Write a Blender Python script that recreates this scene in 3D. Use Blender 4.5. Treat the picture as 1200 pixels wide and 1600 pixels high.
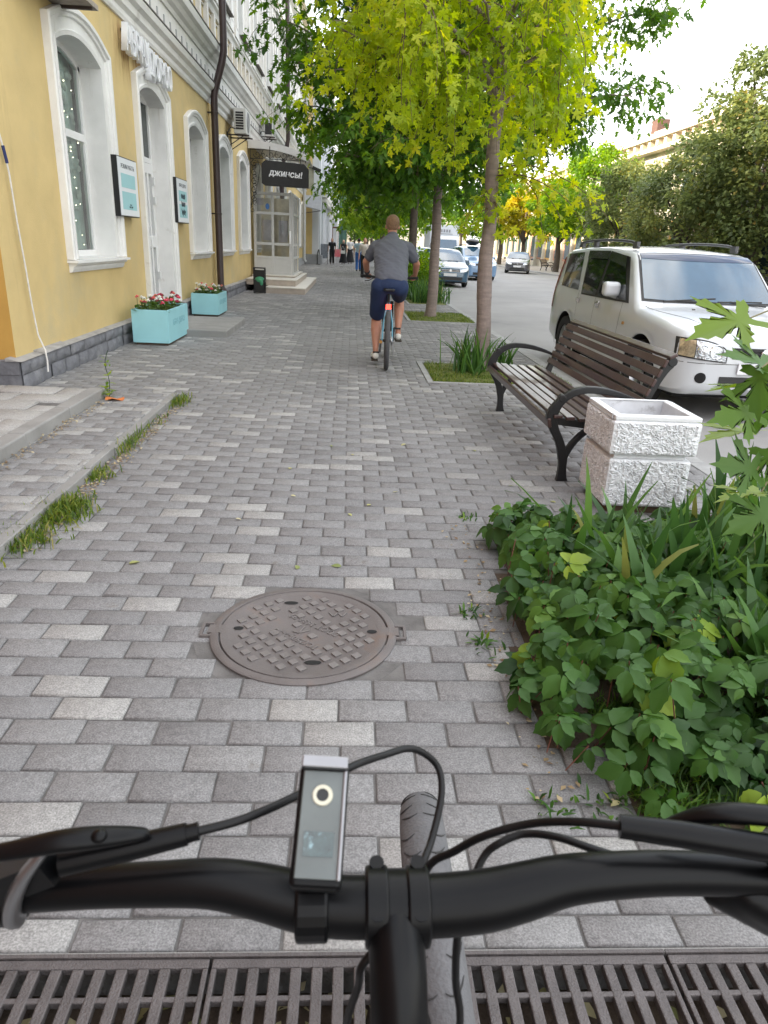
import bpy, bmesh, math, random
import numpy as np
from mathutils import Vector, Matrix, noise as mnoise
random.seed(7); rng = np.random.default_rng(7)
PI = math.pi
for o in list(bpy.data.objects): bpy.data.objects.remove(o, do_unlink=True)
S = bpy.context.scene
# ------------------------------------------------------------------ camera
EYE = 1.45
FPX = 1090.0
RX = (0.99808572, 0.0263388, 0.05595681)
RY = (-0.04275158, -0.35996833, 0.9319845)
RZ = (0.04469004, -0.93259266, -0.35815322)
cam = bpy.data.objects.new('camera', bpy.data.cameras.new('camera')); S.collection.objects.link(cam)
cam.matrix_world = Matrix(((RX[0], -RX[1], -RX[2], 0), (RY[0], -RY[1], -RY[2], 0), (RZ[0], -RZ[1], -RZ[2], EYE), (0, 0, 0, 1)))
cd = cam.data; cd.sensor_fit = 'VERTICAL'; cd.sensor_height = 32; cd.lens = FPX / 1600 * 32
cd.clip_start = 0.05; cd.clip_end = 2000
cd.dof.use_dof = True; cd.dof.focus_distance = 3.6; cd.dof.aperture_fstop = 15.5
S.camera = cam
S.render.resolution_x = 768; S.render.resolution_y = 1024
# ------------------------------------------------------------------ light
SUN_EL = math.radians(24); SUN_AZ = math.radians(-104)      # azimuth from +Y (street direction), negative = towards the left
w = bpy.data.worlds.new('World'); S.world = w; w.use_nodes = True
nt = w.node_tree; nt.nodes.clear()
N = nt.nodes.new; L = nt.links.new
out = N('ShaderNodeOutputWorld'); bg = N('ShaderNodeBackground'); sky = N('ShaderNodeTexSky')
sky.sky_type = 'NISHITA'; sky.sun_disc = False; sky.sun_elevation = SUN_EL; sky.sun_rotation = SUN_AZ
sky.air_density = 1.2; sky.dust_density = 3.0; sky.ozone_density = 1.0
tc = N('ShaderNodeTexCoord'); mp = N('ShaderNodeMapping'); mp.inputs['Scale'].default_value = (1.3, 0.8, 3.0); mp.inputs['Rotation'].default_value = (0.3, 0.2, 0.6)
cl = N('ShaderNodeTexNoise'); cl.inputs['Scale'].default_value = 2.6; cl.inputs['Detail'].default_value = 7; cl.inputs['Roughness'].default_value = 0.55
cr = N('ShaderNodeValToRGB'); cr.color_ramp.elements[0].position = 0.40; cr.color_ramp.elements[1].position = 0.58
cr.color_ramp.elements[0].color = (0.25, 0.25, 0.25, 1); cr.color_ramp.elements[1].color = (0.93, 0.93, 0.93, 1)
mx = N('ShaderNodeMix'); mx.data_type = 'RGBA'; mx.inputs[7].default_value = (5.95, 5.8, 5.6, 1)
L(tc.outputs['Generated'], mp.inputs['Vector']); L(mp.outputs['Vector'], cl.inputs['Vector']); L(cl.outputs['Fac'], cr.inputs['Fac'])
L(cr.outputs['Color'], mx.inputs[0]); L(sky.outputs['Color'], mx.inputs[6]); L(mx.outputs[2], bg.inputs['Color'])
bg.inputs['Strength'].default_value = 0.15; L(bg.outputs['Background'], out.inputs['Surface'])
sd = bpy.data.lights.new('sun', 'SUN'); sun = bpy.data.objects.new('sun', sd); S.collection.objects.link(sun)
sd.energy = 3.2; sd.angle = math.radians(0.5); sd.color = (1.0, 0.86, 0.62)
sdir = Vector((math.sin(SUN_AZ) * math.cos(SUN_EL), math.cos(SUN_AZ) * math.cos(SUN_EL), math.sin(SUN_EL)))
sun.rotation_euler = sdir.to_track_quat('Z', 'Y').to_euler()
S.view_settings.view_transform = 'Standard'; S.view_settings.look = 'None'; S.view_settings.gamma = 1
S.view_settings.exposure = 2.05
S.cycles.max_bounces = 6; S.cycles.diffuse_bounces = 4; S.cycles.glossy_bounces = 3; S.cycles.transmission_bounces = 4
S.cycles.transparent_max_bounces = 8; S.cycles.caustics_reflective = False; S.cycles.caustics_refractive = False
S.cycles.use_denoising = True; S.cycles.sample_clamp_indirect = 6
# ------------------------------------------------------------------ materials
MATS = {}
def new_mat(name):
    m = bpy.data.materials.new(name); m.use_nodes = True
    t = m.node_tree; b = t.nodes['Principled BSDF']
    return m, t, b
def rgba(c): return (c[0], c[1], c[2], 1)
def pm(name, col, rough=0.6, metal=0.0, var=0.12, scale=6.0, bump=0.0, bscale=60.0, coat=0.0, spec=0.5, stain=None, stretch=None, sub=0.0, streak=None):
    """principled material with two scales of colour variation and an optional bump"""
    if name in MATS: return MATS[name]
    m, t, b = new_mat(name); n = t.nodes.new; l = t.links.new
    b.inputs['Roughness'].default_value = rough; b.inputs['Metallic'].default_value = metal
    b.inputs['Coat Weight'].default_value = coat; b.inputs['Coat Roughness'].default_value = 0.06
    b.inputs['Specular IOR Level'].default_value = spec
    if sub: b.inputs['Subsurface Weight'].default_value = sub; b.inputs['Subsurface Scale'].default_value = 0.01
    co = n('ShaderNodeTexCoord'); src = co.outputs['Object']
    if stretch:
        mp = n('ShaderNodeMapping'); mp.inputs['Scale'].default_value = stretch; l(src, mp.inputs['Vector']); src = mp.outputs['Vector']
    n1 = n('ShaderNodeTexNoise'); n1.inputs['Scale'].default_value = scale; n1.inputs['Detail'].default_value = 6; n1.inputs['Roughness'].default_value = 0.6
    l(src, n1.inputs['Vector'])
    r = n('ShaderNodeMapRange'); r.inputs[1].default_value = 0.3; r.inputs[2].default_value = 0.7
    r.inputs[3].default_value = 1 - var; r.inputs[4].default_value = 1 + var
    l(n1.outputs['Fac'], r.inputs[0])
    mu = n('ShaderNodeMix'); mu.data_type = 'RGBA'; mu.blend_type = 'MULTIPLY'; mu.inputs[0].default_value = 1
    mu.inputs[6].default_value = rgba(col); l(r.outputs[0], mu.inputs[7])
    cur = mu.outputs[2]
    if stain:
        scol, slo, shi, ssc = stain
        n3 = n('ShaderNodeTexNoise'); n3.inputs['Scale'].default_value = ssc; n3.inputs['Detail'].default_value = 8; n3.inputs['Roughness'].default_value = 0.7
        l(src, n3.inputs['Vector'])
        r3 = n('ShaderNodeMapRange'); r3.inputs[1].default_value = slo; r3.inputs[2].default_value = shi; l(n3.outputs['Fac'], r3.inputs[0])
        m3 = n('ShaderNodeMix'); m3.data_type = 'RGBA'; l(r3.outputs[0], m3.inputs[0]); l(cur, m3.inputs[6]); m3.inputs[7].default_value = rgba(scol)
        cur = m3.outputs[2]
    if streak:
        scol, slo, shi, ssc = streak; mp2 = n('ShaderNodeMapping'); mp2.inputs['Scale'].default_value = (1, 1, .10); l(co.outputs['Object'], mp2.inputs['Vector'])
        n4 = n('ShaderNodeTexNoise'); n4.inputs['Scale'].default_value = ssc; n4.inputs['Detail'].default_value = 7; n4.inputs['Roughness'].default_value = 0.75; l(mp2.outputs['Vector'], n4.inputs['Vector'])
        r4 = n('ShaderNodeMapRange'); r4.inputs[1].default_value = slo; r4.inputs[2].default_value = shi; l(n4.outputs['Fac'], r4.inputs[0])
        m4 = n('ShaderNodeMix'); m4.data_type = 'RGBA'; l(r4.outputs[0], m4.inputs[0]); l(cur, m4.inputs[6]); m4.inputs[7].default_value = rgba(scol); cur = m4.outputs[2]
    l(cur, b.inputs['Base Color'])
    if bump:
        n2 = n('ShaderNodeTexNoise'); n2.inputs['Scale'].default_value = bscale; n2.inputs['Detail'].default_value = 5
        l(co.outputs['Object'], n2.inputs['Vector'])
        bu = n('ShaderNodeBump'); bu.inputs['Strength'].default_value = bump; bu.inputs['Distance'].default_value = 0.01
        l(n2.outputs['Fac'], bu.inputs['Height']); l(bu.outputs['Normal'], b.inputs['Normal'])
    MATS[name] = m; return m
def leaf_mat(name, stops, trans=0.45, rough=0.5, veins=False):
    """leaves: colour from the per-leaf attribute 'tint', light passes through"""
    if name in MATS: return MATS[name]
    m, t, b = new_mat(name); n = t.nodes.new; l = t.links.new
    a = n('ShaderNodeAttribute'); a.attribute_name = 'tint'
    r = n('ShaderNodeValToRGB'); e = r.color_ramp.elements
    e[0].position = stops[0][0]; e[0].color = rgba(stops[0][1]); e[1].position = stops[-1][0]; e[1].color = rgba(stops[-1][1])
    for p, c in stops[1:-1]:
        x = e.new(p); x.color = rgba(c)
    l(a.outputs['Fac'], r.inputs['Fac'])
    l(r.outputs['Color'], b.inputs['Base Color']); b.inputs['Roughness'].default_value = rough; b.inputs['Specular IOR Level'].default_value = 0.35
    tr = n('ShaderNodeBsdfTranslucent'); mxx = n('ShaderNodeMixShader'); mxx.inputs[0].default_value = trans
    hs = n('ShaderNodeHueSaturation'); hs.inputs['Hue'].default_value = 0.485; hs.inputs['Value'].default_value = 1.7; hs.inputs['Saturation'].default_value = 1.1
    l(r.outputs['Color'], hs.inputs['Color']); l(hs.outputs['Color'], tr.inputs['Color'])
    l(b.outputs['BSDF'], mxx.inputs[1]); l(tr.outputs['BSDF'], mxx.inputs[2])
    l(mxx.outputs['Shader'], t.nodes['Material Output'].inputs['Surface'])
    MATS[name] = m; return m
def glass_mat(name, tint=(0.8, 0.9, 0.9), refl=0.12, rough=0.02, see=0.85):
    """thin pane: part of the light passes, part is mirrored"""
    if name in MATS: return MATS[name]
    m, t, b = new_mat(name); n = t.nodes.new; l = t.links.new
    tp = n('ShaderNodeBsdfTransparent'); tp.inputs['Color'].default_value = rgba([c * see for c in tint])
    gl = n('ShaderNodeBsdfGlossy'); gl.inputs['Roughness'].default_value = rough; gl.inputs['Color'].default_value = (1, 1, 1, 1)
    fr = n('ShaderNodeFresnel'); fr.inputs['IOR'].default_value = 1.5
    ad = n('ShaderNodeMath'); ad.operation = 'ADD'; ad.inputs[1].default_value = refl; l(fr.outputs[0], ad.inputs[0])
    mxx = n('ShaderNodeMixShader'); l(ad.outputs[0], mxx.inputs[0]); l(tp.outputs[0], mxx.inputs[1]); l(gl.outputs[0], mxx.inputs[2])
    l(mxx.outputs[0], t.nodes['Material Output'].inputs['Surface'])
    MATS[name] = m; return m
def emit_mat(name, col, s):
    if name in MATS: return MATS[name]
    m, t, b = new_mat(name); b.inputs['Base Color'].default_value = rgba(col)
    b.inputs['Emission Color'].default_value = rgba(col); b.inputs['Emission Strength'].default_value = s
    MATS[name] = m; return m
# ------------------------------------------------------------------ mesh builder
class MB:
    def __init__(s): s.v = []; s.f = []; s.m = []
    def add(s, vs, fs, m=0):
        k = len(s.v); s.v += [tuple(v) for v in vs]; s.f += [tuple(i + k for i in f) for f in fs]; s.m += [m] * len(fs); return s
    def box(s, x0, x1, y0, y1, z0, z1, m=0):
        return s.add([(x0, y0, z0), (x1, y0, z0), (x1, y1, z0), (x0, y1, z0), (x0, y0, z1), (x1, y0, z1), (x1, y1, z1), (x0, y1, z1)],
                     [(0, 3, 2, 1), (4, 5, 6, 7), (0, 1, 5, 4), (1, 2, 6, 5), (2, 3, 7, 6), (3, 0, 4, 7)], m)
    def obox(s, c, size, M=None, m=0):
        a = [d / 2 for d in size]; M = M or Matrix.Identity(3); c = Vector(c)
        vs = [c + M @ Vector((x * a[0], y * a[1], z * a[2])) for z in (-1, 1) for x, y in ((-1, -1), (1, -1), (1, 1), (-1, 1))]
        return s.add(vs, [(0, 3, 2, 1), (4, 5, 6, 7), (0, 1, 5, 4), (1, 2, 6, 5), (2, 3, 7, 6), (3, 0, 4, 7)], m)
    def bar(s, p, q, w, h=None, m=0, up=(0, 0, 1)):
        p = Vector(p); q = Vector(q); d = q - p; h = h or w
        z = Vector(up); x = d.cross(z)
        if x.length < 1e-5: x = d.cross(Vector((1, 0, 0)))
        x.normalize(); z = x.cross(d).normalized(); dn = d.normalized()
        M = Matrix((x, dn, z)).transposed()
        return s.obox((p + q) / 2, (w, d.length, h), M, m)
    def poly(s, pts, m=0): return s.add(pts, [tuple(range(len(pts)))], m)
    def tube(s, pts, r, n=8, m=0, cap=True, squash=1.0, up=None):
        pts = [Vector(p) for p in pts]; k = len(pts)
        rs = r if isinstance(r, (list, tuple)) else [r] * k
        t0 = (pts[1] - pts[0]).normalized()
        u = Vector(up) if up else (Vector((0, 0, 1)) if abs(t0.z) < 0.9 else Vector((1, 0, 0)))
        u = (u - t0 * u.dot(t0)).normalized(); vs = []
        for i, p in enumerate(pts):
            t = (pts[min(i + 1, k - 1)] - pts[max(i - 1, 0)]).normalized()
            u = u - t * u.dot(t)
            if u.length < 1e-6: u = t.orthogonal()
            u.normalize(); w_ = t.cross(u)
            for j in range(n):
                a = 2 * PI * j / n; vs.append(p + (w_ * math.cos(a) + u * math.sin(a) * squash) * rs[i])
        fs = [(i * n + j, i * n + (j + 1) % n, (i + 1) * n + (j + 1) % n, (i + 1) * n + j) for i in range(k - 1) for j in range(n)]
        if cap: fs += [tuple(range(n - 1, -1, -1)), tuple((k - 1) * n + j for j in range(n))]
        return s.add(vs, fs, m)
    def lathe(s, prof, n=24, c=(0, 0, 0), axis='Z', m=0, caps=True):
        vs = []
        for r, z in prof:
            for j in range(n):
                a = 2 * PI * j / n; p = (r * math.cos(a), r * math.sin(a), z)
                if axis == 'X': p = (p[2], p[0], p[1])
                elif axis == 'Y': p = (p[1], p[2], p[0])
                vs.append((p[0] + c[0], p[1] + c[1], p[2] + c[2]))
        k = len(prof)
        fs = [(i * n + j, i * n + (j + 1) % n, (i + 1) * n + (j + 1) % n, (i + 1) * n + j) for i in range(k - 1) for j in range(n)]
        if caps: fs += [tuple(range(n - 1, -1, -1)), tuple((k - 1) * n + j for j in range(n))]
        return s.add(vs, fs, m)
    def ell(s, c, r, n=16, k=10, M=None, m=0):
        vs = []; c = Vector(c); M = M or Matrix.Identity(3); r = r if isinstance(r, (tuple, list)) else (r, r, r)
        for i in range(1, k):
            th = PI * i / k
            for j in range(n):
                a = 2 * PI * j / n
                vs.append(c + M @ Vector((r[0] * math.sin(th) * math.cos(a), r[1] * math.sin(th) * math.sin(a), r[2] * math.cos(th))))
        t = len(vs); vs += [c + M @ Vector((0, 0, r[2])), c + M @ Vector((0, 0, -r[2]))]
        fs = [(i * n + j, (i + 1) * n + j, (i + 1) * n + (j + 1) % n, i * n + (j + 1) % n) for i in range(k - 2) for j in range(n)]
        fs += [(t, j, (j + 1) % n) for j in range(n)] + [(t + 1, (k - 2) * n + (j + 1) % n, (k - 2) * n + j) for j in range(n)]
        return s.add(vs, fs, m)
    def cap(s, p, q, r1, r2=None, n=12, m=0):
        """tapered capsule"""
        p = Vector(p); q = Vector(q); r2 = r1 if r2 is None else r2; d = (q - p).normalized()
        pts = []; rs = []
        for a in (80, 60, 35, 15): pts.append(p - d * r1 * math.sin(math.radians(a))); rs.append(r1 * math.cos(math.radians(a)))
        pts += [p, q]; rs += [r1, r2]
        for a in (15, 35, 60, 80): pts.append(q + d * r2 * math.sin(math.radians(a))); rs.append(r2 * math.cos(math.radians(a)))
        return s.tube(pts, rs, n, m)
    def prism(s, outline, a, b, plane='XZ', m=0):
        """2-D outline extruded from a to b along the third axis"""
        def P3(p, t): return (p[0], t, p[1]) if plane == 'XZ' else ((t, p[0], p[1]) if plane == 'YZ' else (p[0], p[1], t))
        k = len(outline); vs = [P3(p, a) for p in outline] + [P3(p, b) for p in outline]
        fs = [tuple(range(k)), tuple(range(2 * k - 1, k - 1, -1))] + [(i, k + i, k + (i + 1) % k, (i + 1) % k) for i in range(k)]
        return s.add(vs, fs, m)
    def flat(s, path, ws, y0, y1, plane='XZ', m=0):
        """flat bar following a path in a plane, its width ws, its thickness y0..y1"""
        path = [Vector(p) for p in path]; k = len(path); ws = ws if isinstance(ws, (list, tuple)) else [ws] * k
        A = []; B = []
        for i, p in enumerate(path):
            t = (path[min(i + 1, k - 1)] - path[max(i - 1, 0)]).normalized(); nrm = Vector((-t.y, t.x))
            A.append(p + nrm * ws[i] / 2); B.append(p - nrm * ws[i] / 2)
        for i in range(k - 1):
            pass
        def P3(p, t): return (p[0], t, p[1]) if plane == 'XZ' else ((t, p[0], p[1]) if plane == 'YZ' else (p[0], p[1], t))
        vs = []
        for i in range(k): vs += [P3(A[i], y0), P3(B[i], y0), P3(B[i], y1), P3(A[i], y1)]
        fs = [(i * 4 + j, i * 4 + (j + 1) % 4, (i + 1) * 4 + (j + 1) % 4, (i + 1) * 4 + j) for i in range(k - 1) for j in range(4)]
        fs += [(3, 2, 1, 0), tuple((k - 1) * 4 + j for j in range(4))]
        return s.add(vs, fs, m)
    def mesh(s, name, off=(0, 0, 0)):
        me = bpy.data.meshes.new(name)
        vs = s.v if off == (0, 0, 0) else [(a - off[0], b - off[1], c - off[2]) for a, b, c in s.v]
        me.from_pydata(vs, [], s.f)
        me.polygons.foreach_set('material_index', s.m)
        return me
    def pieces(s):
        """the connected pieces, each as a builder of its own"""
        p = list(range(len(s.v)))
        def fd(i):
            while p[i] != i: p[i] = p[p[i]]; i = p[i]
            return i
        key = {}
        for i, v in enumerate(s.v):
            q = (round(v[0], 5), round(v[1], 5), round(v[2], 5))
            if q in key: p[fd(i)] = fd(key[q])
            else: key[q] = i
        for f in s.f:
            for a in f[1:]: p[fd(a)] = fd(f[0])
        g = {}
        for f, m in zip(s.f, s.m): g.setdefault(fd(f[0]), []).append((f, m))
        out = []
        for fs in g.values():
            mb = MB(); ix = {}
            for f, m in fs:
                for a in f:
                    if a not in ix: ix[a] = len(mb.v); mb.v.append(s.v[a])
                mb.f.append(tuple(ix[a] for a in f)); mb.m.append(m)
            out.append(mb)
        return out
    def each(s, name, mats, parent=None, **k):
        return [q.build(name, mats, parent, **k) for q in s.pieces()]
    def build(s, name, mats, parent=None, world=False, smooth=None, bevel=None, weld=True, bseg=2):
        off = tuple(parent.location) if (world and parent) else (0, 0, 0)
        if world and parent and parent.parent: off = tuple(Vector(off) + parent.parent.location)
        me = s.mesh(name, off); mats = mats if isinstance(mats, (list, tuple)) else [mats]
        for m in mats: me.materials.append(m)
        b = bmesh.new(); b.from_mesh(me)
        if weld: bmesh.ops.remove_doubles(b, verts=b.verts, dist=1e-5)
        bmesh.ops.recalc_face_normals(b, faces=b.faces)
        b.to_mesh(me); b.free()
        o = bpy.data.objects.new(name, me); S.collection.objects.link(o)
        if parent: o.parent = parent
        if smooth is not None:
            me.shade_smooth(); me.set_sharp_from_angle(angle=math.radians(smooth))
        if bevel:
            md = o.modifiers.new('bevel', 'BEVEL'); md.width = bevel; md.segments = bseg; md.limit_method = 'ANGLE'; md.angle_limit = math.radians(35); md.use_clamp_overlap = True
        return o
def tag(o, label=None, cat=None, group=None, kind=None):
    if label: o['label'] = label
    if cat: o['category'] = cat
    if group: o['group'] = group
    if kind: o['kind'] = kind
    return o
def thing(name, label, cat, loc=(0, 0, 0), rz=0, group=None):
    o = bpy.data.objects.new(name, None); S.collection.objects.link(o); o.location = loc; o.rotation_euler = (0, 0, rz)
    o.empty_display_size = 0.1
    return tag(o, label, cat, group)
def copy_tree(o, parent=None):
    c = o.copy(); S.collection.objects.link(c)
    if parent: c.parent = parent
    for ch in list(o.children): copy_tree(ch, c)
    return c
def solid(mb, name, mat, parent=None, voxel=0.01, smooth=6, world=False):
    """overlapping closed shapes fused into one continuous skin"""
    o = mb.build(name, mat, parent, world=world)
    r = o.modifiers.new('fuse', 'REMESH'); r.mode = 'VOXEL'; r.voxel_size = voxel; r.use_smooth_shade = True
    if smooth:
        q = o.modifiers.new('soft', 'SMOOTH'); q.iterations = smooth; q.factor = 0.5
    dg = bpy.context.evaluated_depsgraph_get(); me = bpy.data.meshes.new_from_object(o.evaluated_get(dg))
    o.modifiers.clear(); o.data = me; me.shade_smooth()
    if not me.materials: me.materials.append(mat)
    return o
def cut(o, cutter_mb, mats):
    """boolean difference, applied at once; the cutter leaves no object behind"""
    c = cutter_mb.build('cutter', mats, o.parent)
    md = o.modifiers.new('cut', 'BOOLEAN'); md.operation = 'DIFFERENCE'; md.object = c; md.solver = 'EXACT'
    dg = bpy.context.evaluated_depsgraph_get(); me = bpy.data.meshes.new_from_object(o.evaluated_get(dg))
    o.modifiers.clear(); o.data = me; bpy.data.objects.remove(c, do_unlink=True)
def text(body, size, mat, name, M, parent=None, ext=0.002, bold=0.0, sx=1.0, align='CENTER', space=1.0, shear=0.0):
    cu = bpy.data.curves.new(name, 'FONT'); cu.body = body; cu.size = size; cu.extrude = ext; cu.offset = bold; cu.align_x = align; cu.align_y = 'CENTER'
    cu.space_character = space; cu.shear = shear; cu.resolution_u = 3
    t = bpy.data.objects.new(name, cu); S.collection.objects.link(t)
    dg = bpy.context.evaluated_depsgraph_get(); me = bpy.data.meshes.new_from_object(t.evaluated_get(dg))
    bpy.data.objects.remove(t, do_unlink=True)
    me.transform(M @ Matrix.Diagonal((sx, 1, 1, 1))); me.materials.clear(); me.materials.append(mat)
    o = bpy.data.objects.new(name, me); S.collection.objects.link(o)
    if parent: o.parent = parent
    return o
def face_px(x, y, z): return Matrix(((0, 0, 1, x), (1, 0, 0, y), (0, 1, 0, z), (0, 0, 0, 1)))     # text read while looking along -X
def face_my(x, y, z): return Matrix(((1, 0, 0, x), (0, 0, -1, y), (0, 1, 0, z), (0, 0, 0, 1)))    # text read while looking along +Y
# ------------------------------------------------------------------ many small faces at once
def fan_template(outline, c=(0, 0.25), fold=0.0, droop=0.0):
    """leaf blade as a fan of triangles round c; fold lifts the edges, droop bends the tip"""
    pts = [c] + list(outline)
    vs = np.array([(x, y, abs(x) * fold - droop * y * y) for x, y in pts], float)
    k = len(outline); fs = np.array([(0, i + 1, (i + 1) % k + 1) for i in range(k)], int)
    return vs, fs
def mirror(half): return half + [(-x, y) for x, y in reversed(half) if abs(x) > 1e-6]
MAPLE = fan_template(mirror([(0, 0), (0.16, -0.05), (0.40, -0.10), (0.30, 0.06), (0.20, 0.14), (0.42, 0.24), (0.62, 0.50), (0.40, 0.44), (0.36, 0.54), (0.14, 0.34), (0.17, 0.55), (0.26, 0.68), (0.13, 0.72), (0.0, 1.0)]), (0, 0.22), 0.12, 0.18)
MAPLE_FAR = fan_template(mirror([(0, 0), (0.38, -0.06), (0.18, 0.14), (0.58, 0.48), (0.15, 0.36), (0.22, 0.68), (0.0, 1.0)]), (0, 0.22), 0.12, 0.18)
OVAL = fan_template(mirror([(0, 0), (0.18, 0.16), (0.27, 0.42), (0.20, 0.72), (0, 1.0)]), (0, 0.45), 0.18, 0.2)
_ov = [(0, 0)]
for i in range(1, 9):
    t_ = i / 9; w_ = 0.30 * math.sin(PI * t_ ** 0.85) * (1.06 if i % 2 else 0.93); _ov.append((w_, t_ + (0.02 if i % 2 else -0.015)))
_ov.append((0, 1.0))
LEAFLET = fan_template(mirror(_ov), (0, 0.45), 0.22, 0.28)
QUAD = fan_template([(0, 0), (0.3, 0.45), (0, 1), (-0.3, 0.45)], (0, 0.45), 0.2, 0.1)
def rotmats(d, nrm):
    """frames with y along d and z near nrm"""
    y = d / np.linalg.norm(d, axis=1, keepdims=True)
    x = np.cross(y, nrm); ln = np.linalg.norm(x, axis=1, keepdims=True); x = np.where(ln > 1e-4, x / np.maximum(ln, 1e-4), np.array([[1., 0, 0]]))
    z = np.cross(x, y)
    return np.stack([x, y, z], axis=2)
def scatter(name, tpl, pos, R, sc, tint, mat, parent=None, smooth=False):
    tv, tf = tpl; n = len(pos); k = len(tv)
    V = (np.einsum('nij,kj->nki', R, tv) * sc[:, None, None] + pos[:, None, :]).reshape(-1, 3)
    F = (tf[None] + (np.arange(n) * k)[:, None, None]).reshape(-1, 3)
    return raw_mesh(name, V, F, np.repeat(tint, len(tf)), mat, parent, smooth)
def raw_mesh(name, V, F, tint, mat, parent=None, smooth=False):
    me = bpy.data.meshes.new(name); nf = len(F); q = F.shape[1]
    me.vertices.add(len(V)); me.vertices.foreach_set('co', V.astype(np.float32).ravel())
    me.loops.add(nf * q); me.loops.foreach_set('vertex_index', F.astype(np.int32).ravel())
    me.polygons.add(nf); me.polygons.foreach_set('loop_start', np.arange(0, nf * q, q, dtype=np.int32))
    me.update(calc_edges=True)
    if tint is not None:
        a = me.attributes.new('tint', 'FLOAT', 'FACE'); a.data.foreach_set('value', tint.astype(np.float32))
    me.materials.append(mat)
    if smooth: me.shade_smooth()
    o = bpy.data.objects.new(name, me); S.collection.objects.link(o)
    if parent: o.parent = parent
    return o
def join_raw(parts):
    V = []; F = []; T = []; k = 0
    for v, f, t in parts:
        V.append(v); F.append(f + k); T.append(t); k += len(v)
    return np.concatenate(V), np.concatenate(F), np.concatenate(T)
def unit(n): v = rng.normal(size=(n, 3)); return v / np.linalg.norm(v, axis=1, keepdims=True)
def smooth_path(p, n=4):
    p = [Vector(q) for q in p]; o = []
    for i in range(len(p) - 1):
        a = p[max(0, i - 1)]; b = p[i]; c = p[i + 1]; d = p[min(len(p) - 1, i + 2)]
        for k in range(n):
            t = k / n; o.append(0.5 * ((2 * b) + (c - a) * t + (2 * a - 5 * b + 4 * c - d) * t * t + (3 * b - a - 3 * c + d) * t ** 3))
    o.append(p[-1]); return o
# ================================================================== THE GROUND
M_PAVER = None
def paver_mat(name, stops, rough=0.85):
    m, t, b = new_mat(name); n = t.nodes.new; l = t.links.new
    a = n('ShaderNodeAttribute'); a.attribute_name = 'tint'
    r = n('ShaderNodeValToRGB'); e = r.color_ramp.elements
    e[0].position = stops[0][0]; e[0].color = rgba(stops[0][1]); e[1].position = stops[-1][0]; e[1].color = rgba(stops[-1][1])
    for p, c in stops[1:-1]: x = e.new(p); x.color = rgba(c)
    l(a.outputs['Fac'], r.inputs['Fac'])
    co = n('ShaderNodeTexCoord')
    def noise(sc, det, lo, hi, a0, a1):
        q = n('ShaderNodeTexNoise'); q.inputs['Scale'].default_value = sc; q.inputs['Detail'].default_value = det; q.inputs['Roughness'].default_value = 0.65
        l(co.outputs['Object'], q.inputs['Vector']); k = n('ShaderNodeMapRange'); k.inputs[1].default_value = lo; k.inputs[2].default_value = hi; k.inputs[3].default_value = a0; k.inputs[4].default_value = a1
        l(q.outputs['Fac'], k.inputs[0]); return k.outputs[0], q.outputs['Fac']
    g1, f1 = noise(190, 3, 0.36, 0.66, 0.70, 1.30); g2, _ = noise(1.1, 6, 0.3, 0.7, 0.88, 1.08); g3, _ = noise(34, 5, 0.3, 0.7, 0.86, 1.14)
    cur = r.outputs['Color']
    for g in (g1, g2, g3):
        mu = n('ShaderNodeMix'); mu.data_type = 'RGBA'; mu.blend_type = 'MULTIPLY'; mu.inputs[0].default_value = 1; l(cur, mu.inputs[6]); l(g, mu.inputs[7]); cur = mu.outputs[2]
    def blot(sc, lo, hi, col, seedz):
        nonlocal cur
        mp = n('ShaderNodeMapping'); mp.inputs['Location'].default_value = (seedz, seedz, 0); l(co.outputs['Object'], mp.inputs['Vector'])
        q = n('ShaderNodeTexNoise'); q.inputs['Scale'].default_value = sc; q.inputs['Detail'].default_value = 9; q.inputs['Roughness'].default_value = 0.72; l(mp.outputs['Vector'], q.inputs['Vector'])
        k = n('ShaderNodeMapRange'); k.inputs[1].default_value = lo; k.inputs[2].default_value = hi; k.inputs[4].default_value = .75; l(q.outputs['Fac'], k.inputs[0])
        mu = n('ShaderNodeMix'); mu.data_type = 'RGBA'; l(k.outputs[0], mu.inputs[0]); l(cur, mu.inputs[6]); mu.inputs[7].default_value = rgba(col); cur = mu.outputs[2]
    blot(1.7, .58, .78, (.13, .12, .11), 3.0); blot(7.0, .63, .74, (.15, .13, .105), 8.0); blot(55.0, .70, .76, (.42, .41, .39), 15.0); blot(46.0, .70, .75, (.09, .085, .08), 21.0)
    l(cur, b.inputs['Base Color']); b.inputs['Roughness'].default_value = rough; b.inputs['Specular IOR Level'].default_value = 0.3
    bu = n('ShaderNodeBump'); bu.inputs['Strength'].default_value = 0.35; bu.inputs['Distance'].default_value = 0.003; l(f1, bu.inputs['Height']); l(bu.outputs['Normal'], b.inputs['Normal'])
    return m
M_PAVER = paver_mat('concrete_pavers', [(0, (0.196, 0.193, 0.193)), (0.4, (0.218, 0.215, 0.215)), (0.80, (0.243, 0.24, 0.238)), (0.86, (0.285, 0.28, 0.272)), (1, (0.34, 0.334, 0.32))])
M_JOINT = pm('joint_sand', (0.13, 0.125, 0.12), 0.95, var=0.35, scale=9, bump=0.4, bscale=150)
M_KERB = pm('kerb_stone', (0.33, 0.33, 0.325), 0.85, var=0.15, scale=5, bump=0.3, bscale=160)
M_ASPH = pm('asphalt', (0.30, 0.295, 0.29), 0.9, var=0.10, scale=0.6, bump=0.6, bscale=220, stain=((0.20, 0.20, 0.205), 0.55, 0.75, 0.35))
M_SOIL = pm('soil', (0.07, 0.05, 0.035), 0.95, var=0.4, scale=9, bump=0.8, bscale=60)
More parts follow.
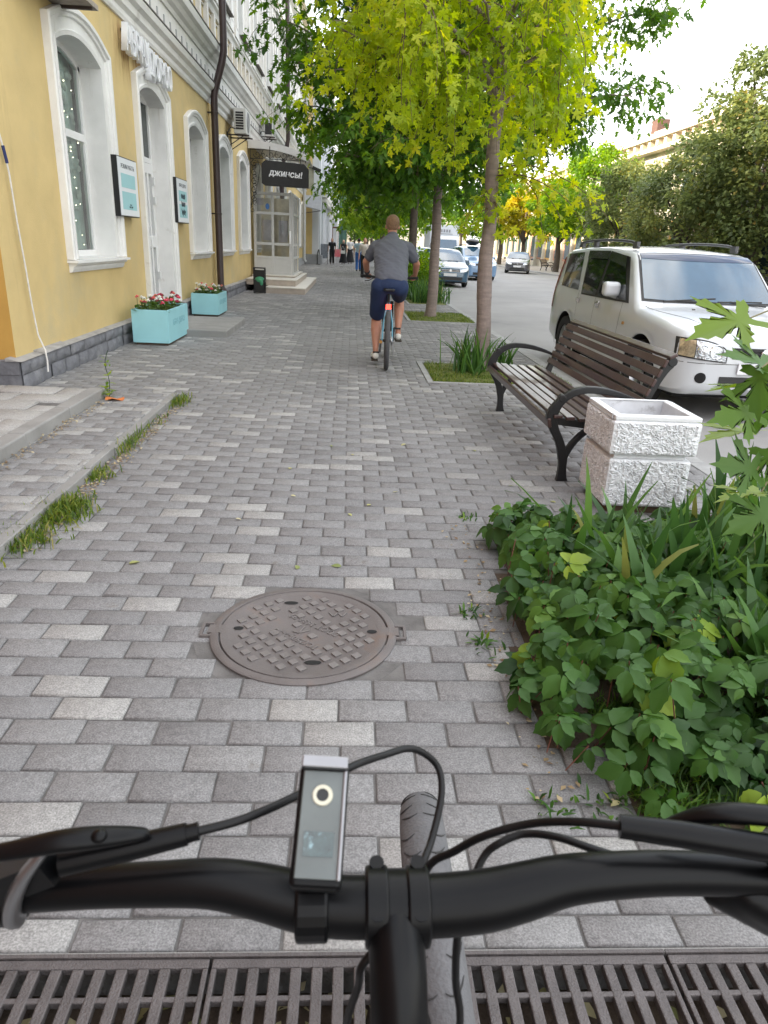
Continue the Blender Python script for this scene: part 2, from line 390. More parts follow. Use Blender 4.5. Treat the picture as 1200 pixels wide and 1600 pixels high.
M_LAWN = pm('lawn_ground', (0.13, 0.15, 0.035), 0.95, var=0.4, scale=14, bump=0.8, bscale=90)
M_CONC = pm('concrete', (0.27, 0.265, 0.255), 0.9, var=0.18, scale=4, bump=0.5, bscale=120, stain=((0.17, 0.165, 0.155), 0.5, 0.75, 2.0))
def sheet(name, x0, x1, y0, y1, z, mat, kind='structure', sub=1):
    mb = MB(); mb.poly([(x0, y0, z), (x1, y0, z), (x1, y1, z), (x0, y1, z)])
    return tag(mb.build(name, mat), kind=kind)
BW, BH = 0.228, 0.117
def bricks(name, x0, x1, y0, y1, z, holes, mat, bw=BW, bh=BH, gap=0.007, light=0.13, th=0.05, tilt=0.0012, clip=True, shift=0.0):
    V = []; F = []; T = []
    r0 = int(math.floor(y0 / bh)); r1 = int(math.ceil(y1 / bh)); ch = 0.004
    for r in range(r0, r1):
        ya = r * bh; yb = ya + bh
        off = ((r % 2) * 0.5 + (random.random() - .5) * 0.06) * bw + shift
        c0 = int(math.floor((x0 - off) / bw)); c1 = int(math.ceil((x1 - off) / bw))
        for c in range(c0, c1):
            xa = c * bw + off; xb = xa + bw; xa2 = max(xa, x0); xb2 = min(xb, x1); ya2 = max(ya, y0); yb2 = min(yb, y1)
            if xb2 - xa2 < 0.03 or yb2 - ya2 < 0.02: continue
            skip = False
            for h in holes:
                if h[0] == 'c':
                    cx = (xa2 + xb2) / 2; cy = (ya2 + yb2) / 2
                    if (cx - h[1]) ** 2 + (cy - h[2]) ** 2 < h[3] ** 2: skip = True
                else:
                    _, hx0, hx1, hy0, hy1 = h
                    if xa2 < hx1 - 0.01 and xb2 > hx0 + 0.01 and ya2 < hy1 - 0.01 and yb2 > hy0 + 0.01:
                        if xa2 < hx0 - 0.03: xb2 = hx0
                        elif xb2 > hx1 + 0.03: xa2 = hx1
                        else:
                            if yb2 > hy1 + 0.03: ya2 = hy1
                            elif ya2 < hy0 - 0.03: yb2 = hy0
                            else: skip = True
                        if xb2 - xa2 < 0.02 or yb2 - ya2 < 0.02: skip = True
            if skip: continue
            g = gap / 2; jx = random.uniform(-.0015, .0015); jy = random.uniform(-.0015, .0015)
            X0 = xa2 + g + jx; X1 = xb2 - g + jx; Y0 = ya2 + g + jy; Y1 = yb2 - g + jy
            zz = z + random.gauss(0, tilt); tx = random.gauss(0, tilt); ty = random.gauss(0, tilt)
            k = len(V)
            for (a, b_, zo, q) in ((X0, Y0, -th, 0), (X1, Y0, -th, 0), (X1, Y1, -th, 0), (X0, Y1, -th, 0)): V.append((a, b_, zz + zo))
            for (a, b_, sx, sy) in ((X0, Y0, -1, -1), (X1, Y0, 1, -1), (X1, Y1, 1, 1), (X0, Y1, -1, 1)): V.append((a, b_, zz - ch + sx * tx + sy * ty))
            for (a, b_, sx, sy) in ((X0 + ch, Y0 + ch, -1, -1), (X1 - ch, Y0 + ch, 1, -1), (X1 - ch, Y1 - ch, 1, 1), (X0 + ch, Y1 - ch, -1, 1)): V.append((a, b_, zz + sx * tx + sy * ty))
            F += [(k + 8, k + 9, k + 10, k + 11)] + [(k + i, k + (i + 1) % 4, k + 4 + (i + 1) % 4, k + 4 + i) for i in range(4)] + [(k + 4 + i, k + 4 + (i + 1) % 4, k + 8 + (i + 1) % 4, k + 8 + i) for i in range(4)]
            t = random.uniform(0.87, 1.0) if random.random() < light else min(0.8, max(0, random.gauss(0.42, 0.2)))
            T += [t] * 9
    return raw_mesh(name, np.array(V), np.array(F), np.array(T), mat)
MHX, MHY = -0.148, 2.425
GY1 = 1.086                                           # far edge of the drain grates
holes = [('c', MHX, MHY, 0.385), ('r', 0.66, 2.60, 1.75, 2.35), ('r', 0.73, 2.60, 2.34, 3.0), ('r', 0.80, 2.60, 2.99, 3.60), ('r', 0.84, 2.60, 1.43, 1.76), ('r', 0.90, 2.60, 7.93, 9.42), ('r', 1.18, 2.60, 14.75, 16.9), ('r', 1.50, 2.60, 19.2, 34.0), ('r', -9, -1.62, 0, 6.62)]
tag(bricks('sidewalk', -3.16, 2.60, GY1, 30.03, 0.0, holes, M_PAVER), kind='structure')
tag(bricks('sidewalk_far', -3.6, 2.60, 30.03, 62, 0.0, [('r', 1.50, 2.60, 19.2, 34.0)], M_PAVER, gap=0.008), kind='structure')
mb = MB(); mb.box(-9, 2.62, GY1 - 0.002, 62, -0.20, -0.007); mb.box(-30, 2.62, 62, 220, -0.2, -0.004); mb.box(-9, 2.62, -3, 0.62, -0.2, -0.006); mb.box(-9, -1.78, 0.6, 1.1, -.2, -.007); mb.box(1.76, 2.62, 0.6, 1.1, -.2, -.007)
tag(mb.build('sidewalk_bed', M_JOINT), kind='structure')
tag(bricks('sidewalk_near', -3.16, 2.60, -1.0, 0.60, 0.0, [], M_PAVER), kind='structure')
# lower platform with its edge, and the raised slab path with its kerb
tag(bricks('platform_paving', -3.16, -1.66, 1.2, 6.62, 0.055, [('r', -9, -2.18, -1, 6.31)], M_PAVER, light=0.30), kind='structure')
mb = MB()
mb.box(-9, -1.655, 0.9, 6.63, -0.1, 0.048)
for i in range(12):
    ya = 0.95 + i * 0.475; mb.box(-1.66 + random.uniform(-.006, .006), -1.60 + random.uniform(-.01, .01), ya, ya + 0.468, -0.1, 0.055 + random.uniform(-.012, .004))
tag(mb.build('platform_edge', M_CONC, bevel=0.006), kind='structure')
mb = MB()
for i in range(8):
    yb = 6.31 - i * 0.80; mb.box(-2.305, -2.18 + random.uniform(-.004, .004), yb - 0.793, yb, 0.0, 0.142)
tag(mb.build('path_kerb', M_CONC, bevel=0.012), kind='structure')
tag(bricks('path', -4.6, -2.305, 0.5, 6.30, 0.138, [('r', -9, -3.14, 6.0, 9)], paver_mat('old_slabs', [(0, (0.27, 0.262, 0.25)), (0.5, (0.33, 0.32, 0.305)), (1, (0.40, 0.39, 0.375))]), bw=0.50, bh=0.30, gap=0.012, th=0.13, tilt=0.003), kind='structure')
mb = MB(); mb.box(-9, -2.3, 0.5, 6.29, 0.0, 0.128); tag(mb.build('path_bed', M_JOINT), kind='structure')
# road, kerb, far pavement, the rest of the ground
sheet('ground', -500, 500, -60, 900, -0.30, M_ASPH)
mb = MB(); mb.box(2.74, 14.0, -6, 260, -0.25, -0.06); tag(mb.build('road', M_ASPH), kind='structure')
mb = MB(); mb.box(14.12, 19.5, -6, 260, -0.25, 0.02); tag(mb.build('far_pavement', pm('far_paving', (0.34, 0.33, 0.32), 0.9, var=0.12, scale=1.2)), kind='structure')
mb = MB()
for i in range(90):
    ya = -1 + i * 1.0; mb.box(2.605, 2.745, ya, ya + 0.993, -0.2, 0.004 + random.uniform(-.004, .004))
mb.box(2.605, 2.745, 89.05, 220, -0.2, 0.0)
for i in range(120): mb.box(14.0, 14.12, -1 + i * 1.0, -0.007 + i, -0.2, 0.035)
tag(mb.build('road_kerb', M_KERB, bevel=0.008), kind='structure')
# soil and lawn of the planting squares
mb = MB()
def bumpy(mb, x0, x1, y0, y1, z, a=0.02, st=0.09):
    nx = max(2, int((x1 - x0) / st)); ny = max(2, int((y1 - y0) / st)); k = []
    vs = []; fs = []
    for j in range(ny + 1):
        for i in range(nx + 1):
            x = x0 + (x1 - x0) * i / nx; y = y0 + (y1 - y0) * j / ny; e = min(i, j, nx - i, ny - j)
            vs.append((x, y, z + (a * mnoise.noise((x * 4, y * 4, 0)) + a * 0.6 if e else -0.01)))
    for j in range(ny):
        for i in range(nx): q = j * (nx + 1) + i; fs.append((q, q + 1, q + nx + 2, q + nx + 1))
    mb.add(vs, fs)
bumpy(mb, 0.655, 2.605, 1.75, 2.35, 0.006, 0.02); bumpy(mb, 0.725, 2.605, 2.345, 3.0, 0.006, 0.02); bumpy(mb, 0.795, 2.605, 2.995, 3.60, 0.006, 0.02); bumpy(mb, 0.835, 2.605, 1.43, 1.755, 0.006, 0.02)
tag(mb.build('planting_bed', M_SOIL, smooth=60), kind='structure')
mb = MB(); bumpy(mb, 0.97, 2.605, 7.99, 9.37, 0.0); bumpy(mb, 1.25, 2.605, 14.8, 16.85, 0.0); bumpy(mb, 1.56, 2.605, 19.25, 33.95, 0.0); 
tag(mb.build('tree_bed', M_LAWN, smooth=60), kind='structure')
mb = MB()
for x0, y0, y1 in ((0.90, 7.93, 9.42), (1.18, 14.75, 16.9), (1.50, 19.2, 34.0)):
    yy = y0
    while yy < y1 - 0.1: ye = min(yy + 0.5, y1); mb.box(x0, x0 + 0.07, yy, ye - 0.006, -0.1, 0.012); yy = ye
    mb.box(x0 + .07, 2.6, y0, y0 + 0.06, -0.1, 0.006); mb.box(x0 + .07, 2.6, y1 - 0.05, y1, -0.1, 0.006)
tag(mb.build('bed_edging', M_KERB, bevel=0.006), kind='structure')
# ---- manhole cover
M_IRON = pm('cast_iron', (0.165, 0.148, 0.143), 0.6, metal=0.3, var=0.16, scale=5, bump=0.5, bscale=240, stain=((0.20, 0.135, 0.10), 0.55, 0.75, 5))
M_IRON2 = pm('cast_iron_worn', (0.205, 0.188, 0.182), 0.5, metal=0.35, var=0.14, scale=12, bump=0.4, bscale=260)
M_HOLE = pm('hole_dark', (0.01, 0.01, 0.01), 0.9)
mh = thing('manhole_cover', 'round cast iron manhole cover with raised studs set in the grey paving', 'manhole cover', (MHX, MHY, 0))
mb = MB(); mb.lathe([(0.0, -0.006), (0.425, -0.006), (0.43, -0.02)], 64, caps=False)
tag(mb.build('mortar_collar', M_JOINT, mh))
mb = MB(); mb.lathe([(0.362, -0.03), (0.366, 0.004), (0.360, 0.008), (0.336, 0.009), (0.3325, 0.004), (0.3325, -0.03)], 96, caps=False)
for s in (-1, 1):
    mb.box(min(s * .35, s * .402), max(s * .35, s * .402), -0.052, -0.040, -0.02, 0.007); mb.box(min(s * .35, s * .402), max(s * .35, s * .402), 0.040, 0.052, -0.02, 0.007)
    mb.box(min(s * .394, s * .405), max(s * .394, s * .405), -0.0395, 0.0395, -0.02, 0.007)
mb.build('frame', M_IRON, mh, smooth=40)
mb = MB(); mb.lathe([(0.0, 0.0035), (0.290, 0.0035), (0.296, 0.007), (0.326, 0.0075), (0.329, 0.003), (0.329, -0.02)], 96, caps=False)
for s in (-1, 1): mb.box(min(s * .325, s * .375), max(s * .325, s * .375), -0.03, 0.03, -0.01, 0.0085)
lid = mb.build('lid', M_IRON, mh, smooth=40)
mb = MB(); a = math.radians(45 + 12); Rm = Matrix.Rotation(math.radians(38), 3, 'Z'); pch = 0.053
Ri = Rm.inverted()
for i in range(-7, 8):
    for j in range(-7, 8):
        p = Rm @ Vector((i * pch, j * pch, 0)); 
        if p.length > 0.272: continue
        q = Matrix.Rotation(math.radians(-50), 3, 'Z') @ p
        t1 = Matrix.Rotation(math.radians(38), 3, 'Z') @ p
        if (abs(p.x + 0.02 - p.y * 0.9) < 0.20 and (abs(p.y + p.x * 0.75 - 0.055) < 0.036 or abs(p.y + p.x * 0.75 + 0.065) < 0.036)) and abs(p.x) < 0.16: continue
        if (p - Vector((0.13, 0.13, 0))).length < 0.04 or (p - Vector((0.0, 0.0, 0))).length < 0.045: continue
        if any((p - Vector(h)).length < 0.036 for h in ((-0.07, 0.225, 0), (0.045, -0.225, 0), (-0.26, 0.01, 0), (0.268, 0.0, 0))): continue
        mb.obox((p.x, p.y, 0.0055), (0.030, 0.030, 0.007), Rm)
mb.build('stud', M_IRON2, lid, bevel=0.0012)
mb = MB()
for hx, hy, rx in ((-0.07, 0.225, 0.030), (0.045, -0.225, 0.032), (-0.26, 0.01, 0.02), (0.268, 0.0, 0.02)):
    vs = [(hx + rx * math.cos(t), hy + 0.013 * math.sin(t), 0.0062) for t in [2 * PI * i / 20 for i in range(20)]]; mb.poly(vs)
mb.each('lifting_hole', M_HOLE, mh)
for body, px_, py_, sz in (('ГОСТ 3634-99', 0.035, 0.045, 0.040), ('ТС(250)-2-70', -0.030, -0.062, 0.040)):
    text(body, sz, M_IRON2, 'lettering', Matrix.Translation((px_, py_, 0.004)) @ Matrix.Rotation(math.radians(180 - 37), 4, 'Z'), lid, ext=0.003)
mb = MB()
for p, q in (((-.02, -.02), (0.0, 0.03)), ((0.02, 0.0), (-0.02, -0.02)), ((-.045, -.008), (-0.02, -0.02))): mb.bar((*p, .005), (*q, .005), 0.006, 0.006)
for dx in (-.018, .018):
    mb.bar((.13 + dx - .018, .145, .005), (.13 + dx, .115, .005), .006, .006); mb.bar((.13 + dx, .115, .005), (.13 + dx + .018, .145, .005), .006, .006)
mb.build('emblem', M_IRON2, lid)
# ---- drain grates
M_GRATE = pm('grate_iron', (0.115, 0.103, 0.102), 0.55, metal=0.35, var=0.2, scale=18, bump=0.4, bscale=200, stain=((0.22, 0.11, 0.06), 0.66, 0.85, 9))
mb = MB(); mb.box(-1.8, 1.76, 0.60, 0.612, -0.2, 0.0); mb.box(-1.8, 1.76, GY1 - 0.012, GY1 - 0.002, -0.2, 0.0)
tag(mb.build('channel_wall', M_CONC), kind='structure')
mb = MB(); bumpy(mb, -1.8, 1.76, 0.61, GY1 - 0.01, -0.11, 0.03, 0.05)
tag(mb.build('channel_floor', M_SOIL, smooth=60), kind='structure')
def make_grate(x0, lab, nx=11):
    g = thing('drain_grate', lab, 'drain grate', (x0, 0.62, 0), group='iron drain grates laid end to end'); W = 0.494; D = GY1 - 0.016 - 0.62
    mb = MB(); ro = [0.02, 0.098, 0.118, 0.196, 0.216, 0.294, 0.314, 0.392, 0.412]; ys = [0, 0.052, 0.125, 0.139, 0.212, 0.226, 0.299, 0.313, 0.386 + 0.002, D]
    # bars along Y between cross bars, with the slots left open
    mb.box(0, W, 0, 0.045, -0.02, 0.0)
    cross = [(0.0, 0.045), (0.118, 0.130), (0.198, 0.210), (0.278, 0.290), (0.358, 0.370), (D - 0.022, D)]
    for a_, b_ in cross[1:]: mb.box(0.0, W, a_, b_, -0.02, -0.0006)
    pitch = W / nx
    for i in range(nx + 1):
        c = i * pitch; h = 0.0118
        mb.box(max(0, c - h), min(W, c + h), 0.0455, D - 0.0225, -0.02, 0.0008)
    mb.build('bars', M_GRATE, g, bevel=0.003)
    mb = MB(); mb.box(-0.0025, W + 0.0025, D + 0.001, D + 0.009, -0.05, 0.003); mb.build('rim', M_GRATE, g)
    return g
for i, (x0, lab) in enumerate(((-1.762, 'iron drain grate at the building end of the channel'), (-1.26, 'iron drain grate below the silver brake clamp'), (-0.758, 'iron drain grate with green weeds showing in its slots, beside the bicycle wheel'), (-0.258, 'iron drain grate passing below the handlebar stem and the front wheel'), (0.242, 'iron drain grate between the bicycle stem and the gear shifter with dry stalks under it'), (0.744, 'iron drain grate under the gear shifter end of the handlebar'), (1.244, 'iron drain grate at the kerb end of the channel'))):
    make_grate(x0, lab)
# ================================================================== LEFT BUILDING
XW = -3.17                                             # street face of the wall
M_YEL = pm('yellow_plaster', (0.61, 0.465, 0.215), 0.9, var=0.09, scale=1.4, bump=0.35, bscale=70, stain=((0.52, 0.43, 0.24), 0.50, 0.74, 0.9), streak=((0.44, 0.33, 0.16), .60, .80, 3.2))
def rust_under_letters():
    t = M_YEL.node_tree; n = t.nodes.new; l = t.links.new; b = t.nodes['Principled BSDF']; src = b.inputs['Base Color'].links[0].from_socket
    co = n('ShaderNodeTexCoord'); sx = n('ShaderNodeSeparateXYZ'); l(co.outputs['Object'], sx.inputs[0])
    def rng_(sock, a, b_, c, d):
        r1 = n('ShaderNodeMapRange'); r1.inputs[1].default_value = a; r1.inputs[2].default_value = b_; l(sock, r1.inputs[0]); r2 = n('ShaderNodeMapRange'); r2.inputs[1].default_value = d; r2.inputs[2].default_value = c; l(sock, r2.inputs[0])
        m = n('ShaderNodeMath'); m.operation = 'MULTIPLY'; l(r1.outputs[0], m.inputs[0]); l(r2.outputs[0], m.inputs[1]); return m.outputs[0]
    a = rng_(sx.outputs['Y'], 3.75, 4.2, 6.4, 7.0); c = rng_(sx.outputs['Z'], 3.25, 3.75, 4.0, 4.12)
    m = n('ShaderNodeMath'); m.operation = 'MULTIPLY'; l(a, m.inputs[0]); l(c, m.inputs[1])
    mp = n('ShaderNodeMapping'); mp.inputs['Scale'].default_value = (1, 1, .14); l(co.outputs['Object'], mp.inputs['Vector']); q = n('ShaderNodeTexNoise'); q.inputs['Scale'].default_value = 9; q.inputs['Detail'].default_value = 8; q.inputs['Roughness'].default_value = .7; l(mp.outputs['Vector'], q.inputs['Vector'])
    k = n('ShaderNodeMapRange'); k.inputs[1].default_value = .40; k.inputs[2].default_value = .62; l(q.outputs['Fac'], k.inputs[0])
    m2 = n('ShaderNodeMath'); m2.operation = 'MULTIPLY'; l(m.outputs[0], m2.inputs[0]); l(k.outputs[0], m2.inputs[1])
    mx_ = n('ShaderNodeMix'); mx_.data_type = 'RGBA'; l(m2.outputs[0], mx_.inputs[0]); l(src, mx_.inputs[6]); mx_.inputs[7].default_value = (.24, .115, .03, 1); l(mx_.outputs[2], b.inputs['Base Color'])
rust_under_letters()
M_YEL2 = pm('ochre_plaster', (0.52, 0.30, 0.07), 0.9, var=0.1, scale=2, bump=0.3, bscale=90)
M_WHT = pm('white_plaster', (0.74, 0.73, 0.71), 0.8, var=0.06, scale=2.2, bump=0.2, bscale=70, stain=((0.46, 0.44, 0.41), 0.58, 0.82, 2.5), streak=((0.5, .48, .45), .60, .80, 5))
M_WHT2 = pm('white_trim', (0.74, 0.735, 0.72), 0.7, var=0.06, scale=4, bump=0.15, bscale=60, stain=((0.45, 0.42, 0.37), 0.62, 0.82, 5), streak=((0.50, .47, .42), .60, .82, 7))
M_PVC = pm('white_plastic', (0.80, 0.80, 0.80), 0.35, var=0.03, scale=3)
M_FLASH = pm('dark_flashing', (0.10, 0.085, 0.075), 0.6, metal=0.2, var=0.3, scale=6)
M_STONE = pm('grey_stone', (0.165, 0.168, 0.185), 0.85, var=0.25, scale=7, bump=0.9, bscale=22, stain=((0.26, 0.26, 0.27), 0.52, 0.7, 4))
M_LEDGE = pm('ledge_mortar', (0.33, 0.32, 0.31), 0.9, var=0.22, scale=8, bump=0.6, bscale=60)
M_PIPE = pm('brown_downpipe', (0.045, 0.028, 0.028), 0.42, var=0.2, scale=9, bump=0.1, bscale=30, stain=((0.40, 0.38, 0.36), 0.70, 0.73, 7))
M_ROOM = pm('dim_room', (0.16, 0.19, 0.19), 0.9, var=0.3, scale=2)
M_BLACK = pm('black_metal', (0.012, 0.012, 0.013), 0.4, var=0.1, scale=8)
M_GREYP = pm('grey_paint', (0.42, 0.43, 0.44), 0.5, var=0.08, scale=5)
G_WIN = glass_mat('window_glass', (0.78, 0.90, 0.88), 0.05, 0.02, 0.97)
yb = thing('yellow_building', 'long yellow plastered house with white window surrounds and a white upper storey along the pavement', 'building', (-3.2, 6.88, 0))
Z_TOP = 12.6; YB0, YB1 = 6.88, 49.2
def arc_pts(ya, yb_, zs, rise, n=10):
    if rise < 1e-4: return [(ya, zs), (yb_, zs)]
    return [(ya + (yb_ - ya) * i / n, zs + rise * (1 - (2 * i / n - 1) ** 2)) for i in range(n + 1)]
def wall_strip(mb, X, y0, y1, z0, z1, ops, depth=0.28, m=0, mr=1):
    """street wall with arched openings, its reveals going back by depth; (ya, yb, za, zs, rise)"""
    y = y0
    def q(a, b, c, d, mm): mb.poly([a, b, c, d], mm)
    for (ya, yc, za, zs, rise) in sorted(ops):
        q((X, y, z0), (X, ya, z0), (X, ya, z1), (X, y, z1), m)
        if za > z0 + 1e-4: q((X, ya, z0), (X, yc, z0), (X, yc, za), (X, ya, za), m)
        ar = arc_pts(ya, yc, zs, rise)
        for (a, za_), (b, zb_) in zip(ar[:-1], ar[1:]):
            q((X, a, za_), (X, b, zb_), (X, b, z1), (X, a, z1), m)
            q((X, a, za_), (X - depth, a, za_), (X - depth, b, zb_), (X, b, zb_), mr)
        q((X, ya, za), (X, ya, zs), (X - depth, ya, zs), (X - depth, ya, za), mr)
        q((X, yc, za), (X - depth, yc, za), (X - depth, yc, zs), (X, yc, zs), mr)
        q((X, ya, za), (X - depth, ya, za), (X - depth, yc, za), (X, yc, za), mr)
        y = yc
    q((X, y, z0), (X, y1, z0), (X, y1, z1), (X, y, z1), m)
def sweep(mb, X, path, prof, m=0):
    """moulding: prof = (outward in the wall plane, proud of the wall) swept along a path (y, z)"""
    k = len(path); P = [Vector(p) for p in path]; rows = []
    for i in range(k):
        if i == 0: t = (P[1] - P[0]).normalized(); nn = Vector((-t.y, t.x)); s = 1
        elif i == k - 1: t = (P[-1] - P[-2]).normalized(); nn = Vector((-t.y, t.x)); s = 1
        else:
            t1 = (P[i] - P[i - 1]).normalized(); t2 = (P[i + 1] - P[i]).normalized()
            n1 = Vector((-t1.y, t1.x)); n2 = Vector((-t2.y, t2.x)); nn = (n1 + n2).normalized(); s = 1 / max(0.4, nn.dot(n1))
        rows.append([(X + pr, P[i].x + nn.x * o * s, P[i].y + nn.y * o * s) for o, pr in prof])
    q = len(prof); vs = [v for r in rows for v in r]
    fs = [(i * q + j, i * q + j + 1, (i + 1) * q + j + 1, (i + 1) * q + j) for i in range(k - 1) for j in range(q - 1)]
    fs += [tuple(range(q)), tuple((k - 1) * q + j for j in range(q - 1, -1, -1))]
    mb.add(vs, fs, m)
def run(mb, X, prof, y0, y1, m=0):
    """straight moulding along Y: prof = (proud, z)"""
    k = len(prof); vs = [(X + a, y0, z) for a, z in prof] + [(X + a, y1, z) for a, z in prof]
    fs = [(i, i + 1, k + i + 1, k + i) for i in range(k - 1)] + [tuple(range(k)), tuple(range(2 * k - 1, k - 1, -1))]
    mb.add(vs, fs, m)
SUR = [(0.0, 0.0), (0.0, 0.035), (0.045, 0.045), (0.055, 0.03), (0.16, 0.03), (0.17, 0.055), (0.20, 0.06), (0.215, 0.085), (0.255, 0.09), (0.27, 0.075), (0.27, 0.0)]
WIN = [(9.40, 0.70), (15.75, 0.70), (19.0, 0.70), (22.1, 0.70)] + [(25.5 + 3.15 * i, 0.70) for i in range(8)]
DOOR = (12.50, 0.72)
ops = [(c - h, c + h, 1.13, 3.30, 0.15) for c, h in WIN] + [(DOOR[0] - DOOR[1], DOOR[0] + DOOR[1], 0.13, 3.36, 0.15)]
mb = MB(); wall_strip(mb, XW, YB0, YB1, 0.0, 4.30, ops)
UP = [9.40 + 3.15 * i for i in range(13)]
up_ops = [(c - 0.62, c + 0.62, 6.35, 9.0, 0.0) for c in UP]
wall_strip(mb, XW, YB0, YB1, 4.30, Z_TOP, up_ops, m=0)
mb.poly([(XW, YB0, 0), (XW, YB0, Z_TOP), (XW - 14, YB0, Z_TOP), (XW - 14, YB0, 0)], 2)
mb.poly([(XW, YB1, 0), (XW, YB1, Z_TOP), (XW - 14, YB1, Z_TOP), (XW - 14, YB1, 0)])
mb.poly([(XW - 14, YB0, 0), (XW - 14, YB1, 0), (XW - 14, YB1, Z_TOP), (XW - 14, YB0, Z_TOP)])
wall = mb.build('wall', [M_YEL, M_WHT2, M_YEL2], yb, world=True)
mb = MB(); mb.box(XW - 14.2, XW + 0.5, YB0 - .3, YB1, Z_TOP + 0.002, Z_TOP + 0.5); mb.build('roof', M_WHT, yb, world=True)
# inside of the rooms behind the panes
mb = MB(); mb.box(XW - 2.2, XW - 2.15, YB0 + .3, YB1 - .3, 0.2, 11.0); mb.build('room_wall', M_ROOM, yb, world=True)
# plinth of rough grey stone with a mortar ledge
mb = MB(); y = YB0 - 0.12
segs = []
gaps = [(DOOR[0] - 0.95, DOOR[0] + 0.95)]
zc = [0.0, 0.135, 0.265]
for r in range(2):
    y = YB0 - 0.10 - (0.17 if r else 0)
    while y < 23.2:
        wdt = random.uniform(0.28, 0.42); y2 = y + wdt
        if not (y2 > gaps[0][0] and y < gaps[0][1]):
            xx = -3.085 + random.uniform(-0.010, 0.012); ya_ = max(y, YB0 - .10); n1_ = 4
            vs = []; fs = []
            za, zb_ = zc[r] - (0.05 if r == 0 else 0) + 0.003, zc[r + 1] - 0.003
            for j in range(5):
                for i in range(7):
                    yy = ya_ + (y2 - 0.006 - ya_) * i / 6; zz = za + (zb_ - za) * j / 4; e = (i in (0, 6)) or (j in (0, 4))
                    vs.append((xx + (0 if e else 0.012 + 0.022 * mnoise.noise((yy * 9, zz * 11, r * 5.0))) - (0.006 if e else 0), yy, zz))
            for j in range(4):
                for i in range(6): q = j * 7 + i; fs.append((q, q + 1, q + 8, q + 7))
            mb.add(vs, fs)
        y = y2
mb.box(-3.3, -3.10, YB0 - .09, gaps[0][0], -0.05, 0.262); mb.box(-3.3, -3.10, gaps[0][1], 23.3, -0.05, 0.262)
for r_ in range(2):
    for i in range(4): mb.box(-3.10 - 0.36 * (i + 1), -3.105 - 0.36 * i, YB0 - .105 + random.uniform(-.008, .008), YB0, zc[r_] - (.05 if r_ == 0 else 0), zc[r_ + 1] - .004)
mb.build('plinth', M_STONE, yb, world=True, smooth=50)
mb = MB()
yy = YB0 - 0.12
while yy < 23.2:
    y2 = yy + random.uniform(0.5, 0.9)
    if not (y2 > gaps[0][0] and yy < gaps[0][1]):
        zt = 0.288 + random.uniform(-.008, .01); mb.add([(XW - .05, yy, 0.264), (-3.072 + random.uniform(-.008, .008), yy, 0.264), (-3.080, yy, zt - .016), (XW - .05, yy, zt + .012), (XW - .05, y2 - .002, 0.264), (-3.074, y2 - .002, 0.264), (-3.082, y2 - .002, zt - .016), (XW - .05, y2 - .002, zt + .012)],
               [(0, 1, 2, 3), (7, 6, 5, 4), (1, 5, 6, 2), (2, 6, 7, 3), (0, 4, 5, 1), (0, 3, 7, 4)])
    yy = y2
mb.build('plinth_ledge', M_LEDGE, yb, world=True)
mb = MB(); mb.box(-3.3, -3.10, 26.4, YB1, -.05, 0.42); mb.build('plinth', pm('grey_plinth', (0.30, 0.31, 0.33), 0.85, var=0.1), yb, world=True)
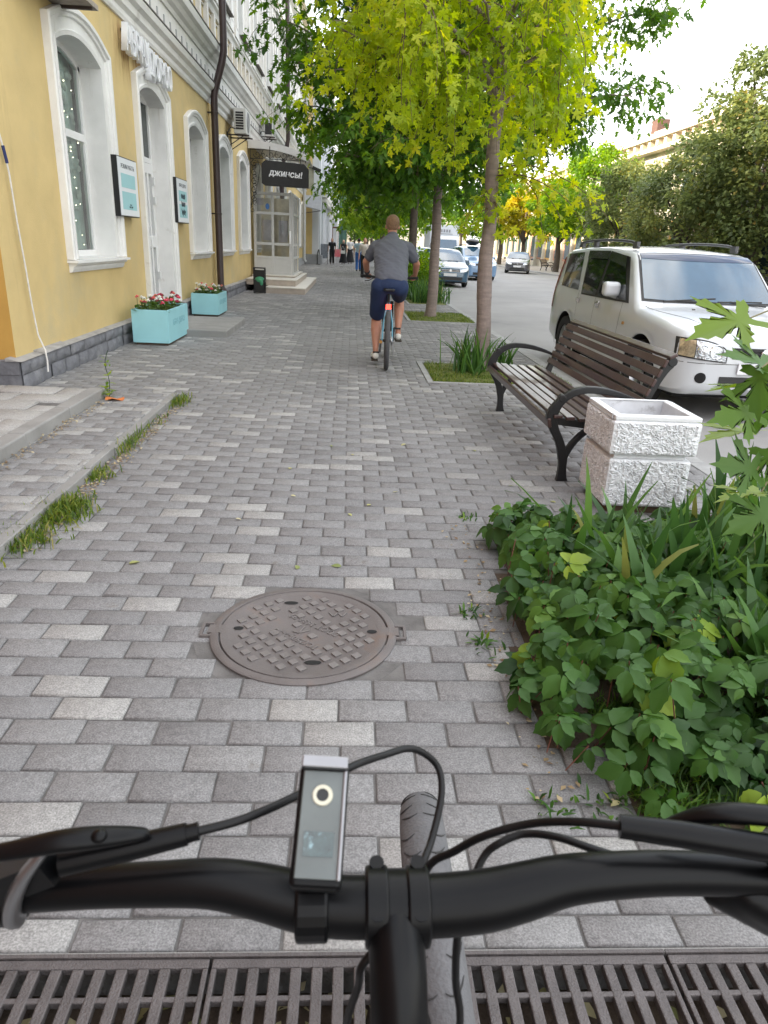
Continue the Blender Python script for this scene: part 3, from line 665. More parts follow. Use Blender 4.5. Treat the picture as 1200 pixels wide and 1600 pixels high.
# window sets
LIGHTS = emit_mat('fairy_light', (1.0, 0.86, 0.6), 3.0)
M_CURT = pm('net_curtain', (0.72, 0.82, 0.79), 0.9, var=0.12, scale=3)
M_FLW = pm('paper_flowers', (0.80, 0.84, 0.80), 0.9, var=0.2, scale=9)
def window(c, h, z0, zs, rise, X, deco=False, pane_lift=0.0):
    fr = MB(); XF = X - 0.26; t = 0.06
    def member(ya, yb_, za, zb_): fr.box(XF - 0.03, XF + 0.03, ya, yb_, za, zb_)
    member(c - h, c - h + t, z0, zs); member(c + h - t, c + h, z0, zs); member(c - h + t, c + h - t, z0, z0 + t + .02)
    zt = z0 + (zs - z0) * 0.62; member(c - h + t, c + h - t, zt, zt + 0.085); member(c - 0.03, c + 0.03, z0 + t + .02, zt)
    ar = arc_pts(c - h, c + h, zs, rise)
    for (a, za_), (b, zb_) in zip(ar[:-1], ar[1:]):
        fr.add([(XF - .03, a, za_ - .06), (XF - .03, b, zb_ - .06), (XF - .03, b, zb_), (XF - .03, a, za_), (XF + .03, a, za_ - .06), (XF + .03, b, zb_ - .06), (XF + .03, b, zb_), (XF + .03, a, za_)],
               [(0, 1, 2, 3), (7, 6, 5, 4), (0, 4, 5, 1), (2, 6, 7, 3)])
    f = fr.build('window', M_PVC, yb, world=True)
    def sub(name, mbb, mat, **k):
        o = mbb.build(name, mat, **k); o.data.transform(Matrix.Translation((-yb.location.x, -yb.location.y, 0))); o.parent = f; return o
    g = MB(); g.poly([(XF + 0.004, a, b) for a, b in [(c - h + .03, z0 + .03), (c + h - .03, z0 + .03)] + list(reversed(arc_pts(c - h + .03, c + h - .03, zs - .03, rise)))]); sub('pane', g, G_WIN)
    if rise > 0:
        s = MB(); s.add([(X - 0.24, c - h, z0 + .012), (X + 0.10, c - h, z0 - .006), (X + .10, c + h, z0 - .006), (X - .24, c + h, z0 + .012)], [(0, 1, 2, 3)])
        s.box(X - 0.02, X + 0.125, c - h - .28, c + h + .28, z0 - .035, z0 - .007)
        run(s, X, [(0, z0 - .14), (0.03, z0 - .135), (0.05, z0 - .10), (0.055, z0 - .075), (0.085, z0 - .06), (0.10, z0 - .036), (0, z0 - .036)], c - h - .24, c + h + .24)
        sub('sill', s, M_WHT2)
    if deco:
        cu = MB(); k = 40; prev = None
        for i in range(k + 1):
            yy = c - h + 0.02 + (2 * h - .04) * i / k; xx = XF - 0.10 + 0.015 * math.sin(i * 1.3); cur = ((xx, yy, z0 + .08), (xx, yy, zs + rise * 0.6))
            if prev: cu.poly([prev[0], cur[0], cur[1], prev[1]])
            prev = cur
        sub('curtain', cu, M_CURT, smooth=80)
        fl = MB(); li = MB()
        for i in range(150):
            yy = c - h + .1 + random.random() * (2 * h - .2); zz = z0 + 0.55 + random.random() ** 0.8 * (zs - z0 - .6); r = random.uniform(.025, .055)
            fl.ell((XF - .060 + random.uniform(-.015, .015), yy, zz), (r * .5, r, r * 0.9), 7, 5)
        for i in range(46):
            yy = c - h + .1 + random.random() * (2 * h - .2); zz = z0 + 0.1 + random.random() * (zs - z0 - .2); li.ell((XF - .035, yy, zz), 0.0055, 5, 4)
        sub('flower_garland', fl, M_FLW, smooth=60); sub('fairy_lights', li, LIGHTS)
    else:
        cu = MB(); cu.poly([(XF - .12, c - h, z0), (XF - .12, c + h, z0), (XF - .12, c + h, zs + rise), (XF - .12, c - h, zs + rise)]); sub('curtain', cu, pm('window_blind', (0.45, 0.50, 0.50), 0.9, var=0.15, scale=2))
    return f
for i, (c, h) in enumerate(WIN):
    mb = MB(); path = [(c - h, 1.13)] + arc_pts(c - h, c + h, 3.30, 0.15, 12) + [(c + h, 1.13)]
    sweep(mb, XW, path, SUR); mb.build('window_surround', M_WHT2, yb, world=True, smooth=25)
    window(c, h, 1.13, 3.30, 0.15, XW, deco=(i == 0))
mb = MB(); c, h = DOOR; path = [(c - h, 0.30)] + arc_pts(c - h, c + h, 3.36, 0.15, 12) + [(c + h, 0.30)]
sweep(mb, XW, path, SUR); mb.build('door_surround', M_WHT2, yb, world=True, smooth=25)
# glazed front door
mb = MB(); XF = XW - 0.25
mb.box(XF - .03, XF + .03, c - h, c - h + .06, .14, 3.4); mb.box(XF - .03, XF + .03, c + h - .06, c + h, .14, 3.4); mb.box(XF - .03, XF + .03, c - h + .06, c + h - .06, 2.52, 2.60)
mb.box(XF - .03, XF + .03, c - h + .06, c + h - .06, 3.38, 3.5)
for s in (-1, 1):
    y0, y1 = sorted((c + s * 0.008, c + s * (h - .065)))
    mb.box(XF - .02, XF + .045, y0, y0 + .10, .16, 2.51); mb.box(XF - .02, XF + .045, y1 - .10, y1, .16, 2.51)
    for za, zb_ in ((.16, .34), (1.22, 1.40), (2.36, 2.51)): mb.box(XF - .0195, XF + .0445, y0 + .1, y1 - .1, za, zb_)
    mb.box(XF - .0193, XF + .0443, (y0 + y1) / 2 - .05, (y0 + y1) / 2 + .05, .34, 2.36)
d = mb.build('door', M_PVC, yb, world=True, bevel=0.004)
def subw(name, mbb, mat, par, **k):
    o = mbb.build(name, mat, **k); o.data.transform(Matrix.Translation((-yb.location.x, -yb.location.y, 0))); o.parent = par; return o
g = MB(); g.poly([(XF, c - h + .07, .3), (XF, c + h - .07, .3), (XF, c + h - .07, 3.4), (XF, c - h + .07, 3.4)]); subw('pane', g, pm('dark_pane', (0.03, 0.04, 0.04), 0.25, var=0.2, scale=1, spec=.25), d)
g = MB()
for z in (0.7, 1.9, 2.2): g.box(XF + .046, XF + .085, c + h - .17, c + h - .10, z, z + .12)
g.tube([(XF + .045, c + 0.09, 1.25), (XF + .10, c + 0.09, 1.25), (XF + .10, c + 0.09, 1.55), (XF + .045, c + .09, 1.55)], 0.012, 8)
subw('handle', g, M_PVC, d, smooth=40)
mb = MB(); mb.box(-3.5, -3.08, DOOR[0] - .95, DOOR[0] + .95, -.05, .13); mb.build('threshold', M_CONC, yb, world=True)
# string courses, frieze, panelled parapet band, upper sills
mb = MB()
run(mb, XW, [(0, 4.10), (0.03, 4.10), (0.05, 4.14), (0.05, 4.20), (0.10, 4.24), (0.11, 4.32), (0.17, 4.36), (0.19, 4.42), (0.19, 4.45), (0, 4.45)], 6.9, YB1)
run(mb, XW, [(0, 4.451), (0.06, 4.451), (0.06, 4.86), (0, 4.86)], 6.9, YB1)
run(mb, XW, [(0, 4.861), (0.09, 4.861), (0.11, 4.92), (0.17, 4.96), (0.21, 5.02), (0.27, 5.06), (0.29, 5.14), (0.29, 5.18), (0, 5.18)], 6.9, YB1)
run(mb, XW, [(0, 5.92), (0.05, 5.92), (0.08, 6.0), (0.13, 6.04), (0.13, 6.10), (0, 6.10)], 6.9, YB1)
run(mb, XW, [(0, 5.22), (0.07, 5.22), (0.07, 5.34), (0, 5.34)], 6.9, YB1)
run(mb, XW, [(0, 9.9), (0.1, 9.9), (0.1, 10.3), (0.22, 10.42), (0.3, 10.6), (0.3, 10.75), (0.5, 10.9), (0.55, 11.1), (0, 11.1)], 6.9, YB1)
mb.build('cornice', M_WHT, yb, world=True)
mb = MB()
mb.box(XW + .0, XW + .205, 6.9, YB1, 4.452, 4.468); mb.box(XW, XW + .305, 6.9, YB1, 5.182, 5.20)
for c in UP: mb.box(XW + .02, XW + .26, c - .8, c + .8, 6.262, 6.285)
mb.build('flashing', M_FLASH, yb, world=True)
mb = MB(); k = 0; y = 7.1
while y < YB1 - .2: mb.box(XW + .06, XW + .072, y, y + .055, 4.60, 4.72); y += 0.42
mb.build('vent_slot', pm('slot_grey', (0.36, 0.36, 0.37), 0.9), yb, world=True)
mb = MB(); y = 7.0
while y < YB1 - .3:
    mb.box(XW, XW + .075, y, y + .14, 5.341, 5.919); mb.box(XW, XW + .03, y + .22, y + .24, 5.42, 5.84); mb.box(XW, XW + .03, y + .70, y + .72, 5.42, 5.84); mb.box(XW, XW + .031, y + .24, y + .70, 5.42, 5.44); mb.box(XW, XW + .031, y + .24, y + .70, 5.82, 5.84); y += 0.7875
mb.build('panel_band', M_WHT, yb, world=True)
mb = MB()
for c in UP:
    sweep(mb, XW, [(c - .62, 6.3), (c - .62, 9.0), (c + .62, 9.0), (c + .62, 6.3)], [(0, 0), (0, .05), (.08, .07), (.09, .04), (.2, .05), (.21, .10), (.25, .10), (.25, 0)])
    mb.box(XW + .06, XW + .22, c - .9, c + .9, 9.28, 9.42); mb.box(XW, XW + .16, c - .85, c + .85, 6.10, 6.26)
    for s in (-1, 1):
        yy = c + s * 1.18
        mb.box(XW, XW + .10, yy - .22, yy + .22, 6.101, 9.3); mb.box(XW + .1, XW + .17, yy - .14, yy + .14, 6.3, 9.1); mb.box(XW, XW + .22, yy - .26, yy + .26, 9.3, 9.42); mb.box(XW, XW + .19, yy - .24, yy + .24, 9.18, 9.25)
        mb.box(XW, XW + .16, yy - .27, yy + .27, 6.102, 6.3)
mb.build('pilasters', M_WHT, yb, world=True)
for c in UP: window(c, 0.62, 6.35, 9.0, 0.0, XW)
# narrow pilaster bands on the ground floor wall
mb = MB()
for yy in (17.35, 23.75): mb.box(XW, XW + .03, yy - .10, yy + .10, .29, 4.1)
mb.each('wall_band', M_YEL, yb, world=True)
# rust-brown stains under the sign
# ---- raised white letters
M_LET = pm('white_letters', (0.78, 0.79, 0.82), 0.3, var=0.02)
ls = thing('wall_lettering', 'white raised shop letters fixed to the yellow wall above the door', 'lettering', (XW + 0.04, 12.4, 3.9))
for body, y0, z0 in (('АБРАУ', 11.52, 3.83), ('ДЮРСО', 12.76, 3.78)):
    text(body, 0.46, M_LET, 'letter_row', Matrix.Translation((0.06, y0 - 12.4, z0 - 3.9)) @ face_px(0, 0, 0), ls, ext=0.04, bold=0.004, sx=0.78)
mb = MB(); mb.box(-.035, -.005, -1.25, 0.85, -0.10, -0.075); mb.box(-.035, -.005, -1.25, 0.85, 0.06, 0.085); mb.each('mounting_rail', M_FLASH, ls)
M_RUST = pm('rust_wash', (0.22, 0.10, 0.02), 0.95, var=0.3, scale=12)
# ---- light-box signs with turquoise posters
M_TEAL = pm('teal_print', (0.36, 0.62, 0.66), 0.5, var=0.03)
M_WPR = pm('white_print', (0.80, 0.83, 0.87), 0.4, var=0.02)
M_INK = pm('ink', (0.03, 0.04, 0.05), 0.6)
def lightbox(y0, y1, lab, head, script):
    t = thing('sign_box', lab, 'sign', (XW, (y0 + y1) / 2, 1.64)); wd = y1 - y0; H = 0.73
    mb = MB(); mb.box(0, 0.115, -wd / 2, wd / 2, 0, H); mb.build('case', M_BLACK, t, bevel=0.004)
    mb = MB(); mb.box(0.1155, 0.122, -wd / 2 + .014, wd / 2 - .014, .014, H - .014); f = mb.build('face', M_WPR, t)
    mb = MB(); mb.box(0.1225, 0.1232, -wd / 2 + .11, wd / 2 - .13, .36, .53); mb.box(0.1225, .1232, -wd / 2 + .11, wd / 2 - .13, .09, .31)
    mb.build('poster', M_TEAL, f)
    text(head, 0.075, M_INK, 'lettering', face_px(.1228, 0, .615), f, ext=.0008, sx=0.95)
    if script:
        mb = MB(); rr = random.Random(4)
        for row in range(3):
            p = []; z = .44 - row * .13
            for i in range(26): p.append((.1262, -.16 + .012 * i + .012 * math.sin(i * 1.9), z + .04 * math.sin(i * 1.3 + row) * (1 if i % 7 else 1.6)))
            mb.tube(p, .0035, 5)
        mb.build('lettering', M_INK, f)
    else:
        text('12:00 - 22:00', 0.030, M_INK, 'lettering', face_px(.1262, 0.02, .125), f, ext=.0008); text('пн - вс', 0.026, M_INK, 'lettering', face_px(.1262, 0.02, .155), f, ext=.0008)
    return t
lightbox(10.15, 11.02, 'black edged wall sign with blue poster between the near arched window and the white door', 'РЕЖИМ РАБОТЫ', False)
lightbox(13.42, 14.28, 'black edged wall sign with black handwriting beyond the white door', 'АБРАУ-ДЮРСО', True)
# ---- downpipes
M_RING = pm('pipe_ring', (0.06, 0.045, 0.04), 0.5, metal=0.4)
pp = thing('downpipe', 'dark brown flaking downpipe with a double bend, beside the farther blue planter', 'downpipe', (XW, 17.2, 0), group='drainpipes of the long yellow house')
mb = MB(); r = 0.075
path = [(0.39, 0, 12.4), (0.39, 0, 5.30), (0.385, 0, 5.05), (0.34, 0, 4.85), (0.20, 0, 4.42), (0.155, 0, 4.25), (0.15, 0, 4.0), (0.15, 0, 0.42), (0.17, 0, 0.32), (0.26, 0, 0.20)]
mb.tube(path, r, 18); mb.build('pipe', M_PIPE, pp, smooth=50)
mb = MB()
for z in (1.9, 3.9): mb.lathe([(r + .002, z), (r + .009, z + .005), (r + .009, z + .035), (r + .002, z + .04)], 18, (0.15, 0, 0), caps=False); mb.box(0, 0.08, -.01, .01, z + .005, z + .035)
mb.lathe([(r + .002, 6.9), (r + .009, 6.905), (r + .009, 6.94), (r + .002, 6.945)], 18, (0.39, 0, 0), caps=False)
mb.each('bracket', M_RING, pp, smooth=40)
p2 = thing('downpipe', 'slimmer dark downpipe on the upper white storey beyond the door canopy', 'downpipe', (XW, 32.6, 0), group='drainpipes of the long yellow house')
mb = MB(); mb.tube([(0.42, 0, 12.4), (0.42, 0, 5.3), (.36, 0, 5.0), (.2, 0, 4.4), (.16, 0, 4.2), (0.16, 0, 0.4), (.25, 0, .25)], 0.085, 14); mb.build('pipe', M_PIPE, p2, smooth=50)
p3 = thing('downpipe', 'pale grey downpipe at the far end of the yellow wall', 'downpipe', (XW, 46.2, 0), group='drainpipes of the long yellow house')
mb = MB(); mb.tube([(0.42, 0, 12.4), (0.30, 0, 5.3), (.24, 0, 4.2), (0.22, 0, 0.35), (.32, 0, .2)], 0.10, 14); mb.build('pipe', M_GREYP, p3, smooth=50)
# ---- air conditioners
M_ACW = pm('ac_casing', (0.62, 0.61, 0.58), 0.5, var=0.06, scale=5)
def aircon(x, y, z, w_, d_, h_, lab, dark_side=False):
    t = thing('air_conditioner', lab, 'air conditioner', (x, y, z))
    mb = MB(); mb.box(0, w_, 0, d_, 0, h_); c_ = mb.build('casing', M_ACW, t, bevel=0.015)
    mb = MB(); n_ = 7
    if dark_side: mb.box(.03, w_ - .03, -.004, .002, .04, h_ - .04)
    else:
        for i in range(n_): z_ = .09 + i * (h_ - .16) / n_; mb.box(.05, w_ - .06, -.004, .003, z_, z_ + .042)
    mb.build('louvre', M_BLACK, t)
    mb = MB(); mb.lathe([(.0, .001), (.21, .001), (.225, .012), (.235, .001)], 28, (w_, d_ * .45, h_ * .52), axis='X', caps=False)
    for i in range(6): mb.lathe([(.03 + i * .033, .012), (.036 + i * .033, .016), (.042 + i * .033, .012)], 24, (w_, d_ * .45, h_ * .52), axis='X', caps=False)
    mb.build('fan_grille', pm('fan_grey', (0.3, 0.3, 0.3), 0.5), t, smooth=40)
    mb = MB()
    for yy in (.12, d_ - .12): mb.bar((XW - x, yy, -.02), (w_ + .06, yy, -.02), .03, .03); mb.bar((XW - x + .01, yy, -.30), (w_ * .7, yy, -.035), .02, .02); mb.bar((XW - x + .015, yy, -.34), (XW - x + .015, yy, .05), .03, .02)
    mb.build('bracket', M_RING, t)
    mb = MB(); mb.tube([(0.05, .02, .1), (-.06, -.06, .12), (-.14, -.07, .0), (-.16, -.05, -.2), (XW - x + .02, 0, -.30)], .014, 8); mb.build('hose', M_BLACK, t, smooth=60)
    return t
aircon(-2.97, 19.5, 3.83, 0.30, 0.85, 0.56, 'white air conditioner with louvred end on a rusty bracket just beyond the brown downpipe')
aircon(-2.93, 25.6, 4.55, 0.28, 0.8, 0.42, 'small air conditioner with a dark end above the door canopy', True)
# ---- hanging white cable
cb = MB(); pts = [(XW + .02, 7.0, 2.62), (XW + .03, 7.05, 2.35), (XW + .035, 7.13, 2.1), (XW + .04, 7.17, 1.9), (XW + .04, 7.20, 1.5), (XW + .045, 7.24, 1.1), (XW + .05, 7.26, .75), (XW + .06, 7.29, .45), (-3.05, 7.27, .30), (-3.03, 7.24, .2), (-3.02, 7.20, .10)]
wc = thing('hanging_cable', 'white cable hanging loose down the yellow wall by the house corner', 'cable', (XW, 7.2, 0))
cb.tube(pts, .0085, 8); cb.build('cable', pm('cable_white', (0.62, 0.60, 0.57), 0.5, var=0.15, scale=20), wc, world=True, smooth=60)
mb = MB(); mb.tube([(XW + .0355, 7.125, 2.12), (XW + .0385, 7.16, 1.98)], .015, 8); mb.build('tape', pm('blue_tape', (0.02, 0.03, 0.12), 0.5), wc, world=True)
# ---- small slab canopy seen at the very top
cn = thing('window_ledge_box', 'weathered board jutting from the yellow wall above the near window', 'ledge', (XW, 8.9, 3.50))
mb = MB(); mb.box(0.0, .42, -1.2, .05, .12, .17); mb.build('board', pm('old_board', (0.33, 0.29, 0.25), 0.85, var=0.3, scale=10), cn, bevel=.004)
mb = MB(); mb.bar((.01, -1.0, .105), (.40, -1.0, .105), .03, .03); mb.bar((.01, -.1, .105), (.40, -.1, .105), .03, .03); mb.build('bracket', M_RING, cn)
# ---- concrete slab before the door, porch steps
ds = MB(); ds.box(-3.07, -1.88, 11.05, 13.05, -.05, .10); o = ds.build('door_step', M_CONC, bevel=.012); tag(o, 'low worn concrete slab before the white door between the two blue planters', 'step')
st = thing('porch_steps', 'two tiled beige steps leading up to the glazed porch', 'steps', (-2.3, 23, 0))
M_TILE = pm('beige_tile', (0.42, 0.36, 0.31), 0.55, var=0.14, scale=5, bump=.2, bscale=60); M_TILET = pm('light_tile', (0.62, 0.59, 0.53), 0.5, var=0.08, scale=5)
for nm, x1, y0, y1, z0, z1 in (('lower_step', -1.30, 20.85, 27.6, -.05, .17), ('upper_step', -1.62, 21.6, 26.9, .172, .345), ('landing', -1.75, 22.9, 26.6, .347, .40)):
    mb = MB(); mb.box(-2.42 if nm == 'lower_step' else -3.05, x1, y0, y1, z0, z1 - .022); 
    if nm == 'lower_step': pass
    mb.build(nm, M_TILE, st, world=True, bevel=.006)
    mb = MB(); y = y0 - .012
    while y < y1: ye = min(y + 1.2, y1 + .01); mb.box((-2.42 if nm == 'lower_step' else -3.05), x1 + .012, y, ye - .006, z1 - .0215, z1); y = ye
    o = mb.build('tread', M_TILET, st, world=True, bevel=.003)
# ---- glazed porch
po = thing('glazed_porch', 'light grey glazed porch with many small panes at the top of the steps', 'porch', (-2.45, 23.5, 0.4))
M_PGR = pm('porch_frame', (0.50, 0.50, 0.49), 0.45, var=0.05)
def frame_panel(mbf, axis, a0, a1, z0, z1, pos, cols, rows, t=.055, dpt=.05):
    def bx(u0, u1, v0, v1, e=0):
        if axis == 'X': mbf.box(u0, u1, pos - dpt / 2 + e, pos + dpt / 2 - e, v0, v1)
        else: mbf.box(pos - dpt / 2 + e, pos + dpt / 2 - e, u0, u1, v0, v1)
    for u in cols: bx(u - t / 2, u + t / 2, z0, z1)
    cs = sorted(cols)
    for v in rows:
        for u0, u1 in zip(cs[:-1], cs[1:]): bx(u0 + t / 2, u1 - t / 2, v - t / 2, v + t / 2, .002)
mb = MB(); xl, xr = -.60, .57; zr = [.03, .50, .90, 1.78, 2.33]
frame_panel(mb, 'X', xl, xr, 0, 2.38, 0, [xl + .04, -.015, xr - .04], zr, t=.08)
for u0, u1 in ((xl + .08, -.055), (.025, xr - .08)): mb.box(u0, u1, -.015, .015, .07, .46)
dr = mb.build('door', M_PGR, po, bevel=.004)
mb = MB(); mb.poly([(xl, 0.002, .5), (xr, .002, .5), (xr, .002, 2.33), (xl, .002, 2.33)]); mb.build('pane', glass_mat('porch_glass', (.9, .92, .9), .10, .03, .92), dr)
mb = MB(); mb.tube([(xr - .05, -.03, 1.0), (xr - .05, -.09, 1.0), (xr - .05, -.09, 1.22), (xr - .05, -.03, 1.22)], .013, 8); mb.box(xr - .075, xr - .02, -.05, -.026, .92, 1.3); mb.build('handle', M_PVC, dr)
mb = MB(); frame_panel(mb, 'Y', 0, 2.4, 0, 2.38, xr + .03, [.06, .8, 1.6, 2.36], zr, t=.07)
fr_ = mb.build('side_frame', M_PGR, po, bevel=.004)
mb = MB(); mb.poly([(xr + .03, .06, .5), (xr + .03, 2.36, .5), (xr + .03, 2.36, 2.33), (xr + .03, .06, 2.33)]); mb.build('pane', MATS['porch_glass'], fr_)
mb = MB(); mb.box(-.62, .62, 2.0, 2.04, 0, 2.3); mb.build('inner_wall', pm('porch_inside', (0.72, 0.66, 0.52), 0.9, var=.35, scale=2.2), po)
mb = MB(); mb.box(-.40, -.12, .5, .52, 1.0, 1.6); mb.box(.1, .38, .7, .72, .95, 1.6); mb.box(-.5, -.3, .1, .11, 2.0, 2.2); mb.build('notice', pm('notices', (0.58, 0.55, 0.62), 0.7, var=.2, scale=5), po)
mb = MB(); mb.ell((-.17, -.03, 1.97), (.06, .008, .085)); mb.build('sticker', pm('blue_sticker', (0.05, 0.16, 0.42), 0.4), dr, smooth=60)
# ---- canopy with scrollwork, black sign box
ca = thing('door_canopy', 'pale arched canopy on black wrought iron scroll brackets over the glazed porch', 'canopy', (XW, 23.3, 3.5))
mb = MB(); n = 14; vs = []
for yy in (0, 4.0):
    for i in range(n + 1): t = i / n; vs.append((.02 + 1.78 * t, yy, .60 - .34 * t ** 2.4))
    for i in range(n + 1): t = i / n; vs.append((.02 + 1.78 * t, yy, .62 - .34 * t ** 2.4))
k = n + 1; fs = []
for i in range(n): fs += [(i, i + 1, 2 * k + i + 1, 2 * k + i), (k + i, k + i + 1, 3 * k + i + 1, 3 * k + i), (i, i + 1, k + i + 1, k + i), (2 * k + i, 2 * k + i + 1, 3 * k + i + 1, 3 * k + i)]
fs += [(0, k, 3 * k, 2 * k), (n, k + n, 3 * k + n, 2 * k + n)]
mb.add(vs, fs); mb.build('roof_sheet', pm('polycarbonate', (0.55, 0.52, 0.50), 0.4, var=.08, scale=2), ca, smooth=40)
mb = MB(); vs = []; fs = []
for i in range(n + 1): t = i / n; z = .60 - .34 * t ** 2.4; vs += [(.02 + 1.78 * t, -.03, z - .02 - .16 * (1 - t * .3)), (.02 + 1.78 * t, -.03, z + .03), (.02 + 1.78 * t, -.006, z + .03), (.02 + 1.78 * t, -.006, z - .02 - .16 * (1 - t * .3))]
for i in range(n):
    for j in range(4): fs.append((i * 4 + j, i * 4 + (j + 1) % 4, (i + 1) * 4 + (j + 1) % 4, (i + 1) * 4 + j))
mb.add(vs, fs + [(0, 1, 2, 3), tuple(n * 4 + j for j in range(4))]); mb.build('fascia', pm('fascia_white', (0.62, 0.61, 0.60), 0.5, var=.08, scale=4), ca)
mb = MB()
def scroll(cx, cz, r, turns, start, s=1, y=0.0):
    p = []
    for i in range(26): t = i / 25; a = start + s * turns * 2 * PI * t; q = r * (1 - .86 * t); p.append((cx + q * math.cos(a), y, cz + q * math.sin(a)))
    return p
def iron(p, r=.009): mb.tube(p, r, 6)
yy = .03
iron([(.08, yy, .40), (1.72, yy, .40)]); iron([(.08, yy, .16), (1.75, yy, .16)], .011); iron([(.08, yy, .42), (.08, yy, -1.15)], .012); iron([(1.72, yy, .42), (1.72, yy, .10)], .012)
for i in range(4):
    x = .28 + i * .40; iron(scroll(x, .28, .11, 1.2, PI, 1, yy)); iron(scroll(x + .2, .27, .09, 1.1, 0, -1, yy)); iron([(x + .06, yy, .17), (x + .18, yy, .39)])
for i in range(5):
    z = .02 - i * .24; iron(scroll(.19, z, .10, 1.25, PI / 2, 1, yy)); iron(scroll(.21, z - .10, .08, 1.1, -PI / 2, -1, yy))
iron([(.30, yy, .12), (.36, yy, -.1), (.30, yy, -.45), (.20, yy, -.8), (.09, yy, -1.12)]); iron(scroll(.02 + .10, -1.25, .09, 1.2, PI / 2, 1, yy))
iron([(0, yy, .05), (.10, yy, -.02), (.5, yy, .0), (.08, yy, .16)], .008)
mb2 = mb; mb2.build('scrollwork', M_BLACK, ca, smooth=60)
sg = thing('sign_box', 'black hanging sign box with white lettering under the canopy', 'sign', (-2.03, 22.95, 2.92))
mb = MB(); mb.prism([(-.69, .06), (-.60, 0), (.69, -.02), (.69, .50), (.56, .62), (-.58, .68), (-.69, .58)], 0, .22, 'XZ'); mb.build('case', M_BLACK, sg, bevel=.006)
text('джинсы!', .235, pm('sign_white', (0.8, 0.8, 0.82), 0.5), 'lettering', Matrix.Translation((0.02, -.003, .33)) @ Matrix.Rotation(math.radians(3), 4, 'Y') @ face_my(0, 0, 0), sg, ext=.002, bold=.006, shear=0.1)
mb = MB(); mb.box(.70, .84, .0, .20, -.02, .56); mb.build('side_cover', pm('sign_side', (0.33, 0.33, 0.26), 0.5, var=.2, scale=3), sg)
mb = MB(); mb.tube([(.45, .1, .62), (.45, .1, 1.02)], .012, 6); mb.tube([(-.45, .1, .64), (-.45, .1, 1.05)], .012, 6); mb.each('hanger', M_BLACK, sg)
fl = thing('flood_light', 'small black flood lamp on the street side of the black sign', 'lamp', (-1.10, 22.95, 3.42))
mb = MB(); mb.obox((0, 0, 0), (.26, .14, .09), Matrix.Rotation(math.radians(20), 3, 'Y')); mb.build('housing', M_BLACK, fl, bevel=.008)
mb = MB(); mb.tube([(-.12, 0, .03), (-.27, 0, .05)], .012, 6); mb.build('bracket', M_BLACK, fl)
# ---- small wire litter bin with a green bag
tb = thing('litter_bin', 'small black litter bin with a green bag at the foot of the porch steps', 'bin', (-2.56, 20.75, 0))
mb = MB()
for sx in (-.15, .15):
    for sy in (-.1, .1): mb.box(sx - .012, sx + .012, sy - .012, sy + .012, 0, .68)
mb.box(-.16, .16, -.11, .11, .30, .36); mb.box(-.14, .14, -.09, .09, .02, .10); mb.box(-.16, .16, -.112, -.104, .10, .30); mb.box(-.16, .16, -.11, .11, .66, .69); mb.box(-.145, .145, .0, .09, .1, .62)
mb.build('frame', M_BLACK, tb)
mb = MB(); mb.ell((0.01, -.06, .36), (.14, .07, .09), 14, 9); mb.ell((.06, -.09, .30), (.06, .04, .10)); mb.build('bag', pm('green_bag', (0.06, 0.30, 0.16), 0.3, var=.3, scale=9, bump=.5, bscale=30), tb, smooth=60)
# ---- blue planters with flowers
M_AQUA = pm('aqua_paint', (0.30, 0.60, 0.66), 0.5, var=0.05, scale=3, bump=.05, bscale=40, stain=((0.22, 0.45, 0.5), 0.66, 0.85, 5))
def planter(x0, y0, w_, l_, h_, lab):
    t = thing('planter', lab, 'planter', (x0 + w_ / 2, y0 + l_ / 2, 0)); a, b = w_ / 2, l_ / 2; q = .022; z0 = .035
    mb = MB(); mb.box(-a, a, -b, -b + q, z0, h_); mb.box(-a, a, b - q, b, z0, h_); mb.box(-a, -a + q, -b + q, b - q, z0 + .0005, h_ - .0005); mb.box(a - q, a, -b + q, b - q, z0 + .0005, h_ - .0005); mb.box(-a + q, a - q, -b + q, b - q, z0, z0 + .02)
    bx = mb.build('box', M_AQUA, t, bevel=.0025)
    mb = MB(); mb.box(-a + .03, a - .03, -b + .03, b - .03, 0, z0 - .001); mb.build('foot', pm('wet_wood', (0.08, 0.06, 0.045), .9), t)
    mb = MB(); bumpy(mb, -a + q, a - q, -b + q, b - q, h_ - .05, .02, .06); mb.build('soil', M_SOIL, t)
    text('АБРАУ-ДЮРСО', .115, pm('engraved', (0.20, 0.44, 0.50), .6), 'lettering', face_px(a + .0005, .02, h_ * .60), t, ext=.0008, sx=.85)
    return t
planter(-2.97, 9.95, .49, 1.22, .475, 'light blue box planter with red and white flowers standing nearest the camera')
planter(-3.03, 14.0, .51, .98, .42, 'light blue box planter standing beyond the door slab, by the brown downpipe')
M_GER = leaf_mat('geranium_leaf', [(0, (0.03, 0.07, 0.012)), (1, (0.09, 0.17, 0.03))], .3)
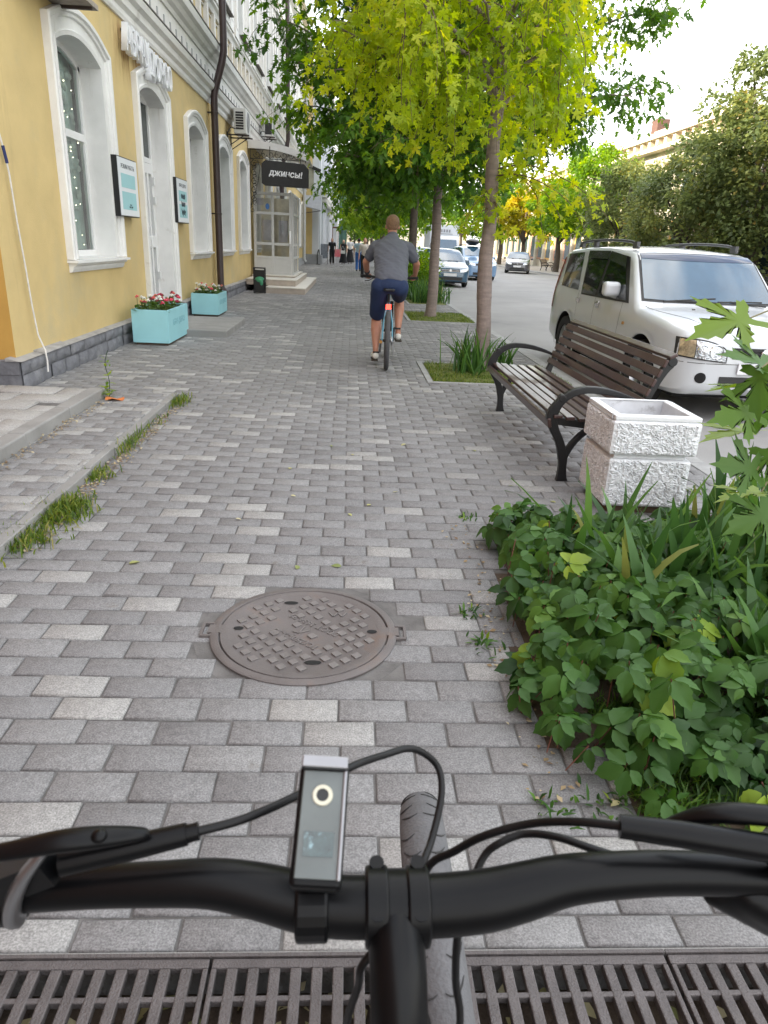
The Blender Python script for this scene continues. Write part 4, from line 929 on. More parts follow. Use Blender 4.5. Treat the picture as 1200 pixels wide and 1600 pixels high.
def flowers(cx, cy, z, hw, hl, lab, n, cols):
    t = thing('flowering_plant', lab, 'flowers', (cx, cy, z)); ng = 420
    p = np.stack([rng.uniform(-hw, hw, ng), rng.uniform(-hl, hl, ng), rng.uniform(0, .13, ng) * rng.uniform(.3, 1, ng)], 1); p[:, 2] *= 1 + .3 * np.sin(p[:, 1] * 7)
    d = unit(ng); d[:, 2] = np.abs(d[:, 2]) * .5; nn = np.tile([0, 0, 1.], (ng, 1)) + unit(ng) * .5
    scatter('leaves', OVAL, p, rotmats(d, nn), rng.uniform(.05, .085, ng), rng.random(ng), M_GER, t)
    mb = MB(); rr = random.Random(n)
    for i in range(n):
        x = rr.uniform(-hw * .95, hw * .95); y = rr.uniform(-hl, hl); zz = rr.uniform(.09, .21); c = cols[int(rr.random() ** 1.3 * len(cols))]; rad = .028 if c < 2 else .022
        mb.tube([(x, y, 0), (x, y, zz)], .003, 4, m=4)
        for q in range(7 if c < 2 else 5):
            a = 2 * PI * q / 6; mb.ell((x + rad * .7 * math.cos(a), y + rad * .7 * math.sin(a), zz + rr.uniform(-.008, .010)), (rad * .6, rad * .6, rad * .4), 6, 4, m=c)
        mb.ell((x, y, zz + .012), rad * .6, 6, 4, m=c)
    mb.build('blossoms', [pm('pink_red', (0.62, 0.05, 0.10), .6), pm('crimson', (0.28, 0.012, 0.04), .6), pm('white_petal', (0.75, 0.74, 0.68), .6), pm('coral', (0.72, 0.14, 0.12), .6), M_GER], t, smooth=70)
flowers(-2.73, 10.50, .435, .21, .54, 'red, pink and white flowers growing in the nearer blue planter', 34, [0, 2, 3, 2, 1])
flowers(-2.78, 14.48, .38, .21, .42, 'mostly white flowers with a few pink ones in the farther blue planter', 26, [2, 2, 0, 2, 3])
# ================================================================== OTHER BUILDINGS
def bldg(name, lab, loc): return thing(name, lab, 'building', loc)
M_BW = pm('cool_white_wall', (0.60, 0.62, 0.66), 0.85, var=0.06, scale=1.2, bump=.1)
M_FARG = pm('far_glass', (0.04, 0.06, 0.07), 0.12, var=.2, scale=1)
b2 = bldg('white_building', 'pale bluish white building with a yellow end wall, past the long yellow house', (-2.6, 49.3, 0))
mb = MB(); mb.box(-14, -2.86, 49.25, 49.6, 0, 11.5); mb.box(-2.859, -2.62, 49.25, 49.6, 0, 11.5); mb.build('end_wall', M_YEL, b2, world=True)
mb = MB(); mb.box(-14, -2.10, 49.62, 74, 0, 11.5); mb.box(-2.619, -2.18, 49.24, 49.61, 0, 11.5)
for i in range(8): y = 51.5 + i * 2.9; mb.box(-2.10, -1.98, y - .3, y + .3, 0, 4.0); mb.box(-2.1, -1.98, y - .25, y + .25, 4.9, 10.4)
mb.build('wall', M_BW, b2, world=True)
mb = MB(); mb.box(-3.3, -2.05, 49.18, 49.23, -.05, .62); mb.box(-2.1, -1.97, 49.24, 74, -.05, .55); mb.build('plinth', pm('grey_plinth', (0.3, .31, .33)), b2, world=True)
mb = MB()
for z, q in ((4.1, .3), (4.45, .22), (10.7, .5)): mb.box(-2.099, -2.10 + q + .1, 49.63, 74, z, z + .2)
for i in range(60): y = 49.8 + i * .4; mb.box(-2.099, -1.72, y, y + .16, 3.85, 4.09); mb.box(-2.099, -1.70, y, y + .16, 10.4, 10.69)
mb.build('cornice', M_WHT, b2, world=True)
for fl in (0, 1):
    for i in range(8):
        y = 52.95 + i * 2.9
        if y > 73: break
        z0 = 1.3 if fl == 0 else 5.8
        mb = MB(); mb.box(-2.098, -2.05, y - .55, y + .55, z0, z0 + 2.3); f = mb.build('window', M_WHT2, b2, world=True)
        g = MB(); g.box(-2.049, -2.045, y - .45, y + .45, z0 + .1, z0 + 2.2); o = g.build('pane', M_FARG); o.data.transform(Matrix.Translation((2.6, -49.3, 0))); o.parent = f
aw = thing('awning', 'pale flat awning sticking out over the pavement past the yellow wall', 'awning', (-2.6, 47.2, 3.1))
mb = MB(); mb.add([(-.5, 0, .35), (.62, 0, .12), (.62, 0, .95), (-.5, 0, .95), (-.5, 1.4, .35), (.62, 1.4, .12), (.62, 1.4, .95), (-.5, 1.4, .95)], [(0, 1, 2, 3), (7, 6, 5, 4), (0, 4, 5, 1), (1, 5, 6, 2), (2, 6, 7, 3), (3, 7, 4, 0)]); mb.build('panel', pm('awning_grey', (0.5, .52, .58), .6), aw)
mb = MB(); mb.bar((-.55, .1, -.1), (.6, .1, .1), .04, .04); mb.build('bracket', M_BLACK, aw)
b3 = bldg('white_shop_building', 'white shop building with a brown door frame and white projecting sign behind the people', (-2.2, 75, 0))
mb = MB(); mb.box(-14, -1.6, 76, 90, 0, 10); mb.box(-2.6, -2.0, 75.2, 75.99, 0, 5); mb.build('wall', M_BW, b3, world=True)
mb = MB(); mb.box(-2.0, -1.93, 75.3, 75.4, 0, 2.7); mb.box(-1.45, -1.38, 75.3, 75.4, 0, 2.7); mb.box(-2.0, -1.38, 75.3, 75.4, 2.7, 2.85); mb.build('door_frame', pm('brown_frame', (0.12, .05, .035), .6), b3, world=True)
mb = MB(); mb.box(-2.1, -1.0, 75.0, 75.25, 3.4, 4.0); mb.build('shop_sign', M_WHT2, b3, world=True)
b4 = bldg('green_glass_building', 'green tinted glass corner building rising beyond the people at the street end', (-1.2, 91, 0))
mb = MB(); mb.box(-12, -.75, 91, 112, 0, 9.5); mb.build('wall', pm('green_glass', (0.07, .16, .13), .15, var=.3, scale=.4), b4, world=True)
mb = MB()
for i in range(8): mb.box(-.76 - i * .5, -.70 - i * .5, 90.94, 90.99, 0, 9.4)
for z in (0.4, 2.6, 4.8, 7.0, 9.2): mb.box(-5, -.69, 90.9, 90.94, z, z + .12)
mb.build('mullions', pm('green_frame', (0.04, .10, .08), .5), b4, world=True)
b5 = bldg('terrace_building', 'pale terrace beyond the green glass building', (-3, 114, 0))
mb = MB(); mb.box(-16, -2.4, 114, 190, 0, 7.5); mb.build('wall', M_BW, b5, world=True)
mb = MB(); mb.box(-16.2, -2.0, 113.8, 190, 7.502, 7.9); mb.build('roof', M_CONC, b5, world=True)
# right-hand side: long pale house with pilasters, shopfronts in low sun
M_BEI = pm('beige_render', (0.52, 0.47, 0.40), .85, var=.08, scale=.8, bump=.1)
M_TERR = pm('terracotta_panel', (0.42, 0.23, 0.16), .85, var=.12, scale=1.2)
r1 = bldg('long_beige_building', 'long beige building with pilasters and terracotta bays across the road', (19.5, 70, 0))
mb = MB(); mb.box(19.5, 31, 38, 112, 0, 7.7); mb.build('wall', M_BEI, r1, world=True)
mb = MB()
i = 0; y = 39.0
while y < 111: mb.box(19.2, 19.499, y, y + .55, 0, 6.9); mb.box(19.1, 19.499, y - .08, y + .63, 6.9, 7.2); mb.box(19.1, 19.499, y - .08, y + .63, 0, .6); y += 3.2
mb.build('pilasters', pm('pale_pilaster', (0.60, .56, .48), .8, var=.06), r1, world=True)
y = 39.75; k = 0
while y < 110:
    mb = MB(); mb.box(19.36, 19.499, y, y + 2.2, .7, 3.6); f = mb.build('shopfront', (M_TERR if k % 3 != 1 else pm('ochre_shop', (0.55, .33, .10), .7)), r1, world=True)
    g = MB(); g.box(19.34, 19.359, y + .4, y + 1.8, .9, 2.9); o = g.build('pane', M_FARG); o.data.transform(Matrix.Translation((-19.5, -70, 0))); o.parent = f
    mb = MB(); mb.box(19.42, 19.499, y + .5, y + 1.7, 4.3, 6.3); mb.build('window', M_FARG, r1, world=True); y += 3.2; k += 1
mb = MB(); mb.box(18.9, 31, 37.9, 112, 7.702, 7.95); mb.box(18.7, 31, 37.8, 112, 8.35, 8.6); mb.box(19.3, 31, 37.95, 112, 7.951, 8.349)
y = 38
while y < 111: mb.box(18.85, 19.299, y, y + .4, 7.96, 8.34); y += 1.25
y = 38
while y < 111: mb.box(19.0, 19.3, y, y + 1.7, 8.61, 8.85); y += 2.4
mb.build('cornice', pm('cream_cornice', (0.62, .55, .45), .8), r1, world=True)
mb = MB(); mb.box(20.0, 20.8, 51.5, 52.5, 8.6, 10.0); mb.build('chimney', pm('brown_brick', (0.11, .06, .05), .9), r1, world=True)
r2 = bldg('grey_stone_building', 'grey stone building seen under the trees behind the white car', (17.2, 16, 0))
mb = MB(); mb.box(17.2, 29, 4, 34, 0, 6.5); mb.build('wall', pm('grey_ashlar', (0.36, .35, .35), .85, var=.12, scale=1.5, bump=.2), r2, world=True)
mb = MB()
for i in range(8): y = 6 + i * 3.4; mb.box(17.1, 17.199, y, y + 1.5, 1.0, 3.0)
mb.build('window', M_FARG, r2, world=True)
mb = MB(); mb.box(16.9, 29.2, 3.8, 34.2, 6.502, 7.0); mb.build('roof', M_CONC, r2, world=True)
hb = bldg('far_house', 'pale house closing the view at the far end of the road', (6, 190, 0))
mb = MB(); mb.box(-10, 30, 195, 210, 0, 9); mb.build('wall', M_BEI, hb, world=True); mb = MB(); mb.box(-10.5, 30.5, 194.5, 210.5, 9.002, 9.6); mb.build('roof', M_TERR, hb, world=True)
# ================================================================== TREES
M_BARK = pm('pale_bark', (0.235, 0.185, 0.165), .85, var=.22, scale=6, bump=.9, bscale=34, stretch=(1.0, 1.0, 4.5), stain=((0.10, .075, .065), .60, .70, 5), streak=((0.17, .14, .12), .52, .72, 9))
M_BARK2 = pm('dark_bark', (0.10, 0.08, 0.065), .9, var=.3, scale=8, bump=.9, bscale=30)
M_TWIG = pm('twig', (0.12, .08, .05), .8, var=.2)
M_LY = leaf_mat('lime_leaf', [(0, (0.15, 0.25, 0.015)), (0.35, (0.27, 0.38, 0.02)), (0.75, (0.38, 0.46, 0.028)), (1, (0.52, 0.52, 0.04))], .55)
M_LG = leaf_mat('green_leaf', [(0, (0.030, 0.085, 0.012)), (0.5, (0.070, 0.165, 0.018)), (0.9, (0.15, 0.28, 0.022)), (1, (0.30, 0.36, 0.03))], .48)
M_LM = leaf_mat('mid_leaf', [(0, (0.05, 0.12, 0.015)), (0.5, (0.12, 0.24, 0.02)), (1, (0.28, 0.38, 0.03))], .5)
M_LD = leaf_mat('dense_leaf', [(0, (0.065, 0.095, 0.035)), (0.5, (0.125, 0.165, 0.055)), (0.9, (0.23, 0.25, 0.065)), (1, (0.30, 0.22, 0.06))], .35)
M_LYW = leaf_mat('golden_leaf', [(0, (0.14, .17, .02)), (0.5, (0.36, .34, .02)), (1, (0.58, .46, .03))], .5)
def tree(name, lab, base, tops, r0, r1, H, limbs, leafm, tpl, ls, per, group=None, bark=None, twig_len=0.9, droop=.9, extra=(), seed=1, fork=3.0, tint=(0, 1), spread=.3, kinks=.03, subs=3, step=.07, start=.15, zcut=1.85):
    """trunk (a bent tapering tube) with limbs; twigs hang from the limbs and carry the leaves.
       limbs: (height on trunk, azimuth deg, reach, rise, n twigs)"""
    R_ = random.Random(seed); rg = np.random.default_rng(seed); bark = bark or M_BARK
    t = thing(name, lab, 'tree', (base[0], base[1], 0), group=group)
    mb = MB(); n = 14; tr = []
    for i in range(n + 1):
        f = i / n; tr.append(Vector((tops[0] * f + R_.uniform(-kinks, kinks) * (f > 0), tops[1] * f + R_.uniform(-kinks, kinks) * (f > 0), H * f - .05)))
    tr = smooth_path(tr, 3); m = len(tr)
    rad = [r0 + (r1 - r0) * (i / (m - 1)) ** .8 + (0.35 * r0 * math.exp(-i * 1.2)) + R_.uniform(-.004, .006) for i in range(m)]
    mb.tube(tr, rad, 14)
    P = []; D = []; TW = []
    def at_h(h): f = max(0, min(.999, h / H)) * (m - 1); i = int(f); return tr[i].lerp(tr[i + 1], f - i), rad[i]
    tw = MB()
    def twig(p0, d0, ln, dr, rr0=.006):
        k = max(4, int(ln / step)); p = Vector(p0); d = Vector(d0).normalized(); pts = [p.copy()]
        for i in range(k):
            d = (d + Vector((R_.uniform(-.12, .12), R_.uniform(-.12, .12), -dr / k * 2.2 + R_.uniform(-.08, .08)))).normalized(); p = p + d * (ln / k); pts.append(p.copy())
            if p.z < zcut and not getattr(twig, 'low', False): break
            for q in range(per):
                s = 1 if (i + q) % 2 else -1; side = d.cross(Vector((0, 0, 1)));
                if side.length < .05: side = Vector((1, 0, 0))
                side.normalize(); a = R_.uniform(0, 2 * PI)
                dirv = side * s * R_.uniform(.5, 1.1) + d * R_.uniform(-.1, .7) + Vector((0, 0, R_.uniform(-.9, -.1)))
                P.append(p + side * s * R_.uniform(0, spread * .25) + Vector((R_.gauss(0, 1), R_.gauss(0, 1), R_.gauss(0, .8))) * spread * .22); D.append(dirv)
        tw.tube(pts, [rr0 * (1 - .7 * i / len(pts)) for i in range(len(pts))], 4, cap=False)
    for (h, az, reach, rise, nt_) in limbs:
        p0, rr = at_h(h); a = math.radians(az); dx, dy = math.sin(a), math.cos(a); path = []
        for i in range(8):
            f = i / 7; path.append(p0 + Vector((dx * reach * f, dy * reach * f, rise * (1.25 * f - .35 * f * f))) + Vector((R_.uniform(-1, 1), R_.uniform(-1, 1), R_.uniform(-1, 1))) * .05 * reach * f * (f < .99))
        path = smooth_path(path, 3); lr = min(rr * .55, .018 + .013 * reach); mb.tube(path, [max(.006, lr * (1 - .85 * i / len(path))) for i in range(len(path))], 7)
        for j in range(nt_):
            f = start + (1 - start) * (j + R_.random()) / nt_; f = min(.999, f); i = int(f * (len(path) - 1)); q = path[i]
            dd = Vector((dx, dy, .15)) * .6 + Vector((R_.uniform(-1, 1), R_.uniform(-1, 1), R_.uniform(-.35, .6)))
            twig(q, dd, twig_len * R_.uniform(.55, 1.25) * (1 - .3 * f), droop * R_.uniform(.5, 1.3))
    for (p0, d0, ln, dr) in extra:
        twig.low = True; twig(Vector(p0), Vector(d0), ln, dr, .009)
    mb.build('trunk', bark, t, smooth=60, weld=False)
    P = np.array([tuple(p) for p in P]); D = np.array([tuple(d) for d in D]); nl = len(P)
    nn = np.tile([0, 0, 1.], (nl, 1)) + rg.normal(size=(nl, 3)) * .55
    low = mnoise; ti = np.clip(np.array([mnoise.noise(Vector((a * .9 + seed, b_ * .9, c * .9))) for a, b_, c in P]) * .55 + .45 + rg.normal(0, .17, nl), 0, 1)
    ti = tint[0] + ti * (tint[1] - tint[0])
    scl = ls * rg.uniform(.6, 1.15, nl)
    cr_ = scatter('crown', tpl, P, rotmats(D, nn), scl, ti, leafm, t)
    tw.build('twigs', M_TWIG, t, weld=False)
    return t, nl
def ring(n, hs, reach, rise, nt_, seed, a0=0, a1=360):
    R_ = random.Random(seed); o = []
    for i in range(n):
        f = i / max(1, n - 1); h = hs[0] + (hs[1] - hs[0]) * f
        o.append((h, a0 + (a1 - a0) * ((i * .618) % 1) + R_.uniform(-12, 12), (reach[0] + (reach[1] - reach[0]) * f) * R_.uniform(.8, 1.15), (rise[0] + (rise[1] - rise[0]) * f) * R_.uniform(.8, 1.2), nt_))
    return o
NL = 0
_lim1 = [(h, a, (r * .50 if math.sin(math.radians(a)) > .25 else (r * 1.08 if math.sin(math.radians(a)) < -.2 else r)), z, (n - 3 if math.sin(math.radians(a)) > .25 else n)) for h, a, r, z, n in ring(20, (3.1, 6.4), (1.75, 1.4), (.6, .9), 9, 3) + ring(9, (3.0, 3.9), (1.7, 1.4), (.5, .6), 9, 5, 60, 300) + [(3.2, 265, 1.7, .5, 13), (3.8, 250, 1.8, .6, 13), (3.3, 205, 1.2, .5, 8)]]
t1, n_ = tree('maple_tree', 'young maple with bright yellow-green drooping leaves and a pale trunk, beside the bench', (1.65, 8.87), (-.02, .45), .098, .045, 6.6,
     _lim1,
     M_LY, MAPLE, .108, 2, twig_len=1.35, droop=2.0, seed=11, tint=(.1, 1), step=.062, start=.30, zcut=2.28,
     extra=[((-.01, .12, 2.28), (.9, -.3, .25), 1.25, .8), ((-.01, .12, 2.30), (1, -.1, .1), 1.15, .9), ((-.01, .12, 2.32), (1, -.35, .35), 1.6, .55), ((-.01, .12, 2.25), (1, -.45, .2), 1.35, .6), ((0, .12, 2.05), (-.8, -.5, .45), .62, 1.2), ((0, .12, 2.12), (-.4, -.8, .3), .45, 1.3), ((0, .12, 1.98), (.2, -.9, .4), .4, 1.4), ((0, .1, 1.9), (-.9, -.2, .3), .5, 1.2)]); NL += n_
t2, n_ = tree('maple_tree', 'dark green maple whose slim pale trunk stands between the cyclist and the blue saloon', (1.76, 15.85), (.1, .5), .115, .06, 8.5,
     ring(30, (3.0, 8.2), (3.1, 1.8), (.5, 1.2), 26, 8) + [(2.9, 205, 2.1, .3, 26), (3.0, 160, 2.0, .3, 24), (2.9, 240, 2.2, .2, 26), (3.2, 275, 3.0, .9, 30), (4.2, 262, 3.6, 1.3, 34), (4.6, 240, 3.6, 1.6, 34), (3.6, 92, 3.8, 1.0, 30), (4.0, 80, 4.6, .8, 30), (4.8, 85, 4.8, 1.6, 30), (5.2, 100, 4.2, 1.8, 28), (5.0, 215, 3.2, 1.3, 30)],
     M_LG, MAPLE_FAR, .165, 3, twig_len=1.15, droop=.8, seed=23, spread=.5, tint=(0, .95), step=.10); NL += n_
t3, n_ = tree('maple_tree', 'dense green maple with a dark trunk half hidden behind the cyclist', (2.15, 26.2), (0, .4), .16, .08, 9.0,
     ring(30, (3.4, 8.6), (3.6, 1.8), (.1, 1.1), 24, 9), M_LG, MAPLE_FAR, .22, 3, bark=M_BARK2, twig_len=1.3, droop=.8, seed=31, spread=.7, tint=(0, .9), step=.14); NL += n_
t4, n_ = tree('maple_tree', 'light green low-branching maple over the pavement, above the walking people', (1.9, 36.5), (0, .3), .15, .08, 8.5,
     ring(26, (3.0, 8.0), (3.4, 1.8), (-.3, 1.0), 24, 10), M_LM, MAPLE_FAR, .24, 3, bark=M_BARK2, twig_len=1.4, droop=.9, seed=37, spread=.8, step=.15); NL += n_
for i, (x, y, lab, mat_) in enumerate(((1.9, 47, 'green street maple farther along the pavement, behind the light green one', M_LM), (2.0, 60, 'street maple on the kerb level with the truck', M_LG), (2.0, 78, 'distant street maple near the green glass building', M_LM), (2.0, 98, 'farthest street maple of the pavement row', M_LG))):
    tt, n_ = tree('maple_tree', lab, (x, y), (0, .2), .16, .08, 8.0, ring(16, (3.0, 7.6), (3.0, 1.8), (0, 1.0), 16, 40 + i), mat_, MAPLE_FAR, .34, 3, bark=M_BARK2, twig_len=1.4, droop=.9, seed=50 + i, spread=1.0, step=.22, group='street maples in a row along the pavement'); NL += n_
def dense(name, lab, base, H, rad, n, ls, leafm, seed, trunk=.22, zlow=.6, clumps=60, bark=None, group=None, tpl=QUAD, shape=1.0, low=.85, tint=(0, 1)):
    """broad crown made of many leaf clumps with gaps, on a forked trunk"""
    rg = np.random.default_rng(seed); R_ = random.Random(seed); t = thing(name, lab, 'tree', (base[0], base[1], 0), group=group)
    mb = MB(); mb.tube(smooth_path([(0, 0, -.1), (.05, .05, H * .2), (-.05, .1, H * .45), (0, 0, H * .8)]), [trunk * (1.2 - i / 14) for i in range(13)], 10)
    C = []
    for i in range(clumps):
        u = rg.normal(size=3); u /= np.linalg.norm(u); q = .62 + .38 * rg.random()
        f = (u[2] * q + 1) / 2; z = zlow + (H - zlow) * f; rr = rad * (math.sin(PI * min(1, max(0, f * low + (1 - low)))) ** .6) if shape else rad
        h = math.hypot(u[0], u[1]) + 1e-6; C.append((u[0] / h * rr * q * math.sqrt(rg.random() * .5 + .5), u[1] / h * rr * q * math.sqrt(rg.random() * .5 + .5), z + rg.normal(0, .03 * H), rad * rg.uniform(.10, .36)))
    for i in range(9):
        c = C[R_.randrange(len(C))]; mb.tube(smooth_path([(0, 0, H * .3), (c[0] * .5, c[1] * .5, (c[2] + H * .3) / 2 + .2), (c[0], c[1], c[2])]), [.07 * trunk / .22 * (1.1 - i_ / 9) for i_ in range(9)], 6)
    mb.build('trunk', bark or M_BARK2, t, smooth=60, weld=False)
    C = np.array(C); idx = rg.integers(0, len(C), n); u = rg.normal(size=(n, 3)); u /= np.linalg.norm(u, axis=1, keepdims=True)
    r = C[idx, 3:4] * (rg.random((n, 1)) ** .45); sq = np.array([[1, 1, .75]]); P = C[idx, :3] + u * r * sq
    D = u * np.array([[1, 1, .5]]) + rg.normal(size=(n, 3)) * .4; D[:, 2] -= .3
    nn = np.tile([0, 0, 1.], (n, 1)) + rg.normal(size=(n, 3)) * .6
    ct = rg.random(len(C)); ti = np.clip(ct[idx] * .5 + .25 + rg.normal(0, .14, n), 0, 1); ti = tint[0] + ti * (tint[1] - tint[0])
    scatter('crown', tpl, P, rotmats(D, nn), ls * rg.uniform(.6, 1.3, n), ti, leafm, t)
    return t
dense('leafy_tree', 'tallest dense tree behind the white car, its top golden in the sun', (16.2, 29.5), 9.6, 3.5, 26000, .21, M_LD, 61, trunk=.3, zlow=1.2, clumps=120, low=.9)
dense('leafy_tree', 'dark evergreen-like tree directly above the roof of the white car', (15.0, 33.5), 6.0, 2.9, 17000, .17, M_LD, 62, zlow=1.0, clumps=85)
dense('leafy_tree', 'dark rounded tree hanging low over the far pavement', (15.4, 42), 6.4, 2.8, 13000, .19, M_LD, 63, zlow=1.6, clumps=70)
dense('leafy_tree', 'yellowing tree in front of the long beige building', (15.8, 50), 8.0, 3.2, 13000, .24, M_LM, 64, zlow=2.4, clumps=70, tint=(.1, 1))
dense('leafy_tree', 'bright yellow tree on the far pavement above the parked grey car', (14.8, 64), 6.3, 2.3, 7000, .26, M_LYW, 65, zlow=2.6, clumps=40)
dense('leafy_tree', 'green tree on the far pavement near the iron bench', (15.9, 57), 6.6, 2.6, 9000, .25, M_LM, 66, zlow=2.9, clumps=48)
dense('leafy_tree', 'tree just beyond the bright yellow one across the road', (15.2, 76), 7.8, 3.4, 6500, .34, M_LM, 67, zlow=2.4, clumps=40)
dense('leafy_tree', 'broad tree closing the street in the distance', (8.5, 150), 13, 8, 6500, .7, M_LM, 68, zlow=2, clumps=50)
dense('leafy_tree', 'distant tree by the terrace at the street end', (0.5, 165), 13, 7, 4500, .8, M_LG, 69, zlow=2, clumps=40)
dense('leafy_tree', 'distant tree on the far pavement near the street end', (16, 110), 10, 5, 4500, .5, M_LG, 70, zlow=2.4, clumps=36)
dense('leafy_tree', 'dusty tree nearest the grey stone building behind the white car', (15.6, 21.5), 7.5, 2.3, 15000, .17, M_LD, 71, zlow=1.9, clumps=80)
# ================================================================== PLANTS
M_IRIS = leaf_mat('iris_leaf', [(0, (0.030, 0.078, 0.022)), (0.6, (0.068, 0.16, 0.036)), (0.95, (0.12, 0.24, 0.05)), (1, (0.26, .25, .08))], .3, .42)
M_GRS = leaf_mat('grass_blade', [(0, (0.05, 0.10, 0.015)), (0.6, (0.12, 0.19, 0.025)), (0.92, (0.22, 0.26, 0.04)), (1, (0.38, 0.32, .12))], .4)
M_VINE = leaf_mat('creeper_leaf', [(0, (0.020, 0.062, 0.012)), (0.6, (0.055, 0.14, 0.022)), (0.9, (0.11, 0.22, 0.03)), (1, (0.27, 0.37, .03))], .28, .5)
def blades(n, px, py, hmin, hmax, wd, lean, rg, z=0.0, seg=5, bend=.5, azc=None):
    """strap leaves: tapered strips that bend over"""
    V = []; F = []; T = []; k = 0
    for i in range(n):
        x, y = px(i), py(i); h = rg.uniform(hmin, hmax); a = rg.uniform(0, 2 * PI); le = abs(rg.normal(0, lean)); b = rg.uniform(.2, 1) * bend; w_ = wd * rg.uniform(.7, 1.15); ta = a + rg.normal(0, .5)
        ca, sa = math.cos(a), math.sin(a); wx, wy = -math.sin(ta) * w_, math.cos(ta) * w_; ti = rg.random()
        for s in range(seg + 1):
            f = s / seg; ang = le + b * f * f; r = h * (math.sin(le) * f + b * f * f * .5); zz = h * f * math.cos(min(1.3, ang * .8)); ww = (1 - f ** 3) * (.75 + .5 * math.sin(PI * f * .8)) if s < seg else 0.04
            V.append((x + ca * r - wx * ww / 2, y + sa * r - wy * ww / 2, z + zz)); V.append((x + ca * r + wx * ww / 2, y + sa * r + wy * ww / 2, z + zz + .15 * w_))
        for s in range(seg): q = k + s * 2; F.append((q, q + 1, q + 3, q + 2)); T.append(ti)
        k += 2 * (seg + 1)
    return np.array(V), np.array(F), np.array(T)
def iris(lab, x, y, r, n, hmin, hmax, wd, seed, lean=.28, group=None, bend=.55):
    rg = np.random.default_rng(seed); q = rg.normal(0, r * .5, (n, 2))
    V, F, T = blades(n, lambda i: q[i, 0], lambda i: q[i, 1], hmin, hmax, wd, lean, rg, 0, 6, bend)
    o = raw_mesh('iris_clump', V, F, T, M_IRIS); o.location = (x, y, -.01); return tag(o, lab, 'iris', group)
iris('clump of sword-shaped iris leaves at the foot of the yellow-green maple', 1.50, 8.72, .26, 78, .28, .62, .030, 80)
iris('small iris clump on the road side of the yellow-green maple trunk', 1.93, 8.85, .16, 30, .25, .55, .028, 81, .4)
def tuft(name, lab, cat, spots, hmin, hmax, wd, seed, kind=None, mat=None, lean=.5, bend=.9):
    rg = np.random.default_rng(seed); parts = []
    for (x, y, rx, ry, n, z) in spots:
        q = rg.normal(0, 1, (n, 2)) * [rx, ry]; parts.append(blades(n, lambda i: x + q[i, 0], lambda i: y + q[i, 1], hmin, hmax, wd, lean, rg, z, 3, bend))
    V, F, T = join_raw(parts); return tag(raw_mesh(name, V, F, T, mat or M_GRS), lab, cat, kind=kind)
def area(x0, x1, y0, y1, n, z, hmin, hmax, wd, seed, lean=.6):
    rg = np.random.default_rng(seed); px = rg.uniform(x0, x1, n); py = rg.uniform(y0, y1, n)
    return blades(n, lambda i: px[i], lambda i: py[i], hmin, hmax, wd, lean, rg, z, 2, 1.0)
V, F, T = join_raw([area(.98, 2.6, 7.98, 8.45, 5200, 0, .015, .06, .005, 90), area(.98, 2.6, 8.45, 9.36, 4200, 0, .015, .055, .005, 91), area(1.25, 2.6, 14.8, 16.85, 5500, 0, .02, .06, .007, 92)])
tag(raw_mesh('short_grass', V, F, T, M_GRS), 'short yellowish grass in the paved tree squares', 'grass', kind='stuff')
V, F, T = join_raw([area(.84, 2.2, 1.44, 1.95, 11000, .008, .02, .09, .005, 93), area(.80, 2.6, 1.4, 3.6, 2500, 0, .03, .12, .006, 94)])
tag(raw_mesh('lawn', V, F, T, leaf_mat('lawn_blade', [(0, (.025, .065, .01)), (.7, (.06, .14, .016)), (1, (.14, .24, .025))], .35)), 'low dark grass at the near corner of the planted bed', 'grass', kind='stuff')
# shrubs and iris of the far bed behind the cyclist
rgx = np.random.default_rng(5)
for i, (x, y) in enumerate(((1.9, 19.7), (2.35, 19.9), (1.75, 20.7), (2.4, 21.2))):
    iris(('iris clump at the pavement corner of the long bed beyond the second tree square', 'iris clump at the front corner of the long bed, nearest the road', 'iris clump under the light green bush behind the cyclist', 'iris clump along the road side of the long bed')[i], x, y, .35, 90, .35, .75, .03, 100 + i, .3)
def bush(lab, x, y, r, h, n, seed, mat, ls=.11):
    rg = np.random.default_rng(seed); u = rg.normal(size=(n, 3)); u /= np.linalg.norm(u, axis=1, keepdims=True); rr = rg.random((n, 1)) ** .4
    P = u * rr * np.array([[r, r, h / 2]]) * (1 + .25 * np.sin(u[:, :1] * 6 + seed) * np.cos(u[:, 1:2] * 5)) + np.array([[0, 0, h / 2]]); P[:, 2] = np.maximum(P[:, 2], .03)
    D = u + rg.normal(size=(n, 3)) * .5; nn = np.tile([0, 0, 1.], (n, 1)) + rg.normal(size=(n, 3)) * .5
    t = thing('shrub', lab, 'shrub', (x, y, 0)); scatter('foliage', OVAL, P, rotmats(D, nn), ls * rg.uniform(.6, 1.2, n), np.clip(rg.normal(.5, .25, n), 0, 1), mat, t)
    mb = MB(); R_ = random.Random(seed)
    for i in range(9): a = R_.uniform(0, 6.28); mb.tube([(0.02 * math.cos(a), .02 * math.sin(a), 0), (r * .3 * math.cos(a), r * .3 * math.sin(a), h * .4), (r * .6 * math.cos(a), r * .6 * math.sin(a), h * .8)], [.012, .009, .004], 5)
    mb.build('stems', M_TWIG, t); return t
bush('light green bush right behind the cyclist', 1.9, 22.3, .75, 1.35, 2600, 110, M_LM)
bush('darker bush beyond the light green one, along the road', 2.2, 24.8, .8, 1.1, 2000, 111, M_LG)
bush('low bush in the long bed before the dark tree trunk', 2.0, 27.8, .7, 1.0, 1400, 112, M_LM)
